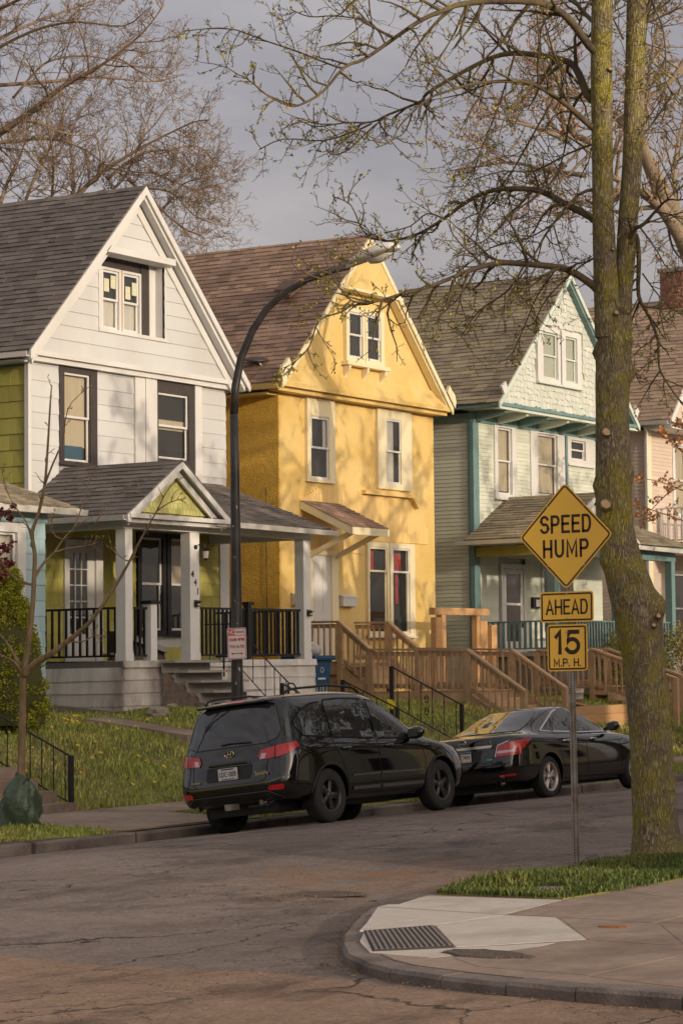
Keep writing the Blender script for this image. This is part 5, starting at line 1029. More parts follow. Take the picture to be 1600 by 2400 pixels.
# ================================================================== CARS
M_paint = mat('black_car_paint', (.003, .003, .0034), .03, var=.1, vscale=4, coat=1.0, spec=.5); M_plast = mat('black_plastic', (.012, .0115, .011), .55); M_tyre = mat('tyre_rubber', (.028, .026, .025), .85, var=.2, vscale=30, bump=.003, bscale=60); M_rimb = mat('black_rim', (.075, .072, .07), .3, metal=.7); M_rims = mat('silver_rim', (.55, .50, .46), .3, metal=.8); M_chrome = mat('chrome', (.62, .6, .58), .12, metal=1)
M_tail = mat('tail_lamp_red', (.52, .012, .014), .12, coat=1, var=.25, vscale=25); M_tailw = mat('tail_lamp_clear', (.6, .5, .5), .1, coat=1); M_seam = mat('panel_gap', (.0015, .0015, .0015), .9); M_plate = mat('plate_white', (.62, .6, .58), .4, var=.1, vscale=20); M_pdark = mat('plate_text', (.02, .025, .06), .5)
def cglass(name, base, rough=.02):
    m = bpy.data.materials.new(name); m.use_nodes = True; b = m.node_tree.nodes['Principled BSDF']; b.inputs['Base Color'].default_value = (*base, 1); b.inputs['Roughness'].default_value = rough; b.inputs['Specular IOR Level'].default_value = .75; b.inputs['IOR'].default_value = 1.62; b.inputs['Coat Weight'].default_value = .0; b.inputs['Coat Roughness'].default_value = .01
    n = N(m.node_tree, 'ShaderNodeTexNoise'); n.inputs['Scale'].default_value = 3; g = N(m.node_tree, 'ShaderNodeNewGeometry'); m.node_tree.links.new(g.outputs['Position'], n.inputs['Vector']); bp = N(m.node_tree, 'ShaderNodeBump'); bp.inputs['Distance'].default_value = .004; m.node_tree.links.new(n.outputs['Fac'], bp.inputs['Height']); m.node_tree.links.new(bp.outputs[0], b.inputs['Normal']); return m
M_cg = cglass('tinted_car_glass', (.026, .028, .03)); M_cg2 = cglass('clear_car_glass', (.06, .061, .057))
def interp(pts, x):
    if x <= pts[0][0]: return pts[0][1]
    for (a, za), (b, zb) in zip(pts, pts[1:]):
        if x <= b: return za+(zb-za)*(x-a)/(b-a)
    return pts[-1][1]
class Car:
    def __init__(s, name, label, M, levels, arches, ra, wb, sub=3):
        s.M = M; s.root = thing(name, label, 'car', tuple(M.translation)); s.wb = wb
        rings = []
        for lv in levels:
            xr, xf, w, z = lv['xr'], lv['xf'], lv['w'], lv['z']; cr, cf = lv.get('cr', .3), lv.get('cf', .4); br, bf = lv.get('br', .03), lv.get('bf', .08)
            side = [(xr-br, 0), (xr-br*.75, w*.45), (xr, w*.78), (xr+cr*.35, w*.95)]
            a, b = xr+cr, xf-cf; side += [(a+(b-a)*t, w*(1-lv.get('tap', .0)*abs(t*2-1)**3)) for t in (0, .2, .4, .6, .8, 1)]
            side += [(xf-cf*.3, w*.9), (xf, w*.68), (xf+bf*.8, w*.36), (xf+bf, 0)]
            R_ = [(x, y, interp(z, x)) for x, y in side]; L_ = [(x, -y, z_) for x, y, z_ in reversed(R_[1:-1])]; rings.append(R_+L_)
        n = len(rings[0]); v = [p for r in rings for p in r]; k = len(rings); f = []
        for i in range(k-1):
            for j in range(n): f.append((i*n+j, i*n+(j+1) % n, (i+1)*n+(j+1) % n, (i+1)*n+j))
        h = n//2
        for base, rev in ((0, True), ((k-1)*n, False)):     # close floor and roof with a strip of quads across
            for j in range(h):
                a, b, c, d = base+j, base+j+1, base+(n-j-1) % n, base+(n-j) % n
                q = [a, b, c, d]; q = [x for i_, x in enumerate(q) if x not in q[:i_]]
                if len(q) >= 3: f.append(tuple(reversed(q)) if rev else tuple(q))
        me = bpy.data.meshes.new('cage'); me.from_pydata(v, [], f); me.update(); bm = bmesh.new(); bm.from_mesh(me); bmesh.ops.recalc_face_normals(bm, faces=bm.faces[:]); bm.to_mesh(me); bm.free()
        o = bpy.data.objects.new('cage', me); COL.objects.link(o); md = o.modifiers.new('s', 'SUBSURF'); md.levels = sub; md.render_levels = sub
        cut = MB()
        for xx in (0, wb):
            for sg in (-1, 1):
                q = MB(); nn = 40; P = [(xx+ra*math.cos(6.2832*i/nn), sg*.52, arches+ra*math.sin(6.2832*i/nn)) for i in range(nn)]; q.prism(P, (0, sg*.7, 0)); cut.add(q.v, q.f)
        cm = cut.mesh('cut', None); bm = bmesh.new(); bm.from_mesh(cm); bmesh.ops.recalc_face_normals(bm, faces=bm.faces[:]); bm.to_mesh(cm); bm.free(); c = bpy.data.objects.new('cut', cm); COL.objects.link(c)
        dg = bpy.context.evaluated_depsgraph_get(); dg.update(); s.bvh = BVHTree.FromObject(o, dg)
        b = o.modifiers.new('b', 'BOOLEAN'); b.object = c; b.operation = 'DIFFERENCE'; b.solver = 'EXACT'
        dg = bpy.context.evaluated_depsgraph_get(); dg.update(); me2 = bpy.data.meshes.new_from_object(o.evaluated_get(dg)); bpy.data.objects.remove(o); bpy.data.objects.remove(c)
        me2.transform(M); me2.materials.clear(); me2.materials.append(M_paint); me2.polygons.foreach_set('use_smooth', [True]*len(me2.polygons))
        try: me2.set_sharp_from_angle(angle=R(42))
        except Exception: pass
        me2.name = 'body'; s.body = put('body', me2, s.root)
    def w(s, mb): mb.v = [tuple(s.M @ Vector(v)) for v in mb.v]; return mb
    def part(s, mb, name, m, parent=None, **k): return s.w(mb).build(name, m, parent or s.root, **k)
    def overlay(s, name, m, poly, d, off=.005, step=.07, parent=None, thick=True, o3=None):
        """panel cut to poly and laid on the body. d = direction of view onto the body; poly in (h,z), h along d x up"""
        d = Vector(d).normalized(); hx = Vector((0, 0, 1)).cross(d).normalized()    # horizontal axis seen from outside, right hand
        if d.y > .9: hx = Vector((1, 0, 0))
        if d.y < -.9: hx = Vector((1, 0, 0))
        if d.x > .9: hx = Vector((0, 1, 0))
        bm = bmesh.new(); vs = [bm.verts.new((x, y, 0)) for x, y in poly]; bm.faces.new(vs)
        xs = [p[0] for p in poly]; ys = [p[1] for p in poly]
        def cuts(lo, hi, nrm):
            n = int((hi-lo)/step)
            for i in range(1, n+1): bmesh.ops.bisect_plane(bm, geom=bm.verts[:]+bm.edges[:]+bm.faces[:], plane_co=(lo+(hi-lo)*i/(n+1),)*2+(0,), plane_no=nrm)
        cuts(min(xs), max(xs), (1, 0, 0)); cuts(min(ys), max(ys), (0, 1, 0))
        last = None
        for v in bm.verts:
            P = hx*v.co.x+Vector((0, 0, v.co.y))-d*6+(o3 or Vector()); hit = s.bvh.ray_cast(P, d)
            if hit[0] is None: hit = s.bvh.find_nearest(P+d*5.0)
            nn = hit[1]; nn = nn if nn.dot(d) < 0 else -nn; v.co = hit[0]+nn*off
        bmesh.ops.recalc_face_normals(bm, faces=bm.faces[:]); me = bpy.data.meshes.new(name); bm.to_mesh(me); bm.free(); me.transform(s.M); me.materials.append(m); me.shade_smooth(); return put(name, me, parent or s.root)
    def line(s, name, m, pts, d, wd=.008, off=.002, parent=None):
        """thin strip along a polyline in the (h,z) view plane"""
        P = [Vector(p) for p in pts]; L_, R_ = [], []; q = []
        for a, b in zip(P, P[1:]):
            n = max(1, int((b-a).length/.06)); q += [a.lerp(b, i/n) for i in range(n)]
        q.append(P[-1]); d = Vector(d).normalized(); hx = Vector((1, 0, 0)) if abs(d.y) > .9 else Vector((0, 1, 0)); vs = []; 
        for i, p in enumerate(q):
            t = (q[min(i+1, len(q)-1)]-q[max(i-1, 0)]).normalized(); nn = Vector((-t.y, t.x))*wd/2
            for c in (p+nn, p-nn):
                o = hx*c.x+Vector((0, 0, c.y))-d*6; hit = s.bvh.ray_cast(o, d)
                if hit[0] is None: hit = s.bvh.find_nearest(o+d*5)
                nr = hit[1]; nr = nr if nr.dot(d) < 0 else -nr; vs.append(hit[0]+nr*off)
        mb = MB(); mb.add(vs, [(2*i, 2*i+1, 2*i+3, 2*i+2) for i in range(len(q)-1)]); return s.part(mb, name, m, parent, fix=False)
    def on(s, h, z, d, off=0):
        d = Vector(d).normalized(); hx = Vector((1, 0, 0)) if abs(d.y) > .9 else Vector((0, 1, 0)); o = hx*h+Vector((0, 0, z))-d*6; hit = s.bvh.ray_cast(o, d)
        if hit[0] is None: hit = s.bvh.find_nearest(o+d*5)
        nr = hit[1]; nr = nr if nr.dot(d) < 0 else -nr; return hit[0]+nr*off
    def wheel(s, x, y, r, wd, rim, m, style, turn=0):
        """tyre, rim, spokes; the outer face looks along sign(y)"""
        sg = 1 if y > 0 else -1; c = Vector((x, y, r)); W = MB()
        prof = [(rim-.004, -wd/2+.01), (rim+.03, -wd/2), (r-.03, -wd/2+.004), (r-.008, -wd/2+.022), (r, -wd/2+.05), (r, wd/2-.05), (r-.008, wd/2-.022), (r-.03, wd/2-.004), (rim+.03, wd/2), (rim-.004, wd/2-.012)]
        W.lathe([(a, b*sg) for a, b in prof], c, 'Y', 36); wh = s.part(W, 'wheel', M_tyre, smooth=True)
        q = MB().lathe([(rim+.004, sg*(wd/2-.006)), (rim-.018, sg*(wd/2-.004)), (rim-.024, sg*(wd/2-.03)), (rim-.05, sg*.0), (rim-.05, -sg*wd/2)], c, 'Y', 36); s.part(q, 'rim', m, wh, smooth=True)
        q = MB().lathe([(0, 0), (rim-.045, 0)], c+Vector((0, -sg*.01, 0)), 'Y', 24); s.part(q, 'brake', M_plast, wh); q = MB().lathe([(.05, 0), (rim*.62, 0)], c+Vector((0, sg*.03, 0)), 'Y', 24); s.part(q, 'disc', mat('brake_disc', (.12, .1, .09), .4, metal=.8), wh)
        face = sg*(wd/2-.022)
        for k in range(5):
            a = turn+k*2*math.pi/5
            for da in ((-.16, .16) if style == 'split' else (0,)):
                m1 = MB(); w0, w1 = (.028, .03) if style == 'split' else (.035, .05)
                i0 = Vector((math.cos(a+da*.4), 0, math.sin(a+da*.4))); i1 = Vector((math.cos(a+da*1.25), 0, math.sin(a+da*1.25))); t = Vector((-math.sin(a), 0, math.cos(a)))
                A, B = c+i0*.045, c+i1*(rim-.015); o = Vector((0, face, 0)); bk = Vector((0, -sg*.035, 0)); sh = Vector((0, -sg*.018, 0))
                m1.add([A-t*w0+o+sh, A+t*w0+o+sh, A+o, B-t*w1+o+sh, B+t*w1+o+sh, B+o+sh*.4, A-t*w0+o+bk, A+t*w0+o+bk, B-t*w1+o+bk, B+t*w1+o+bk], [(0, 2, 5, 3), (2, 1, 4, 5), (0, 3, 8, 6), (1, 7, 9, 4), (6, 8, 9, 7), (3, 5, 4, 9, 8), (0, 6, 7, 1, 2)]); s.part(m1, 'spoke', m, wh)
        q = MB().lathe([(0, .012*sg), (.03, .01*sg), (.055, -.005*sg), (.06, -.04*sg)], c+Vector((0, face, 0)), 'Y', 16); s.part(q, 'hub_cap', m, wh, smooth=True)
        for k in range(5): a = turn+(k+.5)*2*math.pi/5; q = MB().lathe([(0, .006*sg), (.01, .004*sg), (.011, -.02*sg)], c+Vector((.042*math.cos(a), face, .042*math.sin(a))), 'Y', 8); s.part(q, 'lug_nut', M_chrome, wh)
        return wh
SD = (0, 1, 0); RD = (1, 0, 0)            # look at the right side / at the tail
# ------------------------------------------------------------------ SUV: x forward from rear axle, right side faces the camera
tilt = math.asin(.165/1.6)
M_suv = Matrix.Translation((27.07, 19.99, .035)) @ Matrix.Rotation(-tilt, 4, 'X')
lv = [dict(xr=-.86, xf=3.42, w=.80, z=[(-.9, .36), (0, .26), (2.7, .26), (3.5, .30)], cr=.25, cf=.4),
      dict(xr=-.98, xf=3.54, w=.90, z=[(-1, .42), (0, .31), (2.7, .31), (3.6, .36)], cr=.25, cf=.42),
      dict(xr=-1.03, xf=3.60, w=.925, z=[(-1, .58), (0, .5), (2.7, .5), (3.6, .52)], cr=.26, cf=.46),
      dict(xr=-1.01, xf=3.60, w=.937, z=[(-1, .70), (0, .72), (2.7, .70), (3.6, .68)], cr=.27, cf=.5),
      dict(xr=-.95, xf=3.53, w=.938, z=[(-1, .90), (0, .92), (2.2, .88), (3.5, .80)], cr=.28, cf=.55),
      dict(xr=-.93, xf=3.38, w=.925, z=[(-1, 1.05), (0, 1.05), (2.2, 1.01), (2.9, .98), (3.4, .90)], cr=.28, cf=.6, tap=.01),
      dict(xr=-.90, xf=2.55, w=.88, z=[(-1, 1.13), (0, 1.12), (1.5, 1.07), (2.5, 1.05)], cr=.28, cf=.35, br=.06, bf=.12),
      dict(xr=-.83, xf=2.10, w=.82, z=[(-1, 1.40), (0, 1.42), (2, 1.38)], cr=.26, cf=.4, br=.07, bf=.12),
      dict(xr=-.73, xf=1.68, w=.735, z=[(-1, 1.65), (-.3, 1.68), (.7, 1.695), (1.3, 1.655), (1.7, 1.615)], cr=.24, cf=.4, br=.08, bf=.1),
      dict(xr=-.67, xf=1.50, w=.635, z=[(-1, 1.715), (-.3, 1.75), (.7, 1.775), (1.2, 1.745), (1.5, 1.70)], cr=.22, cf=.4, br=.08, bf=.08),
      dict(xr=-.45, xf=1.3, w=.38, z=[(-.5, 1.755), (.5, 1.79), (1.3, 1.755)], cr=.2, cf=.3, br=.06, bf=.06)]
for d_ in lv: d_['xr'] += .07
C = Car('parked_suv', 'black sport utility vehicle parked at the kerb in front', M_suv, lv, .36, .405, 2.70)
RT = .36
for x in (0, 2.7):
    for y in (-.80, .80): C.wheel(x, y, RT, .225, .225, M_rimb, 'five', turn=.35 if x else 1.2)
C.part(MB().box(-.7, 3.2, -.55, .55, .22, .5), 'chassis_light_block', M_plast)  # dark box added under the body to block light between the wheels
for x in (0, 2.7):      # arch lips
    q = MB(); n = 22; a0, a1 = (-.25, math.pi+.35)
    pts = []
    for i in range(n+1):
        a = a0+(a1-a0)*i/n; h, z = x+.412*math.cos(a), .36+.412*math.sin(a)
        if z < .3: continue
        pts.append(C.on(h, z, SD, .004))
    C.part(q.tube(pts, .016, 6), 'arch_lip', M_plast, smooth=True)
gl = [('front_door_glass', [(1.22, 1.09), (2.06, 1.06), (2.16, 1.075), (2.0, 1.22), (1.68, 1.49), (1.46, 1.59), (1.22, 1.62)]), ('rear_door_glass', [(.20, 1.135), (1.12, 1.095), (1.12, 1.63), (.6, 1.645), (.24, 1.63), (.2, 1.58)]), ('quarter_glass', [(.10, 1.145), (.10, 1.605), (-.12, 1.58), (-.38, 1.49), (-.55, 1.37), (-.55, 1.29), (-.44, 1.18)])]
for nm, p in gl: C.overlay(nm, M_cg, p, SD, .005); C.line('window_seal', M_seam, p+[p[0]], SD, .045, .004)
for nm, p in gl: C.overlay(nm, M_cg, p, (0, -1, 0), .005)
C.overlay('windscreen', M_cg, [(-.64, 1.1), (.64, 1.1), (.57, 1.58), (-.57, 1.58)], (-1, 0, 0), .005)
RW = [(-.56, 1.125), (.56, 1.125), (.70, 1.17), (.735, 1.27), (.64, 1.57), (.54, 1.625), (-.54, 1.625), (-.64, 1.57), (-.735, 1.27), (-.70, 1.17)]
C.overlay('rear_window', M_cg, RW, RD, .006); C.line('window_seal', M_plast, RW+[RW[0]], RD, .025, .004)
C.overlay('brake_light', M_tail, [(-.16, 1.695), (.16, 1.695), (.16, 1.722), (-.16, 1.722)], RD, .012)
C.part(MB().prism([(-.66, -.62, 1.665), (-.79, -.54, 1.665), (-.82, 0, 1.67), (-.79, .54, 1.665), (-.66, .62, 1.665)], (0, 0, .03)), 'roof_spoiler', M_paint, bevel=.01)
for (pp, seed) in ([(-.50, 1.055), (-.44, .93), (-.60, .90), (-.80, .915), (-.97, .96), (-1.06, 1.045), (-1.0, 1.08), (-.75, 1.085)], 1), :
    pass
# tail lamps: laid on from the rear corner so that they wrap round it
def tail(sg, m, pts, off): 
    d = Vector((1, -sg*-1 if False else (1 if sg < 0 else -1), 0)).normalized(); hx = Vector((0, 0, 1)).cross(d).normalized(); return C.overlay('tail_lamp', m, pts, d, off)
dR = Vector((1, 1, 0)).normalized(); hR = Vector((0, 0, 1)).cross(dR).normalized()     # view from the rear right corner
def hcoord(P, hx): return Vector(P).dot(hx)
pin = C.on(-.50, 1.0, RD); pout = C.on(-.56, 1.05, SD)
for sg in (-1, 1):
    d = Vector((1, -sg, 0)).normalized(); hx = Vector((0, 0, 1)).cross(d).normalized()
    A = C.on(sg*.47, 1.0, RD); Bp = C.on(-.60, 1.06, (0, -sg, 0)); mid = C.on(sg*.76, 1.0, RD); a, b, mm = A.dot(hx), Bp.dot(hx), mid.dot(hx)
    P = lambda t, z: (a+(b-a)*t, z)
    C.overlay('tail_lamp', M_tail, [P(0, .905), P(.45, .925), P(.8, .975), P(1, 1.05), P(.93, 1.095), P(.5, 1.075), P(.05, 1.035), P(-.02, .96)], d, .012, .05)
    C.overlay('reverse_lamp', M_tailw, [P(.01, .915), P(.12, .92), P(.17, .985), P(.06, .99)], d, .016, .05)
    C.line('tail_lamp_divider', M_plast, [(sg*.705, .905), (sg*.70, 1.08)], RD, .012, .015)
    C.overlay('reflector', M_tail, [(sg*.62, .50), (sg*.80, .50), (sg*.82, .545), (sg*.80, .57), (sg*.64, .565), (sg*.60, .54)][::1], RD, .008, .05)
    C.part(MB().tube([(-.92, sg*.52, .36), (-1.0, sg*.52, .355)], .035, 12), 'exhaust_tip', M_chrome)
# tailgate lines, plate, badges
C.line('tailgate_gap', M_seam, [(-.66, 1.10), (-.60, .9), (-.58, .66), (-.5, .62), (.5, .62), (.58, .66), (.60, .9), (.66, 1.10)], RD, .009, .002)
C.line('bumper_edge', mat('edge_sheen', (.11, .105, .1), .2, metal=.4, coat=1), [(-.88, .66), (-.6, .61), (.6, .61), (.88, .66)], RD, .02, .004)
C.overlay('lower_valance', M_plast, [(-.75, .40), (-.55, .36), (.55, .36), (.75, .40), (.70, .46), (.55, .485), (-.55, .485), (-.70, .46)], RD, .006)
C.line('valance_edge', mat('edge_sheen', (.11, .105, .1), .2, metal=.4, coat=1), [(-.76, .41), (-.6, .50), (.6, .50), (.76, .41)], RD, .016, .012)
C.overlay('plate_recess', M_plast, [(-.34, .685), (.34, .685), (.37, .74), (.36, .87), (-.36, .87), (-.37, .74)], RD, .004)
MR = C.M @ Matrix.Translation((C.on(0, .775, RD).x-.02, 0, .775)) @ Matrix(((0, 0, -1, 0), (-1, 0, 0, 0), (0, 1, 0, 0), (0, 0, 0, 1)))
pl = plate(C.root, 'number_plate', M_plate, [(-.155, -.078), (.155, -.078), (.155, .078), (-.155, .078)], .01, MR, th=.006)
text('LDC·1830', .088, M_pdark, 'plate_text', pl, MR @ Matrix.Translation((0, -.005, .0075)), bold=.0015, extrude=.0008, sx=.72); q = MB().box(-.1, .1, .055, .07, .006, .0075).box(-.1, .1, -.07, -.06, .006, .0075); q.v = [tuple(MR @ Vector(v)) for v in q.v]; q.build('plate_text', M_pdark, pl)
C.part(MB().prism([(C.on(0, .9, RD).x-.005, -.34, .885), (C.on(0, .9, RD).x-.005, .34, .885), (C.on(0, .9, RD).x-.03, .3, .895), (C.on(0, .9, RD).x-.03, -.3, .895)], (.0, 0, .02)), 'tailgate_handle', M_paint)
ex = C.on(0, 1.03, RD).x-.012
C.part(MB().tube([(ex, .075*math.cos(t), 1.03+.042*math.sin(t)) for t in np.linspace(0, 2*math.pi, 22)], .008, 6), 'emblem', M_chrome); text('H', .085, M_chrome, 'emblem', C.root, C.M @ Matrix.Translation((ex, 0, 1.03)) @ MX @ Matrix(((1.25, .35, 0, 0), (0, 1, 0, 0), (0, 0, 1, 0), (0, 0, 0, 1))), bold=.003, extrude=.004)
MT = lambda y, z, off=.008: C.M @ Matrix.Translation((C.on(y, z, RD).x-off, y, z)) @ MX
text('SantaFe', .075, M_chrome, 'badge', C.root, MT(-.53, .735, .02), bold=.002, extrude=.002, sx=.9); text('HYUNDAI', .032, M_chrome, 'badge', C.root, MT(.53, .70, .02), bold=.0015, extrude=.002)
C.part(MB().tube([C.on(.12, 1.155, RD, .02), C.on(0, 1.165, RD, .025), C.on(-.35, 1.15, RD, .02)], .011, 6), 'rear_wiper', M_plast)
C.part(MB().box(-1.03, -.85, -.05, .05, .30, .38), 'tow_hitch', M_galv)
C.part(MB().tube([(-.9, -.25, .33), (-.98, -.3, .315), (-.98, -.6, .315), (-.93, -.66, .36)], .014, 6), 'tow_bar', M_plast)
# side: gaps, handles, mouldings, mirror, flaps, rails
for pts in ([(1.17, .36), (1.17, 1.63)], [(2.28, .40), (2.30, .75), (2.22, .98), (2.12, 1.06)], [(.42, .52), (.30, .80), (.17, 1.0), (.16, 1.12), (.16, 1.6)], [(.45, .355), (1.17, .345), (2.25, .35)]):
    C.line('door_gap', M_seam, pts, SD, .010, .002); C.line('door_gap', M_seam, pts, (0, -1, 0), .010, .002)
M_edge = mat('moulding_sheen', (.12, .115, .11), .22, metal=.4, coat=.8)
for (z, wd) in ((.425, .045), (.60, .022)):
    for (a, b) in ((.50, 1.15), (1.19, 2.22)): C.overlay('side_moulding', M_edge, [(a, z-wd/2), (b, z-wd/2), (b, z+wd/2), (a, z+wd/2)], SD, .014)
for x in (.40, 1.42):
    P = C.on(x, .965, SD, .02); C.part(MB().tube([P+Vector((-.09, .012, -.004)), P+Vector((-.06, -.01, 0)), P+Vector((.06, -.01, .004)), P+Vector((.09, .012, .006))], .017, 7), 'door_handle', mat('handle_gloss', (.05, .05, .05), .12, metal=.6, coat=1), smooth=True); C.overlay('handle_recess', M_seam, [(x-.07, .935), (x+.05, .935), (x+.06, .965), (x-.07, .965)], SD, .003)
mb = MB(); secs = [(-.005, .05, .05), (.04, .10, .085), (.12, .11, .09), (.2, .085, .075), (.235, .03, .03)]
for (dy, a, b) in secs:
    for j in range(12): t = 6.2832*j/12; mb.v.append((2.0+.04*dy+a*.8*math.cos(t), -.90-dy, 1.115+b*math.sin(t)))
for i in range(len(secs)-1):
    for j in range(12): mb.f.append((i*12+j, i*12+(j+1) % 12, (i+1)*12+(j+1) % 12, (i+1)*12+j))
mi = C.part(mb, 'wing_mirror', M_paint, smooth=True); q = MB().prism([(1.915, -.935, 1.055), (1.915, -1.09, 1.06), (1.915, -1.1, 1.16), (1.915, -.94, 1.17)], (-.004, 0, 0)); C.part(q, 'mirror_glass', M_cg2, mi); C.part(MB().bar((2.02, -.86, 1.07), (2.0, -.95, 1.1), .08, .05), 'mirror_arm', M_plast, mi)
q = MB(); q.v = []; mb2 = MB().box(1.9, 2.06, .9, 1.12, 1.04, 1.18); C.part(mb2, 'wing_mirror', M_paint, bevel=.03)
C.part(MB().prism([(-.43, -.72, .22), (-.45, -.93, .24), (-.36, -.94, .52), (-.34, -.74, .5)], (.012, 0, 0)), 'mud_flap', M_plast); C.part(MB().prism([(2.26, -.74, .24), (2.24, -.92, .25), (2.29, -.93, .5), (2.3, -.76, .48)], (.012, 0, 0)), 'mud_flap', M_plast)
for sg in (-1, 1):
    pts = [(-.48, sg*.63, 1.74), (-.42, sg*.64, 1.785), (-.25, sg*.645, 1.815), (.5, sg*.65, 1.845), (1.05, sg*.64, 1.815), (1.18, sg*.63, 1.78), (1.24, sg*.63, 1.74)]; C.part(MB().tube(pts, .016, 7), 'roof_rail', M_plast, smooth=True)
C.overlay('head_lamp', M_tailw, [(-.85, .72), (-.5, .70), (-.52, .82), (-.84, .86)], (-1, 0, 0), .01); C.overlay('head_lamp', M_tailw, [(.5, .70), (.85, .72), (.84, .86), (.52, .82)], (-1, 0, 0), .01); C.overlay('grille', M_chrome, [(-.4, .62), (.4, .62), (.4, .8), (-.4, .8)], (-1, 0, 0), .008)

# ------------------------------------------------------------------ sedan
tilt = math.asin(.13/1.56)
M_sed = Matrix.Translation((33.1, 20.12, .035)) @ Matrix.Rotation(-tilt, 4, 'X')
lv = [dict(xr=-.92, xf=3.55, w=.78, z=[(-1, .30), (0, .2), (2.7, .2), (3.7, .22)], cr=.3, cf=.5),
      dict(xr=-1.05, xf=3.68, w=.87, z=[(-1, .36), (0, .25), (2.7, .25), (3.7, .27)], cr=.3, cf=.5),
      dict(xr=-1.09, xf=3.75, w=.90, z=[(-1, .52), (0, .42), (2.7, .42), (3.7, .44)], cr=.32, cf=.55),
      dict(xr=-1.06, xf=3.74, w=.912, z=[(-1, .68), (0, .66), (2.7, .60), (3.7, .56)], cr=.34, cf=.6),
      dict(xr=-1.03, xf=3.62, w=.905, z=[(-1, .86), (0, .86), (2.2, .78), (3.6, .68)], cr=.36, cf=.65),
      dict(xr=-1.02, xf=3.45, w=.88, z=[(-1, .99), (0, .965), (1, .93), (2.4, .90), (3.0, .84), (3.5, .74)], cr=.4, cf=.7, br=.05),
      dict(xr=-.95, xf=3.2, w=.80, z=[(-1, 1.035), (-.4, 1.02), (1, .96), (2.4, .945), (3.0, .88), (3.3, .80)], cr=.42, cf=.7, br=.05),
      dict(xr=-.40, xf=2.45, w=.765, z=[(-.5, 1.055), (.4, 1.01), (1.5, .98), (2.5, .97)], cr=.4, cf=.5, br=.16, bf=.14),
      dict(xr=.0, xf=2.02, w=.69, z=[(-.3, 1.22), (.4, 1.22), (2, 1.17)], cr=.4, cf=.5, br=.12, bf=.12),
      dict(xr=.42, xf=1.62, w=.61, z=[(0, 1.345), (.8, 1.385), (1.7, 1.33)], cr=.35, cf=.45, br=.1, bf=.1),
      dict(xr=.52, xf=1.45, w=.53, z=[(.3, 1.395), (.9, 1.435), (1.5, 1.395)], cr=.3, cf=.4, br=.08, bf=.08),
      dict(xr=.65, xf=1.3, w=.3, z=[(.5, 1.43), (.9, 1.455), (1.4, 1.425)], cr=.2, cf=.2, br=.05, bf=.05)]
C = Car('parked_sedan', 'black four door sedan parked ahead of the larger black car', M_sed, lv, .33, .375, 2.776)
for x in (0, 2.776):
    for y in (-.785, .785): C.wheel(x, y, .325, .205, .222, M_rims, 'split', turn=.3 if x else 1.57)
C.part(MB().box(-.7, 3.3, -.52, .52, .17, .4), 'chassis_light_block', M_plast)  # same kind of added box, keeps light out under the sedan
gl = [('front_door_glass', [(1.22, 1.0), (2.06, .985), (1.98, 1.06), (1.72, 1.22), (1.45, 1.33), (1.22, 1.375)]), ('rear_door_glass', [(.36, 1.035), (1.13, 1.005), (1.13, 1.385), (.85, 1.375), (.62, 1.28), (.46, 1.16)]), ('quarter_glass', [(.05, 1.06), (.29, 1.04), (.42, 1.18), (.38, 1.185), (.18, 1.12)])]
for nm, p in gl: C.overlay(nm, M_cg2, p, SD, .005); C.overlay(nm, M_cg2, p, (0, -1, 0), .005)
arc = [(-.02, 1.05), (.16, 1.13), (.42, 1.25), (.62, 1.335), (.85, 1.395), (1.15, 1.41), (1.46, 1.355), (1.74, 1.245), (2.0, 1.08), (2.12, .975), (1.2, .99), (.3, 1.03), (-.02, 1.05)]
C.line('window_trim', M_chrome, arc, SD, .022, .008); C.line('window_trim', M_chrome, arc, (0, -1, 0), .022, .008)
C.line('pillar', M_paint, [(1.175, 1.0), (1.175, 1.39)], SD, .07, .01); C.line('pillar', M_paint, [(.32, 1.03), (.5, 1.24)], SD, .05, .01)
C.overlay('rear_window', M_cg2, [(-.60, 1.075), (.60, 1.075), (.56, 1.2), (.47, 1.36), (.42, 1.385), (-.42, 1.385), (-.47, 1.36), (-.56, 1.2)], RD, .006); C.overlay('windscreen', M_cg2, [(-.6, 1.0), (.6, 1.0), (.48, 1.36), (-.48, 1.36)], (-1, 0, 0), .006)
for sg in (-1, 1):
    d = Vector((1, -sg, 0)).normalized(); hx = Vector((0, 0, 1)).cross(d).normalized(); A = C.on(sg*.55, .82, RD); Bp = C.on(-.52, .92, (0, -sg, 0)); a, b = A.dot(hx), Bp.dot(hx); P = lambda t, z: (a+(b-a)*t, z)
    C.overlay('tail_lamp', M_tail, [P(0, .70), P(.62, .715), P(.64, .76), P(1.02, .94), P(.5, .925), P(.1, .87)], d, .010, .05); C.overlay('tail_lamp_inner', M_tailw, [P(.05, .745), P(.52, .755), P(.46, .79), P(.06, .785)], d, .014, .05)
    C.line('tail_lamp_rim', M_chrome, [(sg*.56, .70), (sg*.60, .87), (sg*.75, .925)], RD, .014, .012)
    C.part(MB().tube([(-1.0, sg*.62, .30), (-1.12, sg*.62, .295)], .042, 14), 'exhaust_tip', M_chrome)
C.overlay('chrome_strip', M_chrome, [(-.5, .845), (.5, .845), (.52, .885), (-.52, .885)], RD, .018); C.line('boot_gap', M_seam, [(-.56, .98), (-.58, .86), (-.5, .62), (.5, .62), (.58, .86), (.56, .98)], RD, .009, .002); C.line('boot_gap', M_seam, [(-.9, .60), (-.5, .58), (.5, .58), (.9, .60)], RD, .009, .003)
C.overlay('plate_recess', M_plast, [(-.3, .64), (.3, .64), (.33, .82), (-.33, .82)], RD, .004)
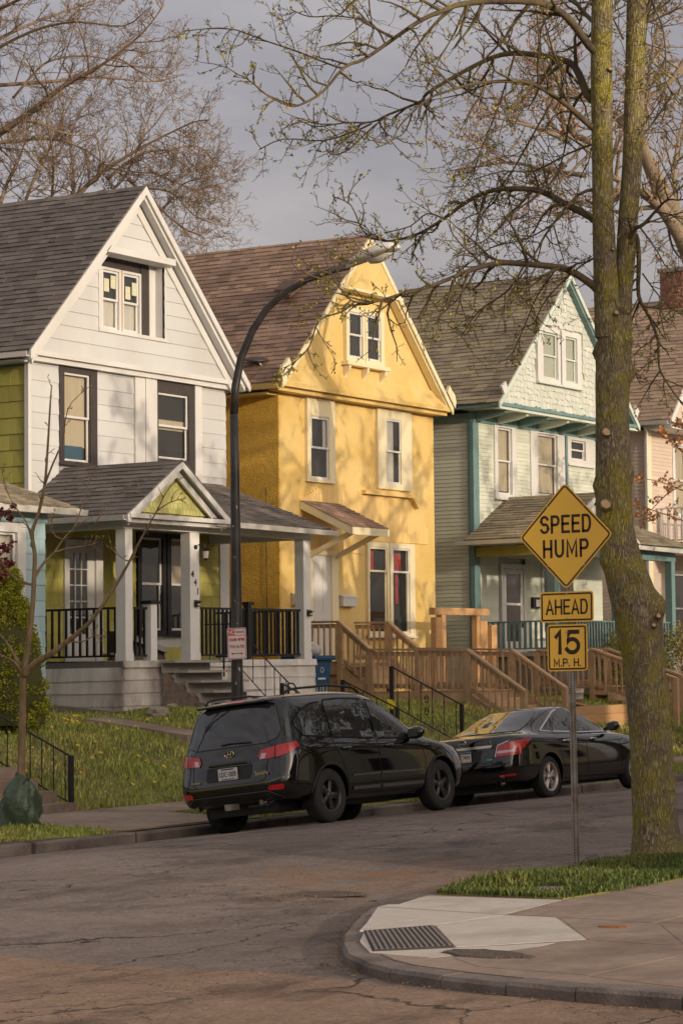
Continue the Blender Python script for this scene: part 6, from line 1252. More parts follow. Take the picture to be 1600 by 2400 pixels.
MR = C.M @ Matrix.Translation((C.on(0, .735, RD).x-.022, 0, .735)) @ MX; pl = plate(C.root, 'number_plate', M_plate, [(-.155, -.078), (.155, -.078), (.155, .078), (-.155, .078)], .01, MR, th=.006)
text('HVZ 7474', .085, M_pdark, 'plate_text', pl, MR @ Matrix.Translation((0, -.005, .0075)), bold=.0015, extrude=.0008, sx=.72)
for (a, b, c, d_, mm) in ((-.15, .15, .052, .072, M_pdark), (-.15, .15, -.074, -.054, mat('plate_band', (.75, .5, .05), .5))): q = MB().box(a, b, c, d_, .006, .0075); q.v = [tuple(MR @ Vector(v)) for v in q.v]; q.build('plate_band', mm, pl)
ex = C.on(0, .945, RD).x-.012; C.part(MB().tube([(ex, .062*math.cos(t), .945+.055*math.sin(t)) for t in np.linspace(0, 2*math.pi, 22)], .008, 6), 'emblem', M_chrome); C.part(MB().box(ex-.008, ex+.004, -.078, .078, .933, .957), 'emblem', M_chrome)
MT = lambda y, z, off=.014: C.M @ Matrix.Translation((C.on(y, z, RD).x-off, y, z)) @ MX
text('SL', .045, M_chrome, 'badge', C.root, MT(-.5, .93), bold=.002, extrude=.002); C.overlay('badge', mat('teal_badge', (.1, .35, .38), .3), [(-.52, .655), (-.42, .655), (-.42, .675), (-.52, .675)], RD, .008)
for pts in ([(1.17, .30), (1.175, .98)], [(2.30, .35), (2.32, .7), (2.2, .93)], [(.42, .48), (.30, .75), (.34, .95), (.40, 1.03)], [(.45, .285), (2.28, .275)]): C.line('door_gap', M_seam, pts, SD, .010, .002)
for x in (.52, 1.4):
    P = C.on(x, .865, SD, .02); C.part(MB().tube([P+Vector((-.1, .014, -.004)), P+Vector((-.065, -.008, 0)), P+Vector((.065, -.008, 0)), P+Vector((.1, .014, .004))], .017, 8), 'door_handle', M_chrome, smooth=True); C.overlay('handle_recess', M_seam, [(x-.07, .83), (x+.05, .83), (x+.06, .86), (x-.07, .86)], SD, .003)
mb = MB()
for (dy, a, b) in ((-.005, .04, .04), (.04, .09, .07), (.12, .10, .08), (.18, .07, .06), (.2, .02, .02)):
    for j in range(12): t = 6.2832*j/12; mb.v.append((1.98+.04*dy+a*.8*math.cos(t), -.87-dy, 1.05+b*math.sin(t)))
for i in range(4):
    for j in range(12): mb.f.append((i*12+j, i*12+(j+1) % 12, (i+1)*12+(j+1) % 12, (i+1)*12+j))
mi = C.part(mb, 'wing_mirror', M_paint, smooth=True); C.part(MB().prism([(1.9, -.90, 1.0), (1.9, -1.03, 1.0), (1.9, -1.04, 1.09), (1.9, -.91, 1.1)], (-.004, 0, 0)), 'mirror_glass', M_cg2, mi); C.part(MB().bar((2.0, -.8, 1.0), (1.98, -.9, 1.03), .08, .04), 'mirror_arm', M_plast, mi)
C.part(MB().prism([(-.40, -.72, .17), (-.42, -.9, .2), (-.36, -.9, .42), (-.34, -.72, .4)], (.012, 0, 0)), 'mud_flap', M_plast); C.overlay('reflector', M_tail, [(-.82, .40), (-.6, .39), (-.6, .42), (-.82, .43)], RD, .008)
C.overlay('head_lamp', M_tailw, [(-.85, .60), (-.5, .58), (-.52, .72), (-.84, .76)], (-1, 0, 0), .01); C.overlay('grille', M_chrome, [(-.4, .5), (.4, .5), (.4, .66), (-.4, .66)], (-1, 0, 0), .008)
# ================================================================== TREES AND SHRUBS
def at(x, y, D): return CAM+ray(x, y)*D
def catmull(P, n=4):
    out = []; k = len(P)
    for i in range(k-1):
        a, b, c, d = P[max(i-1, 0)], P[i], P[i+1], P[min(i+2, k-1)]
        for j in range(n):
            t = j/n; out.append(.5*((2*b)+(c-a)*t+(2*a-5*b+4*c-d)*t*t+(3*b-a-3*c+d)*t**3))
    out.append(P[-1]); return out
class Tree:
    """tubes for limbs and twigs, small faces for buds and leaves"""
    def __init__(s, seed): s.r = random.Random(seed); s.b = MB(); s.lv = []; s.lf = []
    def limb(s, P, r0, r1, n=8): k = len(P); s.b.tube(P, [r1+(r0-r1)*(1-i/(k-1))**1.5 for i in range(k)], n, cap=True)
    def leaf(s, p, size, drop=.4):
        r = s.r; d = Vector((r.gauss(0, 1), r.gauss(0, 1), r.gauss(0, 1)-drop)).normalized(); q = d.orthogonal().normalized(); a = r.random()*6.28; q = Matrix.Rotation(a, 3, d) @ q; L_ = size*r.uniform(.6, 1.3); W_ = L_*.42; n = len(s.lv)
        s.lv += [p, p+d*L_*.45+q*W_, p+d*L_, p+d*L_*.5-q*W_]; s.lf.append((n, n+1, n+2, n+3))
    def twig(s, p, d, L_, r0, lvl, spec):
        """random walk twig with children; spec: dict(n=[..],len=[..],curl,up,leaf,ln)"""
        r = s.r; k = 4 if lvl < 2 else 3; P = [p]; d = d.normalized(); seg = L_/k
        for i in range(k):
            d = (d+Vector((r.gauss(0, 1), r.gauss(0, 1), r.gauss(0, 1)))*spec['curl']+Vector((0, 0, spec['up'])) ).normalized(); P.append(P[-1]+d*seg)
        s.b.tube(P, [max(r0*(1-.75*i/k), spec.get('rmin', .0035)) for i in range(k+1)], 4 if lvl < 2 else 3, cap=False)
        if lvl < len(spec['n']):
            for j in range(spec['n'][lvl]):
                t = (j+r.random())/spec['n'][lvl]*.9+.1; i = min(int(t*k), k-1); q = P[i].lerp(P[i+1], t*k-i); dd = (P[i+1]-P[i]).normalized(); sd = dd.orthogonal().normalized(); sd = Matrix.Rotation(r.random()*6.28, 3, dd) @ sd
                s.twig(q, dd*.75+sd*r.uniform(.5, .95), spec['len'][lvl]*L_*r.uniform(.5, 1.15)*(1-.35*t), max(r0*.55*(1-.5*t), spec.get('rmin', .0035)), lvl+1, spec)
        if spec.get('leaf') and lvl >= len(spec['n'])-spec.get('leaflv', 0):
            for j in range(spec['ln']):
                t = r.random()**.6*k; i = min(int(t), k-1); q = P[i].lerp(P[i+1], t-i)
                s.leaf(q, spec['leaf'])
    def clothe(s, P, r0, n, L_, spec, t0=.15, flat=0):
        """side branches along a limb"""
        r = s.r; k = len(P)-1
        for j in range(n):
            t = t0+(1-t0)*(j+r.random())/n; i = min(int(t*k), k-1); q = P[i].lerp(P[i+1], t*k-i); dd = (P[i+1]-P[i]).normalized(); sd = dd.orthogonal().normalized(); sd = Matrix.Rotation(r.random()*6.28, 3, dd) @ sd
            s.twig(q, dd*.6+sd*.9, L_*r.uniform(.35, 1.1)*(1-.45*t), max(r0*(1-.7*t), .006), 0, spec)
    def build(s, root, mb_, ml, crown='crown', leaf='leaf_buds'):
        v = s.b; o = v.build(crown, mb_, root, smooth=True, fix=False); o['kind'] = 'stuff'
        if s.lf: npmesh(leaf, np.array([tuple(p) for p in s.lv]), np.array(s.lf), ml, root, kind='stuff')
def barkmat(name, c1, c2, c3, sc=1.0, bump=.03):
    """bark: vertical furrows, lichen and moss patches"""
    m = bpy.data.materials.new(name); m.use_nodes = True; nt = m.node_tree; L = nt.links.new; b = nt.nodes['Principled BSDF']; g = N(nt, 'ShaderNodeNewGeometry')
    mp = N(nt, 'ShaderNodeMapping'); mp.inputs['Scale'].default_value = (26*sc, 26*sc, 5*sc); L(g.outputs['Position'], mp.inputs['Vector'])
    nz = N(nt, 'ShaderNodeTexNoise'); nz.inputs['Scale'].default_value = 1.2; nz.inputs['Detail'].default_value = 5; L(mp.outputs[0], nz.inputs['Vector'])
    vo = N(nt, 'ShaderNodeTexVoronoi', feature='DISTANCE_TO_EDGE'); vo.inputs['Scale'].default_value = 1.0; ad = N(nt, 'ShaderNodeVectorMath', operation='MULTIPLY_ADD'); ad.inputs[1].default_value = (1.6,)*3; L(nz.outputs['Color'], ad.inputs[0]); L(mp.outputs[0], ad.inputs[2]); L(ad.outputs[0], vo.inputs['Vector'])
    def rng(s_, a, b_, c=0., d=1.): r = N(nt, 'ShaderNodeMapRange'); r.inputs['From Min'].default_value = a; r.inputs['From Max'].default_value = b_; r.inputs['To Min'].default_value = c; r.inputs['To Max'].default_value = d; L(s_, r.inputs['Value']); return r.outputs[0]
    x = N(nt, 'ShaderNodeMix', data_type='RGBA'); L(rng(vo.outputs['Distance'], .0, .22), x.inputs['Factor']); x.inputs[6].default_value = (*[q*.5 for q in c1], 1); x.inputs[7].default_value = (*c1, 1)
    n2 = N(nt, 'ShaderNodeTexNoise'); n2.inputs['Scale'].default_value = 2.3; n2.inputs['Detail'].default_value = 8; n2.inputs['Roughness'].default_value = .7; L(g.outputs['Position'], n2.inputs['Vector'])
    y = N(nt, 'ShaderNodeMix', data_type='RGBA'); L(rng(n2.outputs['Fac'], .43, .62, 0, .85), y.inputs['Factor']); L(x.outputs[2], y.inputs[6]); y.inputs[7].default_value = (*c2, 1)
    n3 = N(nt, 'ShaderNodeTexNoise'); n3.inputs['Scale'].default_value = 9; n3.inputs['Detail'].default_value = 6; L(g.outputs['Position'], n3.inputs['Vector'])
    z = N(nt, 'ShaderNodeMix', data_type='RGBA'); L(rng(n3.outputs['Fac'], .58, .72, 0, .7), z.inputs['Factor']); L(y.outputs[2], z.inputs[6]); z.inputs[7].default_value = (*c3, 1); L(z.outputs[2], b.inputs['Base Color']); b.inputs['Roughness'].default_value = .95; b.inputs['Specular IOR Level'].default_value = .2
    bp = N(nt, 'ShaderNodeBump'); bp.inputs['Distance'].default_value = bump; L(rng(vo.outputs['Distance'], 0, .3), bp.inputs['Height']); bp2 = N(nt, 'ShaderNodeBump'); bp2.inputs['Distance'].default_value = .012; L(nz.outputs['Fac'], bp2.inputs['Height']); L(bp.outputs[0], bp2.inputs['Normal']); L(bp2.outputs[0], b.inputs['Normal']); return m
M_bark = barkmat('mossy_bark', (.40, .325, .22), (.44, .385, .06), (.54, .46, .33), sc=1.7, bump=.02); M_twig = mat('brown_twig', (.085, .058, .04), .85, var=.3, vscale=8, col2=(.15, .12, .04), mixs=3)
M_bud = mat('green_bud', (.36, .30, .035), .6, rand=.4, spec=.2); M_budr = mat('red_bud', (.46, .23, .11), .6, rand=.45, spec=.2); M_tan = mat('tan_branch', (.27, .185, .115), .85, var=.3, vscale=5, col2=(.17, .115, .075), mixs=1.5); M_budt = mat('tan_bud', (.40, .32, .09), .6, rand=.4, spec=.2)
# ------------------------------------------------------------------ the big street tree on the near verge
T = thing('street_tree', 'large mossy street tree with twin stems behind the yellow sign', 'tree', (22.75, 11.85, .1))
D0 = 25.9; tr = Tree(21)
def trunk(pts, D=D0): return [at(x, y, D) for x, y, w_ in pts], [w_*D/FPX/2 for x, y, w_ in pts]
tp = [(1548, 2022, 190), (1545, 2005, 158), (1540, 1985, 128), (1535, 1930, 106), (1531, 1850, 101), (1526, 1760, 98), (1517, 1660, 97), (1510, 1560, 99), (1502, 1490, 108), (1492, 1430, 114), (1474, 1370, 104), (1456, 1310, 92), (1444, 1250, 86), (1438, 1180, 84), (1436, 1110, 85), (1435, 1040, 82), (1435, 960, 80), (1436, 880, 82), (1440, 800, 80), (1440, 740, 78)]
def shaped(mb, P, Rr, n=40, lump=.05, seed=0, knobs=()):
    """trunk skin with bumps"""
    rr = random.Random(seed); k = len(P); base = len(mb.v); ph = [rr.random()*6.28 for _ in range(8)]; ref = Vector((1, 0, 0)); Q = catmull(P, 5); RR = catmull([Vector((q, 0, 0)) for q in Rr], 5); m = len(Q)
    for i in range(m):
        d = (Q[min(i+1, m-1)]-Q[max(i-1, 0)]).normalized(); a = (ref-d*ref.dot(d)).normalized(); b = d.cross(a)
        for j in range(n):
            t = 6.2832*j/n; u = i*.35; q = 1+lump*(math.sin(2*t+ph[0]+u*.5)+.7*math.sin(3*t+ph[1]-u*.8)+.5*math.sin(5*t+ph[2]+u*1.3)+.35*math.sin(9*t+ph[3]+u*.9)+.25*math.sin(14*t+ph[4]+u*2.1))
            p = Q[i]+(a*math.cos(t)+b*math.sin(t))*RR[i].x*q
            for (kc_, kr, kh) in knobs:
                e = (p-kc_).length
                if e < kr: p = p+(p-Q[i]).normalized()*kh*(math.cos(e/kr*math.pi)+1)/2
            mb.v.append(tuple(p))
    for i in range(m-1):
        for j in range(n): a = base+i*n+j; b = base+i*n+(j+1) % n; mb.f.append((a, b, b+n, a+n))
    return Q
P, Rr = trunk(tp); mb = MB(); kn = [(at(1535, 1420, D0-.1), .22, .09), (at(1400, 1318, D0-.1), .16, .05), (at(1392, 825, D0), .12, .06), (at(1475, 870, D0), .14, .06), (at(1392, 1140, D0-.1), .14, .05), (at(1490, 1345, D0-.2), .14, .06), (at(1500, 1660, D0-.25), .16, .04), (at(1475, 800, D0-.1), .12, .05), (at(1470, 1110, D0), .15, .04)]
shaped(mb, P, Rr, lump=.018, seed=2, knobs=kn); o = mb.build('trunk', M_bark, T, smooth=True, fix=False)
s1 = [(1424, 790, 62), (1422, 720, 60), (1418, 620, 56), (1413, 500, 52), (1411, 380, 50), (1410, 260, 50), (1409, 140, 50), (1411, 0, 49), (1412, -120, 46), (1405, -300, 36), (1390, -500, 20)]; s2 = [(1455, 760, 50), (1458, 680, 48), (1466, 590, 47), (1474, 480, 47), (1481, 380, 47), (1485, 260, 47), (1489, 120, 46), (1491, 0, 45), (1493, -130, 40), (1505, -320, 30), (1520, -500, 16)]
for k, st in enumerate((s1, s2)):
    P, Rr = trunk(st, D0+(.08 if k else -.05)); mb = MB(); shaped(mb, P, Rr, lump=.015, seed=5+k, n=28); mb.build('stem', M_bark, T, smooth=True, fix=False)
M_cut = mat('cut_wood', (.55, .36, .2), .8, var=.15, vscale=20)
for (x, y, w_, sg) in ((1421, 1017, 16, 0), (1419, 1186, 20, 0), (1415, 261, 8, 0), (1437, 588, 6, 0), (1445, 737, 8, 0), (1543, 1448, 9, 0), (1532, 1470, 8, 0), (1430, 165, 7, 0)):
    c = at(x, y, D0); dv = (CAM-c).normalized(); rad = w_*D0/FPX/2*1.3; off = .38 if y > 900 else .25
    c = c+dv*(.2 if y > 1300 else .17 if y > 900 else .1 if y < 700 else .14); ax = (dv+Vector((0, 0, .35))).normalized(); MB().tube([c, c+ax*.07], [rad*1.15, rad], 12).build('branch_stub', M_bark, T); q = ax.orthogonal().normalized(); e = ax.cross(q); MB().add([c+ax*.071+(q*math.cos(t)+e*math.sin(t)*.75)*rad*.92 for t in np.linspace(0, 5.76, 12)], [tuple(range(12))]).build('cut_face', M_cut, T, fix=False)
spec = dict(n=[4, 3], len=[.55, .5], curl=.2, up=.02, leaf=.028, ln=1, rmin=.0026, leaflv=1)
BR = [([(1381, 107), (1344, 57), (1306, 23), (1249, 4), (1150, 2), (1075, 10), (1050, 19), (986, 46), (909, 99), (852, 138), (806, 157), (756, 214), (702, 245), (672, 245), (626, 222), (580, 184), (551, 172)], 26, -2.5, 26, .75),
 ([(806, 157), (787, 155), (695, 119), (615, 92), (553, 69), (490, 66), (430, 72)], 9, -.4, 16, .6), ([(901, 99), (882, 65), (852, 46), (783, 36), (725, 38), (680, 20)], 8, .5, 12, .6),
 ([(1377, 222), (1356, 172), (1333, 145), (1268, 130), (1206, 124), (1153, 134), (1076, 172), (1000, 218), (986, 237), (909, 268), (871, 285), (806, 287), (741, 296), (699, 279)], 27, 1.6, 26, .75), ([(871, 288), (833, 306), (756, 329), (664, 325), (607, 350)], 8, .3, 12, .5), ([(905, 272), (870, 300), (815, 350), (780, 362), (765, 350)], 7, .3, 9, .45),
 ([(1379, 291), (1337, 253), (1295, 222), (1245, 195), (1191, 189), (1115, 195), (1057, 210), (1000, 233), (940, 290), (915, 330), (880, 345)], 20, -1.4, 22, .8),
 ([(1385, 509), (1325, 478), (1268, 448), (1214, 442), (1153, 446), (1096, 471), (1038, 513), (986, 545), (928, 562), (890, 562), (850, 540), (822, 480), (780, 460)], 24, 1.0, 26, .75), ([(1040, 512), (1000, 500), (960, 530), (900, 545)], 7, .3, 8, .5), ([(930, 574), (880, 600), (820, 615), (760, 640)], 7, -.3, 9, .5),
 ([(1390, 670), (1344, 639), (1306, 626), (1230, 618), (1172, 616), (1115, 628), (1057, 651), (1000, 673), (933, 691), (894, 703), (866, 707), (828, 706), (800, 680), (780, 650), (760, 600)], 25, -1.6, 28, .7), ([(828, 709), (799, 731), (748, 750), (725, 811), (690, 848), (665, 862)], 9, -.3, 12, .4), ([(935, 692), (900, 720), (880, 735)], 9, 0, 4, .3),
 ([(1363, 218), (1337, 268), (1325, 337), (1317, 371), (1300, 420)], 15, .8, 9, .8), ([(1356, 455), (1287, 536), (1252, 597), (1214, 658), (1191, 693)], 14, -.8, 14, .8), ([(1206, 126), (1184, 199), (1153, 287), (1122, 363), (1105, 420)], 9, .6, 14, .7), ([(1092, 11), (1065, 76), (1023, 149), (1000, 210)], 9, -.6, 9, .6),
 ([(1300, 225), (1240, 330), (1200, 400), (1150, 470), (1100, 560)], 9, .9, 14, .8), ([(1320, 380), (1280, 440), (1200, 500), (1140, 560), (1060, 600)], 10, -.5, 14, .8), ([(1330, 470), (1300, 520), (1230, 560), (1150, 580), (1070, 640)], 8, .7, 12, .8), ([(1380, 340), (1330, 360), (1250, 400), (1180, 400), (1110, 420)], 10, .5, 14, .9), ([(1230, 618), (1190, 680), (1120, 730), (1080, 790)], 9, -.4, 12, .6), ([(1306, 626), (1260, 690), (1230, 760), (1200, 830)], 7, .5, 10, .5), ([(1115, 630), (1080, 690), (1050, 720), (1010, 730)], 7, -.5, 9, .5), ([(1380, 610), (1340, 640), (1280, 700), (1250, 760)], 8, .6, 10, .6),
 ([(1486, 536), (1509, 524), (1543, 486), (1566, 467), (1600, 467), (1660, 440)], 16, -.6, 12, .8), ([(1490, 551), (1497, 612), (1496, 692), (1520, 740), (1541, 796), (1544, 859), (1565, 900), (1600, 945), (1640, 960)], 18, .4, 20, .6), ([(1528, -40), (1528, 0), (1555, 77), (1559, 191), (1536, 276)], 11, -.8, 14, .8), ([(1560, 190), (1590, 240), (1640, 270)], 7, .3, 8, .6), ([(1500, 690), (1470, 760), (1480, 850), (1500, 900)], 6, .3, 8, .5), ([(1505, 640), (1550, 700), (1600, 740)], 7, .2, 10, .6),
 ([(1400, 60), (1360, 20), (1300, -60), (1200, -110), (1060, -100)], 22, 1.5, 22, 1.0), ([(1400, -60), (1330, -130), (1200, -180), (1000, -140), (880, -40), (800, 30)], 20, -1.8, 24, .9), ([(1500, 60), (1540, 20), (1600, -60), (1700, -90)], 20, 1.2, 14, 1.0), ([(1460, 90), (1440, 50), (1425, 20)], 10, .2, 4, .6), ([(1492, 330), (1520, 300), (1570, 230), (1640, 160)], 10, .5, 12, .8), ([(1410, -200), (1300, -330), (1150, -420)], 22, 2, 14, 1.2), ([(1505, -250), (1600, -400), (1700, -480)], 18, -2, 12, 1.2)]
for (pts, w0, dz, n, L_) in BR:
    x_, y_ = pts[0]
    if w0 >= 16 and 1360 < x_ < 1402: pts = [(1412, y_+26)]+pts; w0 *= .85
    elif w0 >= 16 and 1470 < x_ < 1510: pts = [(1474, y_+22)]+pts; w0 *= .85
    elif w0 < 16 and 1350 < x_ < 1402: pts = [(1410, y_-12)]+pts; w0 *= .7
    elif w0 < 16: w0 *= .62
    P = [at(x, y, D0+dz*i/(len(pts)-1)) for i, (x, y) in enumerate(pts)]; Q = catmull(P, 3); r0 = w0*D0/FPX/2; tr.limb(Q, r0, .006, 7); tr.clothe(Q, r0*.55, int(n*1.0), L_*1.35, spec)
tr.build(T, M_twig, M_bud)
# ------------------------------------------------------------------ big bare tree behind the white house
T = thing('bare_tree', 'large bare tree spreading behind the white house roof', 'tree', (40, 56, 1.5)); DB = 66; tr = Tree(5)
sp2 = dict(n=[6, 5, 2], len=[.52, .5, .5], curl=.16, up=.05, rmin=.0045)
LB = [([(-160, 420), (-60, 350), (60, 270), (150, 200), (240, 150), (330, 80), (385, 10)], 42, -2), ([(-150, 400), (-60, 345), (40, 330), (120, 325), (190, 345), (240, 380), (300, 420)], 24, 2), ([(-140, 170), (-40, 110), (60, 60), (140, 30), (220, 0), (300, -40)], 22, 3), ([(-140, 180), (-40, 130), (80, 70), (180, 50), (290, 60), (345, 20)], 18, -3), ([(30, 230), (90, 160), (130, 138), (200, 130), (300, 150), (360, 190), (400, 180)], 12, 1),
 ([(150, 500), (180, 460), (230, 410), (290, 370), (340, 340), (410, 305), (455, 285), (490, 280)], 24, -1), ([(250, 420), (330, 360), (400, 350), (450, 340), (485, 355), (500, 385)], 16, 1.5), ([(-20, 200), (120, 190), (220, 180), (290, 185), (350, 190), (415, 180)], 16, 4), ([(300, 420), (345, 460), (400, 510), (440, 540), (480, 560), (450, 620)], 14, -2), ([(50, 500), (75, 430), (110, 360), (140, 290), (170, 230)], 16, 2), ([(120, 480), (125, 400), (120, 330), (100, 250)], 14, -2), ([(175, 480), (172, 400), (165, 330), (190, 260), (230, 220)], 14, 3), ([(350, 400), (420, 430), (460, 445), (490, 435)], 9, 0), ([(330, 440), (400, 450), (450, 500), (490, 520)], 9, 2), ([(0, 480), (20, 420), (60, 330), (60, 250)], 18, 1), ([(-100, 60), (20, 10), (120, -40), (240, -80)], 22, -2), ([(330, 540), (400, 470), (430, 430), (480, 415)], 8, -1), ([(240, 470), (300, 400), (340, 300), (370, 220)], 12, 2)]
for (pts, w0, dz) in LB:
    P = [at(x, y, DB+dz*i/(len(pts)-1)) for i, (x, y) in enumerate(pts)]; Q = catmull(P, 3); r0 = w0*DB/FPX/2*.6; tr.limb(Q, r0, .015, 6); tr.clothe(Q, r0*.4, 24, 2.2, sp2, .05)
P = [at(-190, 1450, DB), at(-185, 900, DB), at(-175, 600, DB), at(-150, 400, DB), at(-140, 170, DB), at(-100, 60, DB)]; mb = MB(); shaped(mb, P, [.75, .55, .5, .42, .3, .2], 20, .03, 3); mb.build('trunk', M_tan, T, smooth=True, fix=False)
P = [at(150, 1450, DB), at(150, 800, DB), at(140, 500, DB)]; mb = MB(); shaped(mb, P, [.4, .32, .2], 16, .03, 4); mb.build('trunk', M_tan, T, smooth=True, fix=False)
tr.build(T, M_tan, M_budt)
# ------------------------------------------------------------------ red budded tree at the right edge
T = thing('red_budded_tree', 'leaning pale trunked tree with reddish buds behind the mossy tree', 'tree', (45.2, 22.3, .15)); DR = 49; tr = Tree(8)
sp3 = dict(n=[5, 4], len=[.55, .5], curl=.22, up=.06, leaf=.045, ln=2, rmin=.005, leaflv=0); M_pale = mat('pale_bark', (.27, .205, .14), .9, var=.3, vscale=6, bump=.02, bscale=18, stretch=(3, 3, .6))
LR = [([(1700, 1600), (1690, 1100), (1665, 760), (1620, 590), (1560, 470), (1505, 345)], 70, 0), ([(1505, 345), (1470, 300), (1440, 270), (1380, 230), (1300, 200), (1220, 190)], 34, 2), ([(1640, 640), (1560, 500), (1490, 440), (1430, 410), (1350, 330), (1280, 300)], 44, -2), ([(1650, 80), (1600, 150), (1565, 195), (1510, 235), (1450, 270), (1390, 330)], 22, -1), ([(1380, 330), (1340, 310), (1300, 250), (1290, 130), (1275, 40), (1270, -40)], 18, 1), ([(1330, 330), (1260, 300), (1180, 280), (1110, 260)], 14, -2), ([(1370, 410), (1290, 400), (1200, 380), (1120, 390), (1050, 400)], 14, 2), ([(1320, 320), (1310, 200), (1290, 100), (1260, 0)], 14, -1), ([(1500, 350), (1515, 230), (1530, 100), (1560, 0)], 20, 1), ([(1590, 520), (1580, 400), (1600, 280), (1640, 180)], 18, 2), ([(1480, 440), (1420, 480), (1360, 470), (1300, 500), (1200, 480)], 10, 1), ([(1560, 480), (1570, 560), (1590, 600), (1640, 640)], 8, 0)]
for i, (pts, w0, dz) in enumerate(LR):
    P = [at(x, y, DR+dz*i_/(len(pts)-1)) for i_, (x, y) in enumerate(pts)]; Q = catmull(P, 4); r0 = w0*DR/FPX/2
    if i == 0: mb = MB(); shaped(mb, P, [.42, .36, .3, .25, .2, .13], 20, .03, 9); mb.build('trunk', M_pale, T, smooth=True, fix=False)
    else: tr.limb(Q, r0, .012, 7)
    tr.clothe(Q, r0*.4 if i else .05, 18 if i else 4, 1.9, sp3, .2 if i else .7)
tr.build(T, M_pale, M_budr)
# small copper leaved tree before the pink house
T = thing('copper_leaved_tree', 'thin branches with copper leaves before the pink house', 'tree', (57, 29.2, 1.45)); tr = Tree(14); DC = 62; sp4 = dict(n=[4], len=[.5], curl=.25, up=.02, leaf=.085, ln=4, rmin=.006, leaflv=0); M_cop = mat('copper_leaf', (.52, .25, .11), .6, rand=.4, spec=.2)
P = [at(1690, 1620, DC), at(1680, 1400, DC), at(1660, 1200, DC), at(1650, 1050, DC)]; tr.limb(catmull(P, 4), .12, .05, 7)
for pts in ([(1660, 1180), (1600, 1150), (1550, 1130), (1500, 1120), (1455, 1110)], [(1665, 1260), (1600, 1220), (1540, 1200), (1490, 1180), (1450, 1165)], [(1655, 1080), (1600, 1060), (1570, 1030), (1545, 1010)], [(1665, 1150), (1620, 1130), (1560, 1160), (1520, 1200), (1480, 1215)], [(1650, 1050), (1610, 1010), (1580, 1000)]):
    P = [at(x, y, DC+rnd.uniform(-.6, .6)) for x, y in pts]; Q = catmull(P, 3); tr.limb(Q, .025, .008, 5); tr.clothe(Q, .012, 11, .55, sp4, .2)
tr.build(T, M_pale, M_cop)
# ------------------------------------------------------------------ young street tree with watering bag
T = thing('young_tree', 'slender young leafless tree with forked grey branches on the left verge', 'tree', (25.5, 22.3, .15)); DY = proj((25.45, 22.2, 1))[2]; tr = Tree(31); M_young = mat('young_bark', (.27, .185, .115), .85, var=.25, vscale=10, col2=(.17, .125, .05), mixs=6, bump=.006, bscale=40, stretch=(2, 2, .5))
c2 = lambda pts: [(x/1.96, 1060+y/1.96) for x, y in pts]
LY = [([(92, 1720), (96, 1600), (100, 1400), (102, 1290), (104, 1160), (105, 1040), (118, 960), (132, 870), (150, 700), (156, 590), (160, 470), (148, 370), (180, 270), (205, 150), (215, 40), (225, -120), (232, -240), (238, -310)], 18, 0), ([(106, 1030), (160, 970), (230, 930), (310, 870), (370, 820), (430, 760), (520, 630), (590, 510), (630, 430), (680, 340), (720, 270), (760, 190), (800, 140), (850, 110)], 17, -1.0), ([(100, 1000), (60, 920), (20, 860), (-40, 800)], 12, .5), ([(108, 1020), (60, 960), (0, 930), (-60, 900)], 9, -.3), ([(156, 580), (200, 510), (250, 460), (290, 400), (350, 340), (430, 290), (480, 240)], 8, .6), ([(250, 460), (320, 440), (400, 430), (445, 415)], 5, .2), ([(150, 610), (90, 590), (40, 550), (0, 500)], 8, .4), ([(158, 480), (145, 400), (120, 320), (70, 250), (30, 170), (5, 60)], 7, .3), ([(205, 150), (240, 60), (290, -60), (300, -150), (330, -230), (420, -310)], 6, -.4), ([(330, 370), (380, 240), (410, 130), (430, 110)], 5, .3), ([(290, 400), (250, 380), (235, 310)], 5, 0), ([(630, 430), (600, 500), (540, 470), (505, 435)], 5, .1), ([(720, 270), (780, 230), (850, 212)], 4, .1), ([(310, 870), (380, 870), (440, 840), (490, 850)], 5, .1), ([(430, 340), (500, 230), (560, 180), (600, 150)], 4, .3)]
for i, (pts, w0, dz) in enumerate(LY):
    q = c2(pts); P = [at(x, y, DY+dz*k/(len(q)-1)) for k, (x, y) in enumerate(q)]; Q = catmull(P, 3); r0 = w0*DY/FPX/2*(1.15 if i == 0 else 1); 
    if i == 0: m_ = MB().tube(Q, [r0*(1-.86*(k/(len(Q)-1))**.9) for k in range(len(Q))], 9); m_.build('trunk', M_young, T, smooth=True, fix=False)
    else: tr.limb(Q, r0, .004, 6)
    tr.clothe(Q, r0*.35, 5 if i else 9, .3, dict(n=[2], len=[.5], curl=.2, up=.08, leaf=.02, ln=1, rmin=.0035), .5 if i else .6)
tr.build(T, M_young, M_budt)
T = thing('watering_bag', 'dark green plastic watering bag wrapped round the young tree', 'watering bag', (25.45, 22.2, .15)); cb = at(47, 1880, DY); cb = Vector((cb.x, cb.y, 0)); mb = MB(); prf = [(.25, 0), (.285, .04), (.28, .14), (.275, .25), (.262, .35), (.245, .44), (.215, .52), (.18, .58), (.14, .64), (.09, .69), (.05, .72), (.055, .76)]; n = 72; rr = random.Random(6)
for (r1, h) in prf:
    for j in range(n): t = 6.2832*j/n; q = 1+.12*math.sin(3*t+h*9)-.16*abs(math.sin(2.5*t+h*5))+.10*abs(math.sin(5.5*t-h*7)); mb.v.append((cb.x+r1*q*math.cos(t)*.95, cb.y+r1*q*math.sin(t), .13+h+.03*math.sin(2*t)))
for i in range(len(prf)-1):
    for j in range(n): a = i*n+j; b = i*n+(j+1) % n; mb.f.append((a, b, b+n, a+n))
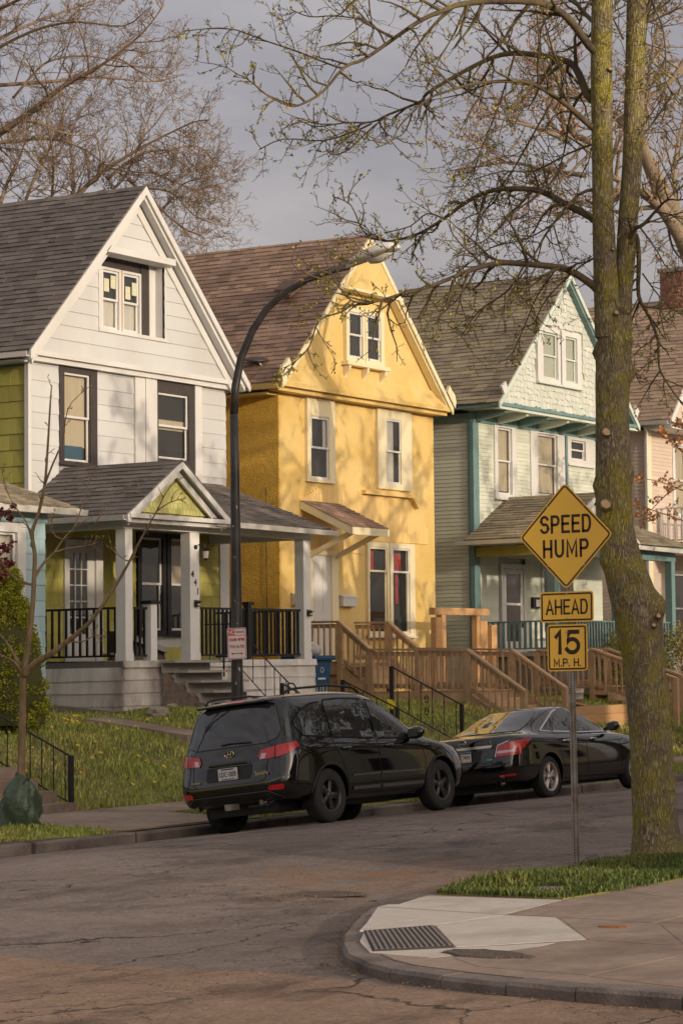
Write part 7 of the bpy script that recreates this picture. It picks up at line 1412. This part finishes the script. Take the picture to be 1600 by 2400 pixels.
mb.build('bag', mat('green_tarpaulin', (.055, .085, .05), .3, var=.3, vscale=6, bump=.02, bscale=14), T, smooth=True); MB().tube([(cb.x-.1, cb.y-.12, .72), (cb.x-.02, cb.y-.16, .8), (cb.x+.06, cb.y-.12, .74)], .012, 5).build('strap', M_black, T)
# ------------------------------------------------------------------ evergreen, red shrub, bushes
def foliage(root, blobs, n, size, m, seed, name='foliage', flat=.3):
    """leaf faces spread through clumpy ellipsoid shells: blobs=(centre, radii)"""
    g = np.random.default_rng(seed); V, Fc = [], []; tot = sum(b[1][0]*b[1][2] for b in blobs)
    for (c, rad) in blobs:
        k = max(20, int(n*rad[0]*rad[2]/tot)); d = g.normal(size=(k, 3)); d /= np.linalg.norm(d, axis=1)[:, None]; rr = 1-g.random(k)**2*.6; lump = 1+.16*np.sin(d[:, 0]*7+d[:, 2]*5+c[0]*9)+.12*np.sin(d[:, 1]*9-d[:, 2]*11)
        P = np.array(c)+d*np.array(rad)*(rr*lump)[:, None]; a = d*.5+g.normal(size=(k, 3)); a[:, 2] += flat; a /= np.linalg.norm(a, axis=1)[:, None]; b = np.cross(a, g.normal(size=(k, 3))); b /= np.linalg.norm(b, axis=1)[:, None]; s = (size*g.uniform(.6, 1.4, k))[:, None]
        q = len(V)*0; base = sum(len(x) for x in V); V.append(np.stack([P, P+a*s*.5+b*s*.35, P+a*s, P+a*s*.5-b*s*.35], 1).reshape(-1, 3)); Fc.append(base+(np.arange(k)*4)[:, None]+np.array([[0, 1, 2, 3]]))
    return npmesh(name, np.concatenate(V), np.concatenate(Fc), m, root, kind='stuff')
M_ever = mat('evergreen_leaf', (.36, .35, .03), .6, rand=.5, col2=(.22, .235, .022), mixs=5, spec=.25); T = thing('evergreen_shrub', 'dense yellow green conical evergreen shrub at the left edge', 'shrub', (29.9, 27.3, 1.4)); bl = []; re = random.Random(2); ce = at(8, 1500, proj((29.9, 27.3, 2))[2])
for k in range(230):
    h = re.random()**.9; rad = .76*(1-h*.93)**.75; t = re.random()*6.28; bl.append(((ce.x+rad*.85*math.cos(t), ce.y+rad*.85*math.sin(t), 1.4+h*2.45), (.15, .15, .13)))
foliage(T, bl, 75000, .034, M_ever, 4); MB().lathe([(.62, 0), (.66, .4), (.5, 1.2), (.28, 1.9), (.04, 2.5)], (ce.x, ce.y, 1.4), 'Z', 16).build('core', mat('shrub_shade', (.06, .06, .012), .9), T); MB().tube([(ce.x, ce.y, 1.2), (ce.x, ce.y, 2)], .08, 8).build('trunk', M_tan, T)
T = thing('red_leaved_shrub', 'dark red leaved branches reaching in from the left edge', 'shrub', (27.5, 25.5, 1.2)); tr = Tree(3); DRd = 37; sp5 = dict(n=[3], len=[.5], curl=.25, up=.02, leaf=.05, ln=10, rmin=.004, leaflv=1)
P = [at(-160, 1700, DRd), at(-140, 1500, DRd), at(-90, 1380, DRd)]; tr.limb(catmull(P, 4), .05, .03, 6)
for pts in ([(-100, 1400), (-50, 1300), (-10, 1230), (25, 1190)], [(-100, 1380), (-40, 1330), (0, 1300), (22, 1290)], [(-110, 1420), (-50, 1370), (-5, 1345), (20, 1320)]): P = [at(x, y, DRd) for x, y in pts]; Q = catmull(P, 3); tr.limb(Q, .02, .006, 5); tr.clothe(Q, .01, 9, .3, sp5, .4)
tr.build(T, M_tan, mat('crimson_leaf', (.16, .012, .025), .5, rand=.4))
M_bush = mat('bush_leaf', (.25, .26, .05), .6, rand=.5, spec=.2)
def bush(label, x, y, r, h, seed, n=5000, m=None):
    T = thing('bush', label, 'bush', (x, y, 1.4)); re = random.Random(seed); bl = []; mb = MB()
    for k in range(26):
        t = re.random()*6.28; q = re.random()**.5*r; z = re.random(); bl.append(((x+q*math.cos(t), y+q*math.sin(t), 1.5+h*(.15+.85*z)*(1-.35*q/r)), (r*.3, r*.3, h*.16)))
    for k in range(60): t = re.random()*6.28; q = re.random()*r*.95; mb.tube([(x+q*.2*math.cos(t), y+q*.2*math.sin(t), 1.3), (x+q*.7*math.cos(t), y+q*.7*math.sin(t), 1.4+h*.5), (x+q*math.cos(t), y+q*math.sin(t), 1.4+h*re.uniform(.7, 1.08))], [.012, .008, .003], 4, cap=False)
    mb.build('stems', M_tan, T, fix=False, kind='stuff'); foliage(T, bl, n, .055, m or M_bush, seed, flat=.6)
bush('green spring bush left of the trunk below the mint porch', 53.3, 28.6, .85, 2.2, 1); bush('yellowish bush right of the trunk below the mint porch', 56.2, 28.4, .9, 2.1, 2, m=mat('bush_leaf_gold', (.33, .26, .06), .6, rand=.5, spec=.2)); bush('loose bush at the right edge beside the stairs', 56.5, 27.4, .9, 1.5, 3, m=mat('bush_pale', (.24, .25, .14), .6, rand=.5, spec=.2)); bush('low bush behind the walkway railing', 51.5, 28.0, .6, 1.4, 4, 3000)
# ================================================================== the near side of the street, beside and behind the camera
M_brk = mat('red_brick_wall', (.24, .115, .085), .85, var=.2, vscale=3)
def near_house(name, label, x0, x1, y0, y1, ze, zr, m, mr, along):
    H = thing(name, label, 'house', ((x0+x1)/2, y1, .1)); mb = MB().box(x0, x1, y0, y1, 0, ze); xm, ym = (x0+x1)/2, (y0+y1)/2
    if along: mb.prism([(x0, y0, ze), (x0, y1, ze), (x0, ym, zr-.2)], (x1-x0, 0, 0))
    else: mb.prism([(x0, y1, ze), (x1, y1, ze), (xm, y1, zr-.2)], (0, y0-y1, 0))
    mb.build('wall', m, H); th = .18
    if along:
        for s, yy in ((1, y1+.4), (-1, y0-.4)): MB().prism([(x0-.3, yy, ze-.2), (x0-.3, ym, zr), (x0-.3, ym, zr-th), (x0-.3, yy, ze-.2-th)], (x1-x0+.6, 0, 0)).build('roof', mr, H)
    else:
        for s, xx in ((1, x1+.4), (-1, x0-.4)): MB().prism([(xx, y1+.4, ze-.2), (xm, y1+.4, zr), (xm, y1+.4, zr-th), (xx, y1+.4, ze-.2-th)], (0, y0-y1-.8, 0)).build('roof', mr, H)
    n = max(2, int((x1-x0)/2.6)); Fb = Frame((0, y1, 0), (1, 0, 0), (0, 1, 0))
    for z in (1.2, 3.9):
        for k in range(n): u = x0+(x1-x0)*(k+.5)/n; window(H, Fb, (u-.6, u+.6, z-.1, z+1.9), (u-.48, u+.48, z, z+1.75), M_white, deep=-.01, proud=.08)
    return H
near_house('corner_house', 'long red brick corner house on the near side, outside the picture', 18.7, 40.9, -14, -4, 7.4, 11.7, M_brk, M_rg, True)
near_house('neighbour_house', 'grey gabled house on the near side, outside the picture', 44.6, 51.5, -7, 4.5, 6.2, 9.6, M_mint, M_rb, False); near_house('neighbour_house', 'cream gabled house on the near side, outside the picture', 54.5, 61.5, -7, 4.5, 6.2, 9.6, M_cream, M_rg, False)
near_house('sun_block_house', 'brick house added to block low sun along the side street, outside the picture', -2, 14.5, -42, -30, 5, 8, M_brk, M_rg, True)  # added out of view; height set by how much low sun reaches the corner
near_house('opposite_house', 'white house on the opposite corner, outside the picture', -15, -6, 9, 21, 6, 9.5, M_wside, M_rg, False)
def verge_tree(label, x, y, h, seed):
    T = thing('verge_tree', label, 'tree', (x, y, .1)); tr = Tree(seed); r = tr.r; base = Vector((x, y, 0)); P = [base, base+Vector((.1, 0, 1.5)), base+Vector((.0, .1, 3.2)), base+Vector((.2, 0, h*.6))]; MB().tube(catmull(P, 4), [.34-.011*i for i in range(13)], 12).build('trunk', M_bark, T, smooth=True); sp = dict(n=[5, 3], len=[.55, .5], curl=.2, up=.05, leaf=.1, ln=2, rmin=.01, leaflv=0)
    for k in range(16):
        z = 3+(h*.6-3)*k/15; a = k*2.4+r.random(); d = Vector((math.cos(a), math.sin(a), .6+.4*r.random())); L_ = (h*.42)*(1-.3*k/15); Q = [Vector((x, y, z))]
        for i in range(7): d = (d+Vector((r.gauss(0, .12), r.gauss(0, .12), .02))).normalized(); Q.append(Q[-1]+d*L_/7)
        tr.limb(Q, .1, .02, 6); tr.clothe(Q, .035, 11, L_*.34, sp, .2)
    tr.build(T, M_twig, M_bud)
for (lb, x, y, h, sd) in (('budding verge tree across from the yellow house, outside the picture', 43.2, 11, 16, 61), ('budding verge tree across from the mint house, outside the picture', 50.5, 11.2, 15, 62), ('budding verge tree across from the white house, outside the picture', 32.5, 11, 13, 63), ('budding verge tree across from the gap between the houses, outside the picture', 38.3, 10.6, 15.5, 64)): verge_tree(lb, x, y, h, sd)

GR = {'iron_railing': 'black iron handrails on the bank', 'rock': 'rocks on the lawn', 'bush': 'bushes below the mint porch', 'verge_tree': 'trees on the near verge', 'pothole': 'broken patches in the paving', 'wooden_walkway': 'timber walkways to the front doors', 'neighbour_house': 'gabled houses on the near side'}
for o in list(COL.objects):
    if o.parent is None and o.name.split('.')[0] in GR: o['group'] = GR[o.name.split('.')[0]]
